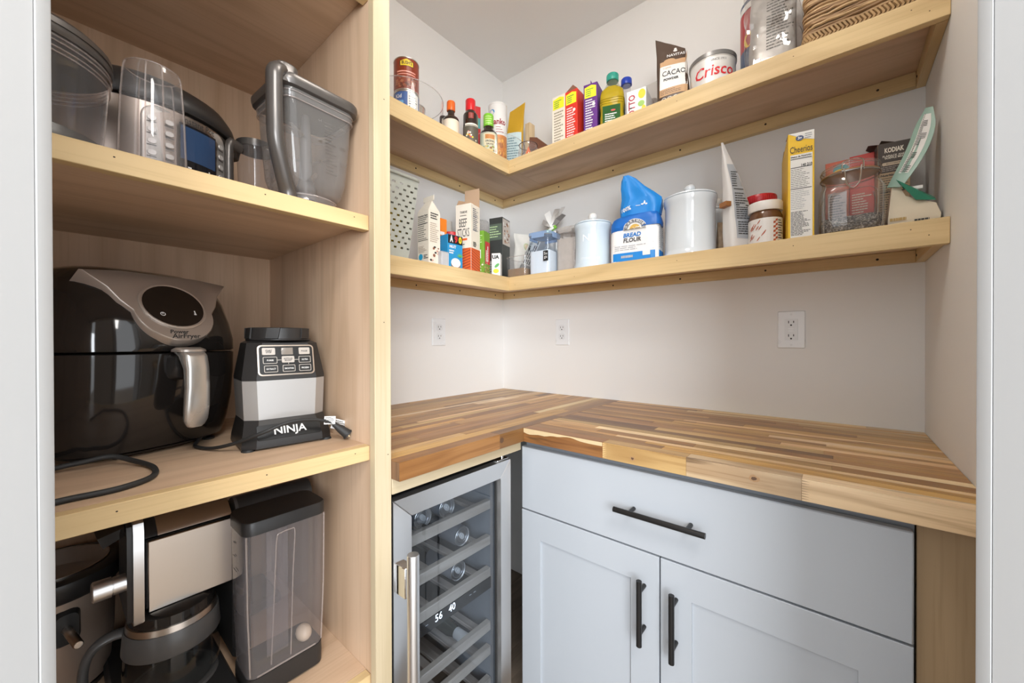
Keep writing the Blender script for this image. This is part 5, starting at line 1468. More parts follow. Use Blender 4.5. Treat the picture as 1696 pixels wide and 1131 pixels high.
# risotto box and clear bag
t, b, F, R, L = carton('food_box', 'white rice box with red upright lettering and yellow fruit photo, right of the oil bottle', 'box', (0.788, -0.172, ZU), -82, 0.064, 0.10, 0.118, WHITEC)
text(t, 'RISOTTO', 0.030, F @ TR(-0.014, 0.050) @ Matrix.Rotation(PI / 2, 4, 'Z'), mat('print_wine', (0.42, 0.02, 0.05), 0.4), bold=0.0006, width=0.104)
mb = MB()
mb.use(YEL); pdisc(mb, F, 0.018, 0.098, 0.012, 0.016, lift=0.0002); mb.use(mat('print_leaf', (0.30, 0.50, 0.12), 0.4)); pdisc(mb, F, 0.016, 0.066, 0.011, 0.010, lift=0.0003); mb.use(YEL); pdisc(mb, F, 0.024, 0.045, 0.007, 0.014, lift=0.0002)
obj('photo', mb, None, t, recalc=False)
FILM = clear('clear_film', tint=(0.90, 0.89, 0.88), ior=1.5, rough=0.08, haze=0.14, hazecol=(0.72, 0.70, 0.68))
cb_ = thing('clear_bag', 'crumpled clear plastic bag behind the white rice box', 'bag', (0.800, -0.085, ZU), math.radians(-75))
mb = MB(); mb.loft(bag_rings(0.115, 0.07, 0.205, (0.0, -0.012), 0.62, 0.012, 11, n=30, m=12, tip=0.02)); obj('bag', mb, FILM, cb_, angle=20)
mb = MB(); mb.sphere((0, 0, 0.085), 0.030, 12, 8, (0.8, 1.2, 2.2)); obj('bag_contents', mb, mat('dark_pasta', (0.20, 0.17, 0.15), 0.6, noise_amt=0.5, nscale=60), cb_)
# cacao pouch
cp_ = thing('powder_pouch', 'brown cacao powder pouch with white lettering standing alone on the upper shelf', 'pouch', (0.912, -0.205, ZU), math.radians(-80))
CAC = mat('pouch_brown', (0.075, 0.045, 0.030), 0.38)
mb = MB(); mb.loft(bag_rings(0.098, 0.060, 0.232, (-0.01, -0.012), 0.92, 0.0025, 5, tip=-0.032)); pch = obj('pouch', mb, CAC, cp_, angle=60)
FM = face(0, (0.03, 0, 0))
def wrapped(parent, target, build, m, name='print', lift=0.0007):
    mb = MB(); build(mb); o_ = obj(name, mb, m, parent, recalc=False); wrap_verts(o_.data.vertices, target, (1, 0, 0), lift); return o_
wrapped(cp_, pch, lambda mb: pgrid(mb, FM, -0.040, 0.042, 0.070, 0.160), WHITEC, 'label')
wrapped(cp_, pch, lambda mb: pgrid(mb, FM, -0.040, 0.042, 0.048, 0.072), mat('label_tan', (0.52, 0.32, 0.17), 0.5), 'label_band', 0.0010)
wrapped(cp_, pch, lambda mb: [pgrid(mb, FM, -0.040, 0.042, 0.151, 0.168), pdisc(mb, FM, -0.012, 0.166, 0.018, 0.010)], MATS['label_tan'], 'label_band', 0.0012)
text(cp_, 'CACAO', 0.0245, FM @ TR(0.002, 0.122), PRN, bold=0.0002, width=0.068, wrap=(pch, (1, 0, 0)))
text(cp_, 'POWDER', 0.0115, FM @ TR(-0.006, 0.101), PRN, bold=0.0004, width=0.044, wrap=(pch, (1, 0, 0)))
text(cp_, 'organic', 0.0085, FM @ TR(-0.018, 0.143), MATS['label_tan'], wrap=(pch, (1, 0, 0)))
text(cp_, 'NAVITAS', 0.0135, FM @ TR(0.006, 0.186), TXL, width=0.052, bold=0.0002, wrap=(pch, (1, 0, 0)))
wrapped(cp_, pch, lambda mb: [pdisc(mb, FM, -0.026 + 0.017 * k, 0.036, 0.007, 0.007) for k in range(3)], TXL, 'seals', 0.0009)
wrapped(cp_, pch, lambda mb: [pdisc(mb, FM, -0.026 + 0.017 * k, 0.036, 0.0055, 0.0055) for k in range(3)], CAC, 'seal_centres', 0.0012)
wrapped(cp_, pch, lambda mb: plines(mb, FM, -0.036, 0.036, 0.026, 0.012, 2, 3, 0.5), TXL, 'fine_print', 0.0009)
wrapped(cp_, pch, lambda mb: plines(mb, FM, -0.036, 0.030, 0.068, 0.052, 3, 4, 0.3), CAC, 'fine_print', 0.0014)
wrapped(cp_, pch, lambda mb: [pdisc(mb, FM, 0.004, 0.202, 0.006, 0.004), pdisc(mb, FM, 0.004, 0.208, 0.004, 0.0045)], TXL, 'emblem', 0.0009)
# shortening can
cr = thing('shortening_can', 'wide low white can with red script lettering, right of the cacao pouch', 'can', (1.022, -0.192, ZU), 0)
jar(cr, [(0.060, 0.0003), (0.062, 0.002), (0.062, 0.098), (0.0635, 0.099), (0.0635, 0.1005)], mat('can_white', (0.72, 0.71, 0.69), 0.3, metal=0.2), 48, 'can_body')
jar(cr, [(0.0638, 0.1007), (0.0648, 0.1015), (0.0648, 0.113), (0.063, 0.1145), (0.060, 0.1125), (0.001, 0.1125)], mat('lid_grey', (0.20, 0.195, 0.19), 0.3, metal=0.4), 48, 'lid')
text(cr, 'Crisco', 0.046, None, mat('print_cherry', (0.62, 0.02, 0.03), 0.35), bend=(0.0627, -74, (0, 0), 0.058), bold=0.0006, width=0.112, shear=0.12)
text(cr, 'SINCE 1911', 0.009, None, PRN, bend=(0.0626, -62, (0, 0), 0.088))
# oat canister behind the clear bag
oc = thing('oat_canister', 'red and blue oat canister half hidden behind the clear bag', 'canister', (1.142, -0.086, ZU), 0)
jar(oc, [(0.060, 0.0003), (0.062, 0.002), (0.062, 0.30), (0.060, 0.303), (0.001, 0.303)], mat('canister_navy', (0.02, 0.05, 0.13), 0.4), 40, 'canister_body')
wrapc(oc, 0.0624, 0.155, 0.27, mat('canister_red', (0.42, 0.025, 0.03), 0.4), name='label_band')
wrapc(oc, 0.0623, 0.272, 0.290, WHITEC, name='label_band')
mb = MB(); bend_poly(mb, [(0.017 * math.cos(t * .39), 0.022 * math.sin(t * .39)) for t in range(16)], 0.0630, -122, 0.178); obj('seal', mb, YEL, oc, recalc=False)
wrapc(oc, 0.0628, 0.06, 0.082, WHITEC, -135, -70, 'label_panel')
# clear bag with printed foil pouch inside
fb = thing('clear_bag', 'tall glossy clear plastic bag with printed foil inside, left of the wicker basket', 'bag', (1.176, -0.205, ZU), math.radians(-88))
mb = MB(); mb.loft(bag_rings(0.138, 0.088, 0.36, (-0.01, 0.0), 0.88, 0.018, 17, n=64, m=34)); obj('bag', mb, clear('clear_film2', tint=(0.93, 0.92, 0.91), ior=2.0, rough=0.04, haze=0.07, hazecol=(0.75, 0.72, 0.70)), fb, angle=18)
mb = MB(); mb.loft(bag_rings(0.112, 0.060, 0.31, (-0.01, 0.004), 0.95, 0.007, 21, n=32, m=14)); fp_ = obj('foil_pouch', mb, mat('foil_grey', (0.40, 0.385, 0.37), 0.36, metal=0.4), fb, angle=25)
mb = MB(); plines(mb, face(0, (0.03, 0, 0)), -0.012, 0.050, 0.27, 0.06, 24, 6); o_ = obj('fine_print', mb, PRN, fb, recalc=False); wrap_verts(o_.data.vertices, fp_, (1, 0, 0))

# ================================================================= WICKER BASKET
wk = thing('wicker_basket', 'brown woven wicker basket at the right end of the upper shelf', 'basket', (1.368, -0.155, ZU), 0)
WKM = mat('wicker', (0.36, 0.22, 0.105), 0.55, bump=0.6, bscale=140, noise_amt=0.35, nscale=24)
WKL = mat('wicker_light', (0.46, 0.30, 0.15), 0.55, bump=0.6, bscale=140, noise_amt=0.35, nscale=24)
WKD = mat('wicker_dark', (0.24, 0.135, 0.06), 0.6, bump=0.6, bscale=140, noise_amt=0.35, nscale=24)
mb = MB(); mb.loft([at_z(rrect(0.225, 0.225, 0.02, 4), 0.0005), at_z(rrect(0.228, 0.228, 0.02, 4), 0.20)], True, False); obj('basket_liner', mb, WKD, wk)
def band(z, r, tw, amp, seed, m_, wdt=0.118):
    rd_ = random.Random(seed)
    base_ = rrect(2 * wdt, 2 * wdt, 0.022, 5)
    pts = []
    for i in range(len(base_)):
        a, b2 = Vector((*base_[i], 0)), Vector((*base_[(i + 1) % len(base_)], 0))
        n_ = max(1, int((b2 - a).length / 0.012))
        for k in range(n_):
            pts.append(a + (b2 - a) * k / n_)
    out = []
    for i, p in enumerate(pts):
        q = p.normalized()
        out.append((p.x + q.x * amp * math.sin(i * tw + seed), p.y + q.y * amp * math.sin(i * tw + seed), z + rd_.uniform(-.0012, .0012) + 0.0022 * math.sin(i * 0.23 + seed * 1.7)))
    out.append(out[0])
    mb = MB(); mb.tube(out, r, 6); return obj('weave_strand', mb, m_, wk)
z = 0.036
k = 0
while z < 0.19:
    band(z, 0.0040, 0.9, 0.0020, k, (WKM, WKD, WKL)[k % 3]); z += 0.0066; k += 1
# braided border at the foot: upright twisted loops
mb = MB()
base_ = rrect(0.242, 0.242, 0.02, 5)
pts = []
for i in range(len(base_)):
    a, b2 = Vector((*base_[i], 0)), Vector((*base_[(i + 1) % len(base_)], 0))
    n_ = max(1, int((b2 - a).length / 0.0075))
    pts += [a + (b2 - a) * q / n_ for q in range(n_)]
for i, p in enumerate(pts):
    d_ = (pts[(i + 1) % len(pts)] - pts[i - 1]).normalized()
    for z0, s_ in ((0.004, 1), (0.017, -1)):
        mb.tube([(p.x - d_.x * .004 * s_, p.y - d_.y * .004 * s_, z0), (p.x * 1.012, p.y * 1.012, z0 + .007), (p.x + d_.x * .004 * s_, p.y + d_.y * .004 * s_, z0 + .0145)], 0.0032, 5)
obj('braided_border', mb, mat('seagrass', (0.36, 0.225, 0.10), 0.6, bump=0.5, bscale=160, noise_amt=0.35, nscale=30), wk, kind='stuff')
# ================================================================= LOWER SHELF, LEFT WALL
# sage plastic basket with slotted walls
SG = mat('sage_plastic', (0.40, 0.41, 0.36), 0.5)
pb = thing('plastic_basket', 'sage grey plastic storage basket with slotted sides, at the left end of the lower shelf', 'basket', (0.160, -0.862, ZL), 0)
def slotted(parent, A, B, Cc, D, nu, nv, rim=0.09, name='slotted_wall'):
    """wall with rows of staggered slots; A,B bottom corners, C,D top corners (C above B); real holes, 2 mm thick"""
    A, B, Cc, D = map(Vector, (A, B, Cc, D))
    nrm = (B - A).cross(D - A).normalized() * 0.002
    P = lambda u, v: (A.lerp(B, u)).lerp(D.lerp(Cc, u), v)
    mb = MB()
    us, vs_ = [], []
    v0, v1 = rim, 1 - rim
    rowh = (v1 - v0) / nv
    def slab(ua, ub, va, vb):
        q = [P(ua, va), P(ub, va), P(ub, vb), P(ua, vb)]
        mb.loft([q, [p - nrm for p in q]])
    slab(0, 1, 0, v0); slab(0, 1, v1, 1)
    cw = 1.0 / nu
    for r in range(nv):
        va = v0 + r * rowh
        slab(0, 1, va, va + rowh * 0.64)
        off = 0.0 if r % 2 else cw * 0.5
        k = -1
        while k < nu + 1:
            ua, ub = k * cw + off + cw * 0.44, k * cw + off + cw * 1.04
            ua, ub = max(0, ua), min(1, ub)
            if ub - ua > 0.002: slab(ua, ub, va + rowh * 0.64, va + rowh)
            k += 1
    return obj(name, mb, SG, parent, recalc=True, angle=30)
bx0, bx1, by0, by1, tx0, tx1, ty0, ty1, hb = -0.105, 0.098, -0.145, 0.106, -0.118, 0.112, -0.165, 0.138, 0.262
slotted(pb, (bx1, by0, 0), (bx1, by1, 0), (tx1, ty1, hb), (tx1, ty0, hb), 11, 13)
slotted(pb, (bx1, by1, 0), (bx0, by1, 0), (tx0, ty1, hb), (tx1, ty1, hb), 9, 13)
slotted(pb, (bx0, by1, 0), (bx0, by0, 0), (tx0, ty0, hb), (tx0, ty1, hb), 11, 13)
mb = MB(); mb.box(bx0, bx1, by0, by1, 0.0003, 0.003); obj('floor_panel', mb, SG, pb)
mb = MB(); q = at_z(rrect(tx1 - tx0 + .006, ty1 - ty0 + .006, 0.015, 4, (tx0 + tx1) / 2, (ty0 + ty1) / 2), hb); mb.tube(q + [q[0]], 0.0048, 8); obj('rim', mb, SG, pb)
tag(obj('snack_packet', MB().box(0.19, 0.235, -0.86, -0.765, ZL + .0045, ZL + 0.17, .003), YEL), 'yellow packet showing through the slots of the sage basket', 'packet')
mb = MB(); mb.sphere((0.21, -0.885, ZL + 0.2), 0.030, 16, 10); mb.box(0.18, 0.235, -0.96, -0.88, ZL + .0045, ZL + 0.168)
tag(obj('orange_packet', mb, mat('packet_amber', (0.70, 0.26, 0.02), 0.4)), 'orange packet inside the sage slotted basket', 'packet')

# gable-top milk carton
def gable(name, label, loc, heading, w_, d_, h_, hg, m):
    t = thing(name, label, 'carton', loc, math.radians(heading))
    mb = MB(); mb.box(-d_ / 2, d_ / 2, -w_ / 2, w_ / 2, 0.0003, h_, 0.0006); obj('carton', mb, m, t)
    a, b = d_ / 2 - .0003, w_ / 2 - .0003
    mb = MB()
    mb.add([(a, -b, h_), (a, b, h_), (-a, b, h_), (-a, -b, h_), (a - .012, 0, h_ + hg), (-a + .012, 0, h_ + hg), (a - .012, 0, h_ + hg + .016), (-a + .012, 0, h_ + hg + .016)], [(0, 1, 4), (1, 2, 5, 4), (2, 3, 5), (3, 0, 4, 5)])
    mb.box(-a + .002, a - .002, -0.0012, 0.0012, h_ + hg - .001, h_ + hg + .017)
    obj('gable', mb, m, t)
    return t, face(0, (d_ / 2 + .0005, 0, 0)), face(90, (0, w_ / 2 + .0005, 0)), face(-90, (0, -w_ / 2 - .0005, 0))
t, F, R, L = gable('milk_carton', 'cream gable-top milk carton with nut pictures, right of the sage basket', (0.208, -0.634, ZL), 2, 0.052, 0.060, 0.196, 0.040, CREAM)
text(t, 'Nutrition Facts', 0.0075, L @ TR(0, 0.178), PRN, width=0.050, bold=0.0003)
mb = MB()
for y in (0.170, 0.150, 0.092): pquad(mb, L, -0.026, 0.026, y, y + 0.0018, 0.0003)
obj('table_rules', mb, PRN, t, recalc=False)
fine(t, L, -0.026, 0.020, 0.168, 0.095, 10, PRN, 2, 0.3)
fine(t, L, -0.024, 0.022, 0.075, 0.050, 5, mat('print_taupe', (0.45, 0.36, 0.28), 0.5), 3)
mb = MB(); pdisc(mb, L, -0.012, 0.036, 0.011, 0.011, lift=0.0003); obj('badge', mb, mat('badge_azure', (0.02, 0.36, 0.62), 0.4), t, recalc=False)
fine(t, L, 0.004, 0.028, 0.043, 0.028, 3, PRN, 5, 0.6)
fine(t, F, -0.018, 0.020, 0.190, 0.165, 3, PRN, 6, 0.55)
fine(t, F, -0.020, 0.020, 0.155, 0.085, 10, MATS['print_taupe'], 7)
mb = MB(); rd = random.Random(2)
for k in range(9): mb.use([mat('nut_brown', (0.28, 0.11, 0.06), 0.5), mat('nut_pink', (0.58, 0.34, 0.26), 0.5), PRN][k % 3]); pdisc(mb, F, rd.uniform(-.018, .018), rd.uniform(.022, .07), rd.uniform(.003, .007), rd.uniform(.003, .006), 7, .0003 + k * .00002)
obj('nut_pictures', mb, None, t, recalc=False)
t, b, F, R, L = carton('food_box', 'narrow orange carton between the cream milk carton and the blue coconut box', 'box', (0.175, -0.575, ZL), 0, 0.052, 0.06, 0.192, mat('carton_orange', (0.74, 0.20, 0.015), 0.45))
fine(t, F, -0.018, 0.022, 0.146, 0.128, 1, TXL, 5, .7)
fine(t, F, -0.02, 0.022, 0.115, 0.07, 5, CREAM, 3)
t, b, F, R, L = carton('food_box', 'small silver grey carton low in front of the orange carton', 'box', (0.235, -0.600, ZL), 0, 0.034, 0.040, 0.058, mat('carton_silver', (0.48, 0.48, 0.50), 0.35, metal=0.3))
mb = MB()
for k in range(5): pquad(mb, F, -0.015 + .007 * k, -0.0125 + .007 * k, 0.004, 0.054)
obj('bars', mb, mat('bars_white', (0.75, 0.75, 0.76), 0.4), t, recalc=False)
# blue coconut box
t, b, F, R, L = carton('coconut_box', 'blue coconut box with a black band of coloured letters, left of the beef stick box', 'box', (0.222, -0.548, ZL), -3, 0.068, 0.060, 0.126, mat('carton_blue', (0.02, 0.26, 0.52), 0.45))
patch(t, F, -0.033, 0.033, 0.094, 0.125, mat('band_black', (0.012, 0.012, 0.014), 0.4))
for ch, x, m_ in (('A', -0.018, TXL), ('9', 0.003, REDP), ('0', 0.022, YEL)):
    text(t, ch, 0.031, F @ TR(x, 0.1095, .0006), m_, bold=0.0016, width=0.015)
text(t, 'NUT', 0.014, F @ TR(-0.012, 0.082), TXL, bold=0.0006, width=0.030)
fine(t, F, -0.028, 0.006, 0.072, 0.056, 2, TXL, 3, 0.6)
mb = MB()
mb.use(TXL); pdisc(mb, F, 0.002, 0.026, 0.022, 0.017, lift=.0003); mb.use(mat('coco_brown', (0.22, 0.10, 0.05), 0.6)); pdisc(mb, F, 0.002, 0.020, 0.0225, 0.015, lift=.0002); mb.use(mat('coco_cream', (0.82, 0.80, 0.72), 0.5)); pdisc(mb, F, 0.003, 0.029, 0.016, 0.009, lift=.0005)
mb.use(mat('leaf_green', (0.12, 0.40, 0.12), 0.5))
for k in range(5): pdisc(mb, F @ TR(0.022, 0.048, 0) @ Matrix.Rotation(0.5 + k * .55, 4, 'Z'), 0.008, 0, 0.008, 0.0022, 8, .0003)
obj('coconut_picture', mb, None, t, recalc=False)
rj = thing('small_jar', 'jar with a red lid just showing above the blue coconut box', 'jar', (0.140, -0.470, ZL), 0)
jar(rj, [(0.030, 0.0003), (0.032, 0.004), (0.032, 0.145), (0.029, 0.15)], mat('jar_dark', (0.20, 0.10, 0.05), 0.2), 24)
jar(rj, [(0.033, 0.1503), (0.033, 0.167), (0.031, 0.169)], REDP, 28, 'lid')
pg_ = thing('paper_bag', 'small pale grey bag behind the blue coconut box and red-lidded jar', 'bag', (0.060, -0.440, ZL), math.radians(-20))
mb = MB(); mb.loft(bag_rings(0.09, 0.05, 0.245, (0, 0), 0.8, 0.006, 31, n=24, m=10)); obj('bag', mb, mat('paper_grey', (0.50, 0.47, 0.42), 0.6), pg_, angle=40)
# beef stick box with its rear flap up
BOR = mat('carton_tangerine', (0.72, 0.13, 0.03), 0.45)
t, b, F, R, L = carton('snack_box', 'tall cream and orange beef stick box with its flap standing up', 'box', (0.205, -0.442, ZL), -76, 0.070, 0.066, 0.268, CREAM)
for M_, wd in ((F, 0.035), (R, 0.033)):
    mb = MB(); pquad(mb, M_, -wd + .0004, wd - .0004, 0.0008, 0.098, 0.0001); obj('orange_base', mb, BOR, t, recalc=False)
mb = MB()
for k in range(9):       # woven band pattern
    y = 0.006 + k * 0.0105
    for M_, s_ in ((F, 1), (R, -1)):
        x0, x1 = -0.0325, 0.0325
        if k % 2 == 0 or True:
            ya, yb = y, y + 0.018 * s_
            q = [(x0, ya if s_ > 0 else y + .018), (x1, yb if s_ > 0 else y), (x1, (yb if s_ > 0 else y) + .0042), (x0, (ya if s_ > 0 else y + .018) + .0042)]
            q = [(x, min(0.096, max(0.002, yy))) for x, yy in q]
            mb.add([M_ @ Vector((x, yy, 0.0004)) for x, yy in q], [(0, 1, 2, 3)])
obj('woven_pattern', mb, mat('pattern_rust', (0.42, 0.055, 0.02), 0.5), t, recalc=False)
text(t, 'BEEF', 0.046, F @ TR(-0.001, 0.194, .0007), PRN, bold=0.0, width=0.034)
text(t, 'STICKS', 0.046, F @ TR(0.001, 0.156, .0007), PRN, bold=0.0, width=0.054)
text(t, 'THRIVE', 0.012, F @ TR(0.002, 0.236), PRN, width=0.032, bold=0.0003)
fine(t, F, -0.014, 0.016, 0.226, 0.221, 1, PRN, 2, 0.5)
patch(t, F, -0.020, 0.018, 0.128, 0.136, BOR, 'print', 0.0003)
fine(t, F, -0.022, 0.022, 0.116, 0.110, 1, PRN, 3, 0.5)
fine(t, R, -0.020, 0.016, 0.255, 0.165, 12, mat('print_blueblack', (0.08, 0.09, 0.14), 0.5), 3, 0.4)
mb = MB()
for y in (0.243, 0.222, 0.205, 0.17): pquad(mb, R, -0.020, 0.018, y, y + 0.0016, 0.0004)
obj('table_rules', mb, MATS['print_blueblack'], t, recalc=False)
fine(t, R, -0.018, 0.012, 0.125, 0.105, 3, PRN, 7, 0.7)
KRF = mat('kraft', (0.50, 0.34, 0.22), 0.6)
mb = MB(); mb.box(-0.0325, -0.0315, -0.034, 0.034, 0.268, 0.345); obj('flap', mb, KRF, t)
mb = MB(); mb.add([(-0.031, -0.0345, 0.268), (0.028, -0.0345, 0.268), (0.020, -0.030, 0.290), (-0.025, -0.028, 0.300)], [(0, 1, 2, 3)]); obj('flap', mb, KRF, t, recalc=False)
# green and white boxes at the corner
t, b, F, R, L = carton('snack_box', 'green snack box with a red band, right of the beef stick box', 'box', (0.215, -0.372, ZL), -74, 0.042, 0.052, 0.180, mat('carton_green', (0.16, 0.34, 0.03), 0.45))
patch(t, F, -0.019, 0.008, 0.070, 0.105, WHITEC, 'label', .0003); fine(t, F, -0.017, 0.006, 0.102, 0.074, 4, PRN, 3, .5, .0006)
fine(t, F, -0.017, 0.018, 0.165, 0.13, 4, mat('print_pale_green', (0.50, 0.66, 0.35), 0.5), 6)
patch(t, R, -0.016, 0.024, 0.05, 0.140, REDP, 'label', .0003); fine(t, R @ Matrix.Rotation(PI / 2, 4, 'Z'), 0.06, 0.13, 0.012, -0.012, 2, TXL, 4, .6, .0006)
mb = MB(); rd = random.Random(12)
for k in range(46): mb.use([mat('trail_tan', (0.60, 0.38, 0.18), 0.5), mat('trail_white', (0.75, 0.70, 0.62), 0.5), BEANS, mat('trail_green', (0.35, 0.40, 0.15), 0.5)][k % 4]); pdisc(mb, F if k % 2 else R, rd.uniform(-.019, .019), rd.uniform(.004, .055), rd.uniform(.002, .005), rd.uniform(.0015, .004), 7, .0003 + k * .00001)
obj('trail_mix_picture', mb, None, t, recalc=False)
t, b, F, R, L = carton('food_box', 'small white box with a green leaf and lemon picture at the shelf corner', 'box', (0.245, -0.318, ZL), -60, 0.036, 0.030, 0.098, WHITEC)
text(t, 'UA', 0.020, F @ TR(-0.002, 0.082), PRN, bold=0.0012)
mb = MB(); mb.use(mat('leaf_green', (0.1, 0.3, 0.05), .5)); pdisc(mb, F @ TR(0.004, 0.048, 0) @ Matrix.Rotation(0.7, 4, 'Z'), 0, 0, 0.012, 0.006, 12, .0003); mb.use(YEL); pdisc(mb, F, 0.0, 0.026, 0.012, 0.009, lift=.0004)
obj('picture', mb, None, t, recalc=False)
# dark box with a photo side, clear lid tray behind
t, b, F, R, L = carton('food_box', 'tall dark box with a nut photo on its side, standing in the corner', 'box', (0.140, -0.182, ZL), -76, 0.066, 0.075, 0.290, mat('carton_dark', (0.045, 0.048, 0.045), 0.45))
patch(t, R, -0.036, 0.036, 0.170, 0.285, mat('photo_linen', (0.58, 0.52, 0.46), 0.5), 'photo', .0002)
mb = MB(); rd = random.Random(3)
for k in range(26): mb.use([mat('choc', (0.16, 0.06, 0.03), .5), mat('almond', (0.48, 0.26, 0.14), .5), WHITEC][k % 3]); pdisc(mb, R @ TR(0, 0, 0) , rd.uniform(-.030, .030), rd.uniform(.18, .275), rd.uniform(.003, .008), rd.uniform(.003, .008), 8, .0004 + k * .00001)
obj('nut_photo', mb, None, t, recalc=False)
patch(t, F, -0.031, 0.031, 0.190, 0.262, mat('panel_moss', (0.10, 0.13, 0.10), 0.5), 'panel', .0002); fine(t, F, -0.03, 0.03, 0.255, 0.2, 5, MATS['print_pale_green'], 3, .4, .0006)
patch(t, F, -0.031, 0.031, 0.010, 0.10, mat('panel_grey', (0.33, 0.34, 0.32), 0.5), 'panel', .0002); fine(t, F, -0.03, 0.03, 0.095, 0.02, 7, TXL, 8, .4, .0006)
ct_ = thing('clear_tray', 'clear plastic tray on end behind the beef stick box and dark box', 'tray', (0.055, -0.245, ZL), math.radians(-30))
mb = MB(); mb.loft([[(x, y, z) for y, z in rrect(0.10, 0.288, 0.015, 4, 0, 0.1445)] for x in (-0.02, 0.02)]); obj('tray', mb, FILM, ct_, angle=40)
mb = MB(); q = [(0.02, y, z) for y, z in rrect(0.102, 0.288, 0.015, 4, 0, 0.1448)]; mb.tube(q + [q[0]], 0.0022, 6); obj('rim', mb, BINR, ct_)
# white pouch with whisk picture
wp = thing('flour_pouch', 'crumpled white pouch printed with a small whisk, against the wall beside the dark box', 'pouch', (0.212, -0.075, ZL), math.radians(-62))
mb = MB(); mb.loft(bag_rings(0.120, 0.040, 0.232, (0, 0), 0.98, 0.007, 41, tip=-0.01)); wpb = obj('pouch', mb, mat('pouch_white', (0.68, 0.66, 0.61), 0.5), wp, angle=45)
FW = face(0, (0.03, 0, 0))
wrapped(wp, wpb, lambda mb: [pdisc(mb, FW @ Matrix.Rotation(0.5, 4, 'Z'), 0.085, 0.150, 0.013, 0.021)], mat('whisk_olive', (0.45, 0.50, 0.30), 0.5), 'whisk_picture')
wrapped(wp, wpb, lambda mb: [pdisc(mb, FW @ Matrix.Rotation(0.5, 4, 'Z'), 0.085, 0.150, 0.008, 0.015)], mat('whisk_tan', (0.60, 0.48, 0.34), 0.5), 'whisk_picture', .0012)
text(wp, 'Org', 0.020, FW @ TR(0.012, 0.118), PRN, wrap=(wpb, (1, 0, 0)))
text(wp, 'Coco', 0.020, FW @ TR(0.012, 0.098), PRN, wrap=(wpb, (1, 0, 0)))
# grey printed pouch leaning behind the containers
gp = thing('spice_pouch', 'grey printed pouch leaning to the right behind the powder container', 'pouch', (0.232, -0.142, ZL), math.radians(-68))
mb = MB(Matrix.Rotation(math.radians(-24), 4, 'X')); mb.loft(bag_rings(0.075, 0.022, 0.235, (0, 0.02), 0.9, 0.004, 51, n=28, m=12)); gpb = obj('pouch', mb, mat('pouch_grey', (0.28, 0.27, 0.26), 0.4, metal=0.2), gp, angle=45)
FG = face(0, (0.02, 0, 0)) @ Matrix.Rotation(math.radians(-24), 4, 'Z')
wrapped(gp, gpb, lambda mb: pgrid(mb, FG, -0.030, 0.012, 0.08, 0.21), mat('panel_light', (0.62, 0.61, 0.58), 0.5), 'label')
wrapped(gp, gpb, lambda mb: plines(mb, FG @ Matrix.Rotation(PI / 2, 4, 'Z'), 0.085, 0.205, 0.026, -0.008, 4, 3, .55), PRN, 'fine_print', .0014)
# foil bag closed with a green clip
fbg = thing('foil_bag', 'folded silver foil bag with a green and white clip, sticking up behind the containers', 'bag', (0.378, -0.088, ZL), math.radians(-70))
FOI = mat('foil_silver', (0.60, 0.59, 0.57), 0.3, metal=0.5)
mb = MB(); mb.loft(bag_rings(0.085, 0.060, 0.235, (0.0, -0.012), 0.35, 0.007, 61, n=28, m=12)); obj('bag', mb, FOI, fbg, angle=30)
rd = random.Random(6)
for k, (a, ln, wd, m_) in enumerate(((-1.0, 0.055, 0.020, FOI), (-0.35, 0.075, 0.026, WHITEC), (0.25, 0.085, 0.024, FOI), (0.75, 0.075, 0.022, mat('foil_dark', (0.22, 0.21, 0.20), 0.4, metal=0.3)), (0.5, 0.100, 0.020, FILM))):
    M_ = Matrix.Translation((0.0, -0.012, 0.232)) @ Matrix.Rotation(-a, 4, 'X') @ Matrix.Rotation(rd.uniform(-.3, .3), 4, 'Z')
    mb = MB(M_); mb.loft([[(0.006, -wd * .25, 0), (0.006, wd * .25, 0), (-0.006, wd * .25, 0), (-0.006, -wd * .25, 0)], [(0.006 + .005, -wd * .5, ln * .5), (0.004, wd * .5, ln * .55), (0.002, wd * .5, ln * .55), (0.002, -wd * .5, ln * .5)], [(-0.004, -wd * .45, ln * .95), (0.003, wd * .6, ln), (0.002, wd * .6, ln), (-0.006, -wd * .45, ln * .95)]])
    obj('bag_top_fold', mb, m_, fbg, angle=20)
mb = MB(Matrix.Translation((0.012, -0.012, 0.222)) @ Matrix.Rotation(0.5, 4, 'X')); mb.box(-0.008, 0.008, -0.024, 0.024, -0.008, 0.008, .003); cl_ = obj('clip', mb, mat('clip_green', (0.20, 0.48, 0.05), 0.4), fbg)
mb = MB(Matrix.Translation((0.021, -0.012, 0.222)) @ Matrix.Rotation(0.5, 4, 'X')); mb.box(-0.001, 0.0015, -0.012, 0.012, -0.0055, 0.0055, .001); obj('clip_label', mb, WHITEC, cl_)

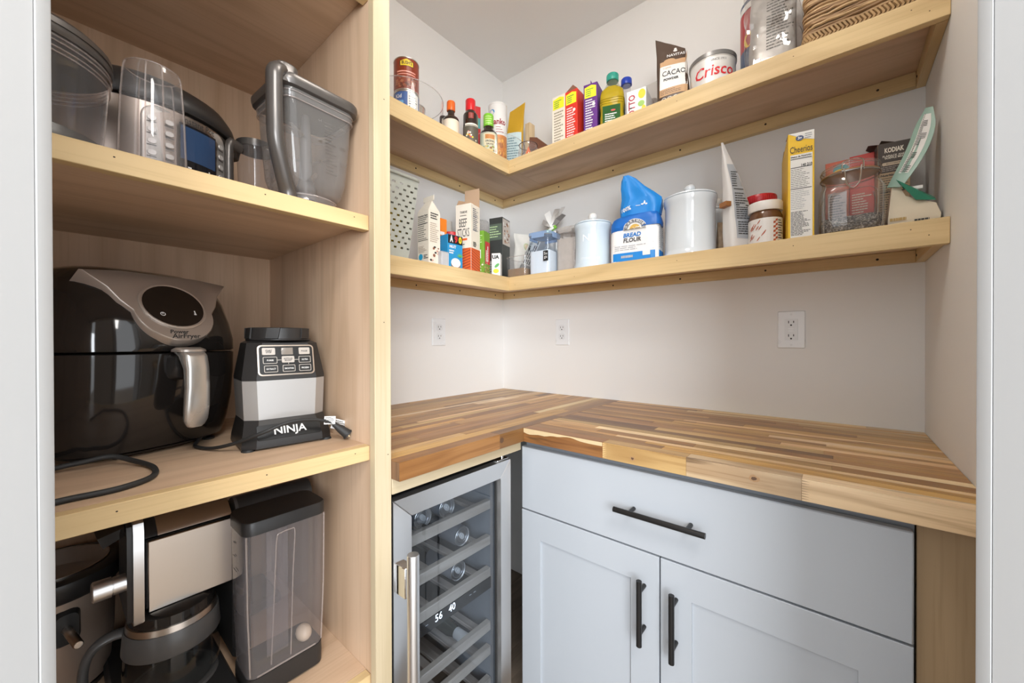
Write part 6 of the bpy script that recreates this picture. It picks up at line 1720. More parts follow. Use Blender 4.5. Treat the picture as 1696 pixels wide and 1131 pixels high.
# ================================================================= LOWER SHELF, BACK WALL
TUB = clear('tub_plastic', tint=(0.93, 0.93, 0.93), ior=1.5, rough=0.03, haze=0.05)
def tub(name, label, loc, w_, h_, heading, tint_m, fill=None, fill_h=0.0, lid=None, r=0.016, group=None):
    t = thing(name, label, 'container', loc, math.radians(heading), group)
    mb = MB(); mb.loft([at_z(rrect(w_ * .94, w_ * .94, r), 0.0004), at_z(rrect(w_ * .96, w_ * .96, r), 0.005), at_z(rrect(w_, w_, r), h_)], True, False); bd = obj('tub_wall', mb, tint_m, t, angle=50)
    for z in (0.004, h_ - .001):
        q = at_z(rrect(w_ * (.96 if z < .01 else 1.0) + .001, w_ * (.96 if z < .01 else 1.0) + .001, r), z); mb = MB(); mb.tube(q + [q[0]], 0.0013, 6); obj('moulded_ring', mb, RIM, bd)
    if fill:
        k = 0.93
        mb = MB(); n_ = 20
        base_ = rrect(w_ * k, w_ * k, r * .9)
        mb.loft([at_z(base_, 0.002), [(x * 1.01, y * 1.01, fill_h + 0.004 * mnoise.noise(Vector((x * 40, y * 40, h_ * 9)))) for x, y in base_]]); obj('contents', mb, fill, t, angle=50)
    if lid:
        mb = MB(); mb.loft([at_z(rrect(w_ + .002, w_ + .002, r), h_ + .0004), at_z(rrect(w_ + .004, w_ + .004, r), h_ + .002), at_z(rrect(w_ + .003, w_ + .003, r), h_ + .012), at_z(rrect(w_ - .012, w_ - .012, r * .8), h_ + .013)]); ld_ = obj('lid', mb, lid, t, angle=50)
        for a in (0, 90, 180, 270):
            M_ = Matrix.Rotation(math.radians(a), 4, 'Z'); mb = MB(M_); mb.box(w_ / 2 + .0024, w_ / 2 + .005, -w_ * .30, w_ * .30, h_ - .012, h_ + .010, .001); obj('lid_latch', mb, lid, ld_)
    return t, bd
SUGAR = mat('white_powder', (0.80, 0.80, 0.80), 0.8, bump=0.3, bscale=500)
SEED = mat('brown_seed', (0.24, 0.15, 0.08), 0.7, bump=0.6, bscale=500, noise_amt=0.4, nscale=150)
t, bd = tub('clear_tub', 'small square clear tub with brown seeds in the bottom, at the shelf corner', (0.302, -0.222, ZL), 0.102, 0.088, 6, TUB, SEED, 0.036)
t, bd = tub('clear_tub', 'clear blue-tinted tub half full of white powder, third from the corner', (0.412, -0.215, ZL), 0.098, 0.158, 4, clear('tub_blue', tint=(0.88, 0.93, 0.98), ior=1.5, rough=0.03, haze=0.07, hazecol=(0.50, 0.62, 0.80)), SUGAR, 0.096, clear('lid_blue', tint=(0.72, 0.82, 0.95), ior=1.6, rough=0.05, haze=0.40, hazecol=(0.45, 0.60, 0.82)))
M_ = face(-86, (0.012, -0.0515, 0.0)); M_ = face(-90, (0.036, -0.0505, 0.0))
mb = MB(M_); mb.box(-0.012, 0.010, 0.052, 0.092, 0, .0005); lb = obj('label', mb, mat('label_black', (0.015, 0.015, 0.016), 0.5), t)
text(t, 'Su\nga', 0.016, M_ @ TR(-0.001, 0.074, .0009), TXL)
t, bd = tub('clear_tub', 'tall clear tub of pale grey flakes, left of the small pale blue canister', (0.505, -0.165, ZL), 0.094, 0.172, 4, clear('tub_grey', tint=(0.93, 0.92, 0.91), ior=1.5, rough=0.03, haze=0.12, hazecol=(0.62, 0.58, 0.55)), mat('grey_flakes', (0.50, 0.46, 0.43), 0.8, bump=0.5, bscale=180, noise_amt=0.15, nscale=60), 0.140, clear('lid_clear', tint=(0.90, 0.89, 0.88), ior=1.6, rough=0.05, haze=0.30, hazecol=(0.66, 0.63, 0.60)))
mb = MB(face(-90, (0.044, -0.0485, 0.0))); mb.box(-0.003, 0.003, 0.05, 0.09, 0, .0005); obj('label', mb, MATS['label_black'], t)
# ceramic canisters
CER = mat('pale_blue_glaze', (0.60, 0.69, 0.76), rough=0.09, spec=0.6, coat=0.4)
CER2 = mat('pale_grey_glaze', (0.63, 0.67, 0.70), rough=0.09, spec=0.6, coat=0.4)
CERW = mat('white_glaze', (0.74, 0.73, 0.71), rough=0.12, spec=0.6)
def canister(label, loc, R, h_, m, mk, lidh=1.0):
    t = thing('ceramic_canister', label, 'canister', loc, 0)
    jar(t, [(R * .97, 0.0004), (R * 1.03, 0.003), (R * 1.03, 0.010), (R * .985, 0.016), (R * .955, 0.024), (R * .94, h_ * .5), (R * .95, h_ - .022), (R * .985, h_ - .017), (R * .995, h_ - .010), (R * 1.01, h_ - .006), (R * 1.01, h_ - .001), (R * .97, h_), (R * .9, h_ - .002)], m, 48, 'canister_body')
    ld_ = jar(t, [(R * .96, h_ + .0006), (R * 1.0, h_ + .002), (R * .985, h_ + .006), (R * .75, h_ + .013), (R * .3, h_ + .018), (0.010, h_ + .019)], m, 48, 'lid')
    mb = MB(); mb.lathe([(0.0095, h_ + .0185), (0.0085, h_ + .022)], 20); mb.sphere((0, 0, h_ + .034), 0.0165, 20, 14, (1, 1, .92)); obj('lid_knob', mb, mk, ld_)
    return t
k1 = canister('small pale blue ceramic canister with raised lettering, left of the blue flour bag', (0.622, -0.205, ZL), 0.068, 0.165, CER, CERW)
text(k1, 'N 1', 0.036, None, mat('relief_blue', (0.80, 0.84, 0.87), 0.1, spec=0.6), bend=(0.0656, -70, (0, 0), 0.108), width=0.050)
mb = MB(); bend_poly(mb, [(0.004 * math.cos(t * .52), 0.005 * math.sin(t * .52)) for t in range(12)], 0.0650, -66, 0.118); obj('relief', mb, MATS['relief_blue'], k1, recalc=False)
text(k1, 'STONEWARE', 0.011, None, MATS['relief_blue'], bend=(0.0656, -70, (0, 0), 0.036), width=0.072)
k2 = canister('large pale grey ceramic canister with a round knob, right of the blue flour bag', (0.957, -0.192, ZL), 0.0775, 0.187, CER2, CER2)
k3 = canister('pale canister almost hidden behind the large grey canister', (1.004, -0.060, ZL), 0.050, 0.170, CER2, CERW)
rp = thing('red_packet', 'red packet peeking out between the small canister and the flour bag', 'packet', (0.700, -0.080, ZL), math.radians(-80))
mb = MB(Matrix.Rotation(math.radians(-6), 4, 'X')); mb.loft(bag_rings(0.080, 0.035, 0.215, (0, 0), 0.85, 0.003, 71, n=24, m=8, tip=0.02)); obj('packet', mb, REDP, rp)
# flour bag: white and blue paper, blue top folded over and twisted up
fb_ = thing('flour_bag', 'white and blue paper bag of bread flour with its blue top twisted up', 'bag', (0.796, -0.222, ZL), math.radians(-83))
rings = []
W_, D_, n_ = 0.160, 0.082, 48
def fring(hw, hd, z, p, cx=0, cy=0, cr=0.0, tilt=0.0, sd=0):
    o_ = []
    for (x, y) in sell(hd, hw, p, n_):
        q = Vector((x * 30 + sd, y * 30, z * 30))
        rg = (0.5 - abs(mnoise.noise(q * 1.9 + Vector((3, 1, 4))))) * cr * 1.1
        o_.append((cx + x + (mnoise.noise(q) * cr + rg) * (1 if x > 0 else -1), cy + y + mnoise.noise(q + Vector((7, 0, 0))) * cr * .7, z + tilt * y + mnoise.noise(q + Vector((0, 9, 0))) * cr * .6))
    return o_
white = [fring(W_ * .485, D_ * .47, 0.0004, 7), fring(W_ * .5, D_ * .5, 0.006, 7), fring(W_ * .5, D_ * .5, 0.035, 7, cr=.001), fring(W_ * .5, D_ * .51, 0.075, 6, cr=.003), fring(W_ * .495, D_ * .50, 0.105, 5, cr=.004), fring(W_ * .47, D_ * .44, 0.126, 4, cr=.006, tilt=.10)]
mb = MB(); mb.loft(white); fw = obj('bag', mb, mat('flour_paper', (0.78, 0.77, 0.76), 0.55), fb_, angle=45)
BLU = mat('flour_blue', (0.012, 0.215, 0.60), 0.42)
BLU2 = mat('flour_blue_deep', (0.008, 0.13, 0.48), 0.42)
FB = face(0, (0.05, 0, 0))
wrapped(fb_, fw, lambda mb: pgrid(mb, FB, -0.079, 0.0785, 0.0015, 0.034, 14, 4), BLU, 'blue_band')
mid = [fring(W_ * .505, D_ * .50, 0.112, 5, cr=.004, tilt=.06), fring(W_ * .515, D_ * .54, 0.124, 5, cr=.006, tilt=.10), fring(W_ * .50, D_ * .53, 0.142, 4, cr=.007, tilt=.10), fring(W_ * .46, D_ * .44, 0.156, 4, cr=.006, tilt=.08), fring(W_ * .42, D_ * .36, 0.160, 4, cr=.004, tilt=.06)]
mb = MB(); mb.loft(mid, False, True); fm_ = obj('folded_collar', mb, BLU2, fb_, angle=35)
up = [fring(W_ * .40, D_ * .34, 0.158, 4, 0, .012, cr=.005, sd=3), fring(W_ * .415, D_ * .36, 0.185, 3.5, 0, .016, cr=.009, sd=3), fring(W_ * .40, D_ * .30, 0.215, 3, 0, .016, cr=.011, sd=3, tilt=-.10), fring(W_ * .345, D_ * .22, 0.245, 3, 0, .004, cr=.011, sd=3, tilt=-.28), fring(W_ * .25, D_ * .13, 0.273, 2.6, 0, -.010, cr=.009, sd=3, tilt=-.42), fring(W_ * .13, D_ * .07, 0.296, 2.4, 0, -.024, cr=.005, sd=3, tilt=-.35), fring(W_ * .06, D_ * .035, 0.305, 2, .004, -.036, cr=.002, sd=3)]
mb = MB(); mb.loft(up); fu = obj('twisted_top', mb, BLU, fb_, angle=30)
text(fb_, '100%', 0.017, FB @ TR(-0.028, 0.180) @ Matrix.Rotation(math.radians(8), 4, 'Z'), TXL, bold=.0006, wrap=(fu, (1, 0, 0)))
wrapped(fb_, fu, lambda mb: [pdisc(mb, FB, 0.032, 0.196, 0.0035, 0.0055), pdisc(mb, FB, 0.026, 0.190, 0.004, 0.0025), pdisc(mb, FB, 0.038, 0.190, 0.004, 0.0025), pquad(mb, FB, 0.006, 0.020, 0.186, 0.1875)], TXL, 'wheat_mark', .0015)
text(fb_, 'BREAD', 0.0185, FB @ TR(-0.004, 0.090), mat('print_flour_blue', (0.012, 0.16, 0.48), 0.4), bold=.0007, width=0.058, shear=.12, wrap=(fw, (1, 0, 0)))
text(fb_, 'FLOUR', 0.0185, FB @ TR(-0.004, 0.0735), mat('print_flour_grey', (0.09, 0.085, 0.085), 0.4), bold=.0007, width=0.058, shear=.12, wrap=(fw, (1, 0, 0)))
wrapped(fb_, fw, lambda mb: [pquad(mb, FB, -0.066, 0.066, 0.0605, 0.0612), pquad(mb, FB, -0.066, 0.066, 0.0385, 0.0392)] + [plines(mb, FB, -0.062, 0.062, 0.059, 0.041, 3, 5, .4)], mat('print_soft_grey', (0.40, 0.40, 0.42), 0.5), 'fine_print', .0012)
wrapped(fb_, fw, lambda mb: [pgrid(mb, FB, 0.030, 0.054, 0.020, 0.034, 3, 2)], WHITEC, 'panel', .0014)
wrapped(fb_, fw, lambda mb: plines(mb, FB, -0.040, 0.020, 0.026, 0.016, 1, 4, .8), MATS['print_soft_grey'], 'fine_print', .0016)
# round crest at the fold
def arc_ring(mb, r0, r1, a0, a1, n=24, cx=0.006, cy=0.108):
    if r1 - r0 > 0.008:
        m_ = math.ceil((r1 - r0) / 0.006)
        for i in range(m_): arc_ring(mb, r0 + (r1 - r0) * i / m_, r0 + (r1 - r0) * (i + 1) / m_, a0, a1, n, cx, cy)
        return
    for k in range(n):
        a, b2 = a0 + (a1 - a0) * k / n, a0 + (a1 - a0) * (k + 1) / n
        mb.add([FB @ Vector((cx + r * math.cos(q), cy + r * math.sin(q) * .85, 0)) for r, q in ((r0, a), (r1, a), (r1, b2), (r0, b2))], [(0, 1, 2, 3)])
crest = MB(); arc_ring(crest, 0.001, 0.038, 0, PI); oc_ = obj('crest', crest, WHITEC, fb_, recalc=False); wrap_verts(oc_.data.vertices, fm_, (1, 0, 0), .0012)
crest = MB(); arc_ring(crest, 0.024, 0.036, 0, PI); oc_ = obj('crest_ring', crest, mat('crest_grey', (0.20, 0.20, 0.21), 0.4), fb_, recalc=False); wrap_verts(oc_.data.vertices, fm_, (1, 0, 0), .0024)
crest = MB(); arc_ring(crest, 0.002, 0.018, 0, PI); oc_ = obj('crest_wheat', crest, mat('crest_gold', (0.65, 0.42, 0.10), 0.4), fb_, recalc=False); wrap_verts(oc_.data.vertices, fm_, (1, 0, 0), .0024)
for a, ch in ((160, 'G'), (130, 'A'), (110, 'R'), (90, 'T'), (70, 'H'), (50, 'U'), (30, 'R')):
    q = math.radians(a)
    text(fb_, ch, 0.0105, FB @ TR(0.006 + 0.030 * math.cos(q), 0.108 + 0.0255 * math.sin(q)) @ Matrix.Rotation(q - PI / 2, 4, 'Z'), TXL, bold=.0003, wrap=(fm_, (1, 0, 0), 0.0034))
SD = face(90, (0, 0.09, 0))
mb = MB(); plines(mb, SD, -0.030, 0.030, 0.115, 0.042, 12, 9, .45); o_ = obj('fine_print', mb, MATS['print_soft_grey'], fb_, recalc=False); wrap_verts(o_.data.vertices, fw, (0, 1, 0), .0009)
mb = MB(); pgrid(mb, SD, -0.039, 0.039, 0.0015, 0.034, 8, 4); o_ = obj('blue_band', mb, BLU, fb_, recalc=False); wrap_verts(o_.data.vertices, fw, (0, 1, 0), .0007)
# white and grey pouch seen edge on
gb = thing('grain_pouch', 'white and grey pointed pouch with a nutrition table, right of the large grey canister', 'pouch', (1.098, -0.196, ZL), math.radians(-40))
mb = MB(); mb.loft(bag_rings(0.100, 0.052, 0.322, (-0.012, -0.052), 0.06, 0.002, 81, n=32, m=16, p=4, topd=.005)); gbb = obj('pouch', mb, mat('pouch_pale', (0.66, 0.64, 0.62), 0.45), gb, angle=45)
FGb = face(0, (0.04, 0, 0))
def ptrap(mb, M, y0, y1, a0, b0, a1, b1, nx=8, ny=12):
    vs = []
    for j in range(ny + 1):
        s_ = j / ny
        for i in range(nx + 1):
            u_ = i / nx
            vs.append(M @ Vector(((a0 + (a1 - a0) * s_) * (1 - u_) + (b0 + (b1 - b0) * s_) * u_, y0 + (y1 - y0) * s_, 0)))
    mb.add(vs, [(j * (nx + 1) + i, j * (nx + 1) + i + 1, (j + 1) * (nx + 1) + i + 1, (j + 1) * (nx + 1) + i) for j in range(ny) for i in range(nx)])
wrapped(gb, gbb, lambda mb: [ptrap(mb, FGb, 0.035, 0.20, -0.032, 0.040, -0.040, -0.006), ptrap(mb, FGb, 0.20, 0.255, -0.040, -0.006, -0.046, -0.026)], mat('panel_bluegrey', (0.38, 0.40, 0.43), 0.5), 'label')
wrapped(gb, gbb, lambda mb: [plines(mb, FGb, -0.028, 0.034, 0.085, 0.045, 6, 3, .4), plines(mb, FGb, -0.031, 0.024, 0.128, 0.09, 6, 4, .4), plines(mb, FGb, -0.033, 0.012, 0.17, 0.134, 5, 3, .4), pquad(mb, FGb, -0.032, 0.008, 0.130, 0.133), pquad(mb, FGb, -0.035, -0.004, 0.178, 0.1805), plines(mb, FGb, -0.038, -0.014, 0.235, 0.185, 7, 6, .4)], PRN, 'fine_print', .0016)
mb = MB(Matrix.Translation((0, -0.055, 0.135))); mb.box(-0.010, 0.018, -0.008, 0.010, -0.007, 0.007, .001); obj('clip', mb, mat('clip_brown', (0.30, 0.12, 0.035), 0.5), gb)
nb_ = thing('nut_bag', 'crinkled brown and white snack bag low behind the white and grey pouch', 'bag', (1.045, -0.125, ZL), math.radians(-60))
mb = MB(); mb.loft(bag_rings(0.055, 0.035, 0.115, (0, 0), 0.8, 0.008, 91, n=24, m=8)); o_ = obj('bag', mb, mat('bag_tan', (0.42, 0.30, 0.19), 0.4, noise_amt=0.6, nscale=50), nb_, angle=25)
# peanut butter and chocolate spread
pj = thing('peanut_butter_jar', 'peanut butter jar with a red lid and red label, behind the white-lidded jar', 'jar', (1.133, -0.098, ZL), 0)
jar(pj, [(0.040, 0.0004), (0.043, 0.004), (0.043, 0.135), (0.039, 0.150), (0.0385, 0.155)], mat('peanut_butter', (0.46, 0.24, 0.075), 0.18, spec=0.6), 36)
mb = MB(); mb.lathe([(0.0425, 0.1553), (0.0438, 0.157), (0.0438, 0.176), (0.0425, 0.1785), (0.034, 0.1795), (0.001, 0.1795)], 40)
for k in range(48):
    a = 2 * PI * k / 48; mb.box(0.0437 * math.cos(a) - .0004, 0.0437 * math.cos(a) + .0004, 0.0437 * math.sin(a) - .0004, 0.0437 * math.sin(a) + .0004, 0.158, 0.174)
obj('lid', mb, mat('lid_red', (0.50, 0.012, 0.02), 0.3), pj)
wrapc(pj, 0.0434, 0.02, 0.118, mat('label_red2', (0.58, 0.03, 0.03), 0.4))
nj = thing('spread_jar', 'chocolate spread jar with a white lid and patterned label, left of the yellow cereal box', 'jar', (1.160, -0.210, ZL), 0)
jar(nj, [(0.036, 0.0004), (0.040, 0.004), (0.0405, 0.085), (0.037, 0.094), (0.036, 0.098)], mat('choc_spread', (0.13, 0.055, 0.025), 0.12, spec=0.6), 36)
jar(nj, [(0.0405, 0.0982), (0.0415, 0.100), (0.0415, 0.121), (0.0400, 0.1235), (0.001, 0.1245)], mat('lid_white', (0.76, 0.73, 0.70), 0.4), 40, 'lid')
wrapc(nj, 0.0409, 0.008, 0.076, mat('label_white2', (0.74, 0.72, 0.70), 0.4))
mb = MB(); rd = random.Random(14)
mb.use(mat('label_rust', (0.42, 0.09, 0.035), 0.4))
for k in range(16):
    a0, z0 = rd.uniform(-140, -85), rd.uniform(0.012, 0.070)
    bend_poly(mb, [(0.0045 * math.cos(t) , 0.0028 * math.sin(t + .6) + .004 * math.cos(t)) for t in (0, 1, 2, 3, 4, 5)], 0.0412 + k * .00001, a0, z0)
for k in range(10): bend_poly(mb, [(-.003, -.004), (.003, -.002), (.003, .004), (-.003, .002)], 0.0413, -52 + 8 * (k % 2), 0.014 + .006 * k)
mb.use(PRN)
for k in range(9): bandcyl(mb, (0, 0), 0.0412, 0.012 + .0068 * k, 0.0145 + .0068 * k, -38, -12 - 6 * (k % 3), 5)
obj('label_print', mb, None, nj, recalc=False)
# cereal box
CYE = mat('carton_cereal_yellow', (0.80, 0.50, 0.02), 0.45)
t, b, F, R, L = carton('cereal_box', 'tall yellow oat cereal box showing its narrow nutrition side', 'box', (1.229, -0.176, ZL), -81, 0.054, 0.190, 0.272, CYE)
patch(t, F, -0.022, 0.023, 0.004, 0.216, WHITEC, 'label', .0002)
mb = MB(); mb.add([F @ Vector(p) for p in [(-0.026, 0.2715, .0003), (0.0265, 0.2715, .0003), (0.0265, 0.247, .0003), (0.004, 0.254, .0003)]], [(0, 3, 2, 1)]); obj('label_corner', mb, WHITEC, t, recalc=False)
text(t, 'Cheerios', 0.0235, F @ TR(0.0, 0.228, .0006), PRN, bold=0.0001, width=0.046)
text(t, 'Datos de Nutrición', 0.006, F @ TR(0.0, 0.2105, .0006), PRN, width=0.042, bold=.0002)
text(t, '140 210', 0.0095, F @ TR(0.011, 0.187, .0006), PRN, width=0.022, bold=.0003)
mb = MB()
for y in (0.204, 0.182, 0.128): pquad(mb, F, -0.0215, 0.0215, y, y + 0.0018, 0.0006)
obj('table_rules', mb, PRN, t, recalc=False)
fine(t, F, -0.021, 0.020, 0.180, 0.131, 11, PRN, 3, .25, .0006)
fine(t, F, -0.021, 0.020, 0.126, 0.076, 11, mat('print_slate2', (0.22, 0.24, 0.28), 0.5), 4, .22, .0006)
fine(t, F, -0.021, 0.021, 0.072, 0.010, 18, PRN, 5, .45, .0006)
mb = MB(); pdisc(mb, F, -0.003, 0.2565, 0.0085, 0.0068, lift=.0006); obj('badge', mb, mat('badge_navy', (0.07, 0.10, 0.19), 0.4), t, recalc=False)
text(t, '3g', 0.009, F @ TR(-0.003, 0.2565, .0009), TXL, bold=.0003)
fine(t, F, 0.008, 0.024, 0.267, 0.252, 3, MATS['print_slate2'], 6, .4, .0006)
mb = MB(); mb.add([(0.094, -0.0265, 0.2722), (0.094, 0.0265, 0.2722), (0.02, 0.0265, 0.290), (0.02, -0.0265, 0.286)], [(0, 1, 2, 3)]); mb.add([(-0.094, -0.0265, 0.2722), (-0.094, 0.0265, 0.2722), (-0.04, 0.0265, 0.284), (-0.04, -0.0265, 0.284)], [(0, 1, 2, 3)]); obj('flap', mb, KRF, t, recalc=False)
# two red-orange boxes behind the clip jar
OA = mat('carton_salmon', (0.60, 0.13, 0.065), 0.45)
t, b, F, R, L = carton('food_box', 'orange-red box with a round badge behind the clip-top jar, next to the cereal box', 'box', (1.297, -0.042, ZL), -90, 0.050, 0.06, 0.236, OA)
t.location = (1.314, -0.068, ZL)
mb = MB(); mb.use(mat('badge_teal', (0.06, 0.32, 0.34), 0.4)); pdisc(mb, F, 0.008, 0.212, 0.017, 0.014, lift=.0003); mb.use(YEL); pdisc(mb, F, 0.006, 0.205, 0.013, 0.008, lift=.0005); mb.use(CREAM); pdisc(mb, F, -0.018, 0.19, 0.008, 0.014, lift=.0003)
obj('badge', mb, None, t, recalc=False)
patch(t, F, -0.020, 0.020, 0.02, 0.150, mat('label_lilac', (0.62, 0.52, 0.50), 0.5), 'label', .0003); fine(t, F, -0.018, 0.018, 0.145, 0.03, 16, PRN, 7, .4, .0006)
t, b, F, R, L = carton('food_box', 'bright red box behind the right half of the clip-top jar', 'box', (1.366, -0.062, ZL), -92, 0.050, 0.06, 0.242, mat('carton_red2', (0.58, 0.045, 0.03), 0.45))
fine(t, F, -0.020, 0.020, 0.140, 0.05, 13, CREAM, 8, .45)
# clip-top glass jar with seeds
gj = thing('clip_jar', 'square clip-top glass jar with dark chia seeds in the bottom', 'jar', (1.338, -0.222, ZL), math.radians(-86))
gj.scale = (1.11, 1.11, 0.94)
GL2 = clear('jar_glass', tint=(0.93, 0.92, 0.91), ior=1.75, rough=0.01, haze=0.05)
def jr_(w_, r, z): return at_z(rrect(w_, w_, r, 5), z)
mb = MB(); mb.loft([jr_(0.096, 0.026, 0.0004), jr_(0.106, 0.026, 0.004), jr_(0.108, 0.024, 0.03), jr_(0.108, 0.024, 0.108), jr_(0.104, 0.034, 0.122), jr_(0.098, 0.0485, 0.133), jr_(0.097, 0.0484, 0.150)], True, False); gjb = obj('jar_body', mb, GL2, gj, angle=60)
GRM = clear('glass_edge', tint=(0.80, 0.79, 0.77), ior=1.9, rough=0.03, haze=0.12, hazecol=(0.8, 0.78, 0.75))
mb = MB(); mb.lathe([(0.0492, 0.150), (0.0505, 0.1515), (0.0505, 0.158), (0.0492, 0.1595)], 40, cap0=False, cap1=False); obj('neck_ring', mb, GRM, gjb)
ld_ = jar(gj, [(0.0500, 0.1615), (0.0512, 0.163), (0.0512, 0.172), (0.049, 0.178), (0.040, 0.183), (0.001, 0.184)], GL2, 40, 'lid')
for r_, z in ((0.0512, 0.172), (0.049, 0.1785)):
    mb = MB(); mb.tube([(r_ * math.cos(2 * PI * k / 40), r_ * math.sin(2 * PI * k / 40), z) for k in range(41)], 0.0013, 6); obj('lid_edge', mb, GRM, ld_)
mb = MB(); mb.lathe([(0.0496, 0.1597), (0.0496, 0.1613)], 40); obj('seal', mb, mat('seal_orange', (0.55, 0.28, 0.12), 0.5), gj)
for sx in (-1, 1):
    for sy in (-1, 1):
        mb = MB(); mb.tube([(sx * 0.0475, sy * 0.0475, 0.006), (sx * 0.0478, sy * 0.0478, 0.108), (sx * 0.043, sy * 0.043, 0.124)], 0.0015, 6); obj('moulded_edge', mb, GRM, gjb)
mb = MB()
q = [(0.0546, y, z) for y, z in rrect(0.078, 0.084, 0.018, 4, 0, 0.064)]; mb.tube(q + [q[0]], 0.0010, 6); obj('front_panel_edge', mb, GRM, gjb)
CHIA = mat('chia', (0.11, 0.095, 0.085), 0.6, bump=0.9, bscale=420)
n__, l__ = CHIA.node_tree.nodes, CHIA.node_tree.links
vo = n__.new('ShaderNodeTexVoronoi'); vo.inputs['Scale'].default_value = 420
cr_ = n__.new('ShaderNodeValToRGB'); cr_.color_ramp.elements[0].color = (0.035, 0.03, 0.028, 1); cr_.color_ramp.elements[1].color = (0.42, 0.38, 0.34, 1); cr_.color_ramp.elements[0].position = .45; cr_.color_ramp.elements[1].position = .95
l__.new(n__['Texture Coordinate'].outputs['Object'], vo.inputs['Vector']); l__.new(vo.outputs['Color'], cr_.inputs['Fac']); l__.new(cr_.outputs['Color'], n__['Principled BSDF'].inputs['Base Color'])
mb = MB(); mb.loft([jr_(0.094, 0.024, 0.003), jr_(0.103, 0.024, 0.006), [(x, y, 0.040 + .004 * mnoise.noise(Vector((x * 30, y * 30, 2)))) for x, y, _z in jr_(0.1035, 0.024, 0)]]); obj('chia_seeds', mb, CHIA, gj, kind='stuff')
WIRE = mat('wire', (0.55, 0.53, 0.50), 0.22, metal=1.0)
mb = MB()
mb.tube([(0.0525, -0.017, 0.150), (0.0535, -0.017, 0.170), (0.0525, -0.013, 0.179), (0.051, 0.0, 0.182), (0.0525, 0.013, 0.179), (0.0535, 0.017, 0.170), (0.0525, 0.017, 0.150)], 0.0013, 6, 4)
mb.tube([(0.0535, -0.014, 0.162), (0.0565, -0.013, 0.150), (0.0575, -0.010, 0.120), (0.0575, 0.0, 0.108), (0.0575, 0.010, 0.120), (0.0565, 0.013, 0.150), (0.0535, 0.014, 0.162)], 0.0013, 6, 4)
mb.tube([(0.0545, -0.018, 0.155), (0.0555, 0.0, 0.154), (0.0545, 0.018, 0.155)], 0.0011, 6)
obj('clip_wire', mb, WIRE, gj)
mb = MB(); mb.tube([(0.0515 * math.cos(2 * PI * k / 36), 0.0515 * math.sin(2 * PI * k / 36), 0.1545) for k in range(37)], 0.0011, 6); obj('neck_wire', mb, WIRE, gj)
# pancake mix box
KRB = mat('carton_kraft', (0.47, 0.335, 0.205), 0.6)
DKB = mat('carton_espresso', (0.065, 0.05, 0.042), 0.5)
t, b, F, R, L = carton('pancake_box', 'kraft and dark brown pancake mix box between the clip-top jar and the teal pouch', 'box', (1.421, -0.090, ZL), -84, 0.060, 0.06, 0.246, KRB)
mb = MB(); pquad(mb, F, -0.0297, 0.0297, 0.170, 0.2455, .0002); obj('dark_panel', mb, DKB, t, recalc=False)
mb = MB(); mb.use(DKB); pquad(mb, L, -0.0297, 0.0297, 0.170, 0.2455, .0002); obj('dark_panel', mb, None, t, recalc=False)
text(t, 'KODIAK', 0.0165, F @ TR(0, 0.226, .0006), CREAM, bold=.0006, width=0.036)
text(t, 'FLAPJACK AND\nWAFFLE MIX', 0.0068, F @ TR(0, 0.209, .0006), CREAM, width=0.042, bold=.0001)
mb = MB(); mb.add([F @ Vector((x, y, .0005)) for x, y in rrect(0.048, 0.008, 0.003, 3, 0.002, 0.192)], [tuple(range(16))]); obj('banner', mb, mat('banner_tan', (0.55, 0.44, 0.32), 0.5), t, recalc=False)
text(t, 'BUTTERMILK', 0.005, F @ TR(0.002, 0.192, .0008), PRN, width=0.032)
fine(t, F, -0.024, 0.024, 0.186, 0.173, 3, mat('print_mauve', (0.30, 0.25, 0.22), 0.5), 3, .5, .0005)
text(t, 'Nutrition Facts', 0.0075, F @ TR(0, 0.163, .0006), PRN, width=0.050, bold=.0003)
mb = MB()
for y in (0.155, 0.137, 0.121): pquad(mb, F, -0.026, 0.026, y, y + .0013, .0005)
obj('table_rules', mb, PRN, t, recalc=False)
fine(t, F, -0.026, 0.022, 0.153, 0.020, 22, PRN, 4, .3, .0005)
mb = MB(); mb.add([(0.03, -0.0295, 0.2462), (-0.03, -0.0295, 0.2462), (-0.028, -0.045, 0.258), (0.026, -0.048, 0.25)], [(0, 1, 2, 3)]); mb.add([(-0.03, -0.0295, 0.2462), (-0.03, 0.0295, 0.2462), (-0.012, 0.0295, 0.254), (0.010, -0.020, 0.262)], [(0, 1, 2, 3)]); obj('flap', mb, DKB, t, recalc=False)
# teal pouch folded over
tp = thing('teal_pouch', 'cream and teal pouch folded over, at the right end of the lower shelf', 'pouch', (1.446, -0.214, ZL), math.radians(-88))
TPC = mat('pouch_cream', (0.66, 0.58, 0.44), 0.45)
TEA = mat('pouch_teal', (0.28, 0.42, 0.35), 0.38)
TGR = mat('pouch_green', (0.015, 0.17, 0.10), 0.35)
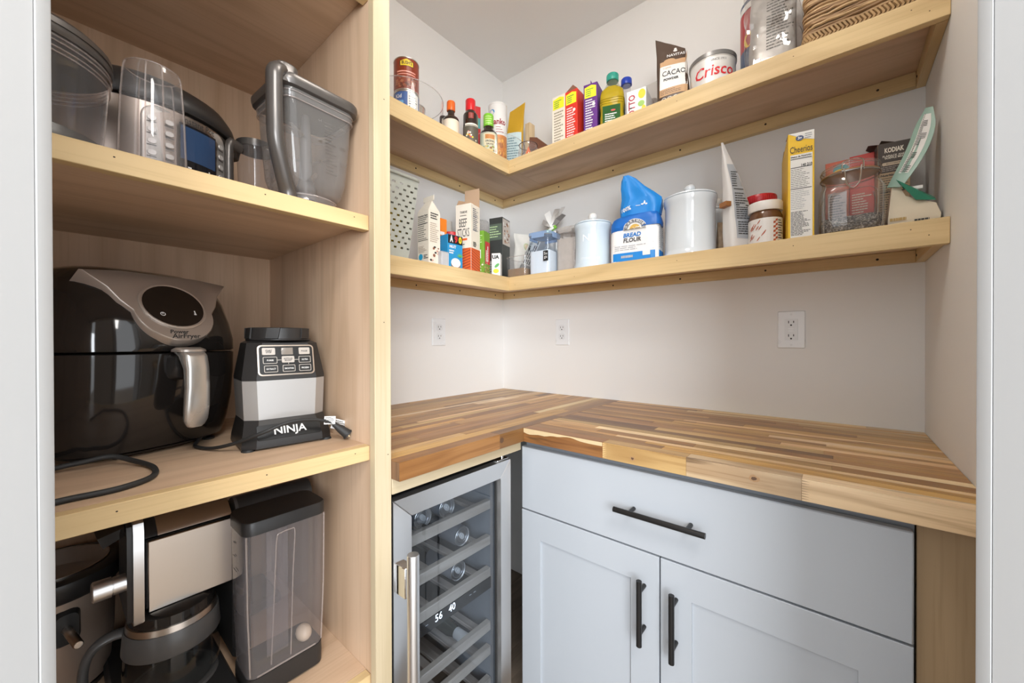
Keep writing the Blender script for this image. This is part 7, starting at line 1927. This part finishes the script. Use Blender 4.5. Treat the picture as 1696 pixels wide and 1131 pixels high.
# standing lower half: wedge narrowing to the fold at its left
mb = MB(); mb.loft([[(0.030, -0.043, 0.0004), (0.030, 0.040, 0.0004), (-0.030, 0.040, 0.0004), (-0.030, -0.043, 0.0004)],
                    [(0.032, -0.043, 0.020), (0.032, 0.041, 0.022), (-0.028, 0.041, 0.022), (-0.028, -0.043, 0.020)],
                    [(0.026, -0.040, 0.050), (0.030, 0.034, 0.046), (-0.024, 0.034, 0.040), (-0.022, -0.040, 0.050)],
                    [(0.014, -0.036, 0.085), (0.016, -0.012, 0.075), (-0.010, -0.010, 0.075), (-0.010, -0.036, 0.085)],
                    [(0.003, -0.032, 0.118), (0.004, -0.026, 0.116), (-0.002, -0.026, 0.116), (-0.002, -0.032, 0.118)]])
lo = obj('pouch_body', mb, TPC, tp, angle=25)
mb = MB(); mb.add([(0.0325, -0.030, 0.112), (0.034, 0.002, 0.058), (0.0315, 0.034, 0.052), (0.020, 0.033, 0.062), (0.012, 0.0, 0.083), (0.010, -0.015, 0.094)], [(0, 1, 2, 3), (0, 3, 4, 5)])
obj('green_front', mb, TGR, tp, recalc=False)
fine(tp, face(0, (0.0335, 0, 0)), -0.040, -0.010, 0.024, 0.016, 1, mat('print_gold', (0.45, 0.30, 0.10), 0.5), 6, .8)
fine(tp, face(0, (0.0328, 0, 0)), 0.0, 0.036, 0.016, 0.006, 1, PRN, 3, .8)
# upper half: flat pouch leaning up to the right, edge curling
mb = MB()
rings = []
for k in range(13):
    s_ = k / 12
    cx = 0.012 - 0.020 * s_ + 0.004 * math.sin(s_ * 6)
    cy = -0.030 + 0.060 * s_ + 0.010 * math.sin(s_ * 3.2)
    cz = 0.100 + 0.175 * s_
    wd = (0.030 + 0.012 * math.sin(s_ * 3.0)) * (1 - 0.55 * max(0, s_ - .8) * 5)
    th = 0.0045 * (1 - s_ * .7)
    ax = Vector((0.55, 0.75, -0.30)).normalized()
    nx_ = Vector((0.80, -0.55, 0.10)).normalized()
    c_ = Vector((cx, cy, cz))
    rings.append([c_ - ax * wd * .5 + nx_ * th * .2, c_ + nx_ * th, c_ + ax * wd * .5 + nx_ * th * .2, c_ + ax * wd * .5 - nx_ * th * .2, c_ - nx_ * th, c_ - ax * wd * .5 - nx_ * th * .2])
mb.loft(rings); ut = obj('pouch_top', mb, TEA, tp, angle=60)
mb2 = MB(); mb3 = MB()
for k in range(2, 11):
    a, b2 = rings[k], rings[min(k + 1, 12)]
    P = lambda r, t_: (r[0].lerp(r[1], t_ * 2) if t_ < .5 else r[1].lerp(r[2], t_ * 2 - 1)) + Vector((0.80, -0.55, 0.10)).normalized() * 0.0010
    mb2.add([P(a, .28), P(a, .80), P(b2, .80), P(b2, .28)], [(0, 1, 2, 3)])
    for q in (.15, .4, .65, .9):
        off_ = Vector((0.80, -0.55, 0.10)).normalized() * .0005
        e0, e1 = a, b2
        p0 = [e.lerp(f, q) + off_ for e, f in ((P(a, .32), P(b2, .32)), (P(a, .32 + .4 * ((k * 7 % 5) / 5 + .2)), P(b2, .32 + .4 * ((k * 7 % 5) / 5 + .2))))]
        p1 = [e.lerp(f, q + .1) + off_ for e, f in ((P(a, .32), P(b2, .32)), (P(a, .32 + .4 * ((k * 7 % 5) / 5 + .2)), P(b2, .32 + .4 * ((k * 7 % 5) / 5 + .2))))]
        mb3.add([p0[0], p0[1], p1[1], p1[0]], [(0, 1, 2, 3)])
obj('nutrition_panel', mb2, WHITEC, tp, recalc=False)
obj('fine_print', mb3, PRN, tp, recalc=False)
mb = MB(); mb.box(0.010, 0.018, -0.010, 0.016, 0.086, 0.094, .001); obj('pouch_fold', mb, WHITEC, tp)

flush_texts()
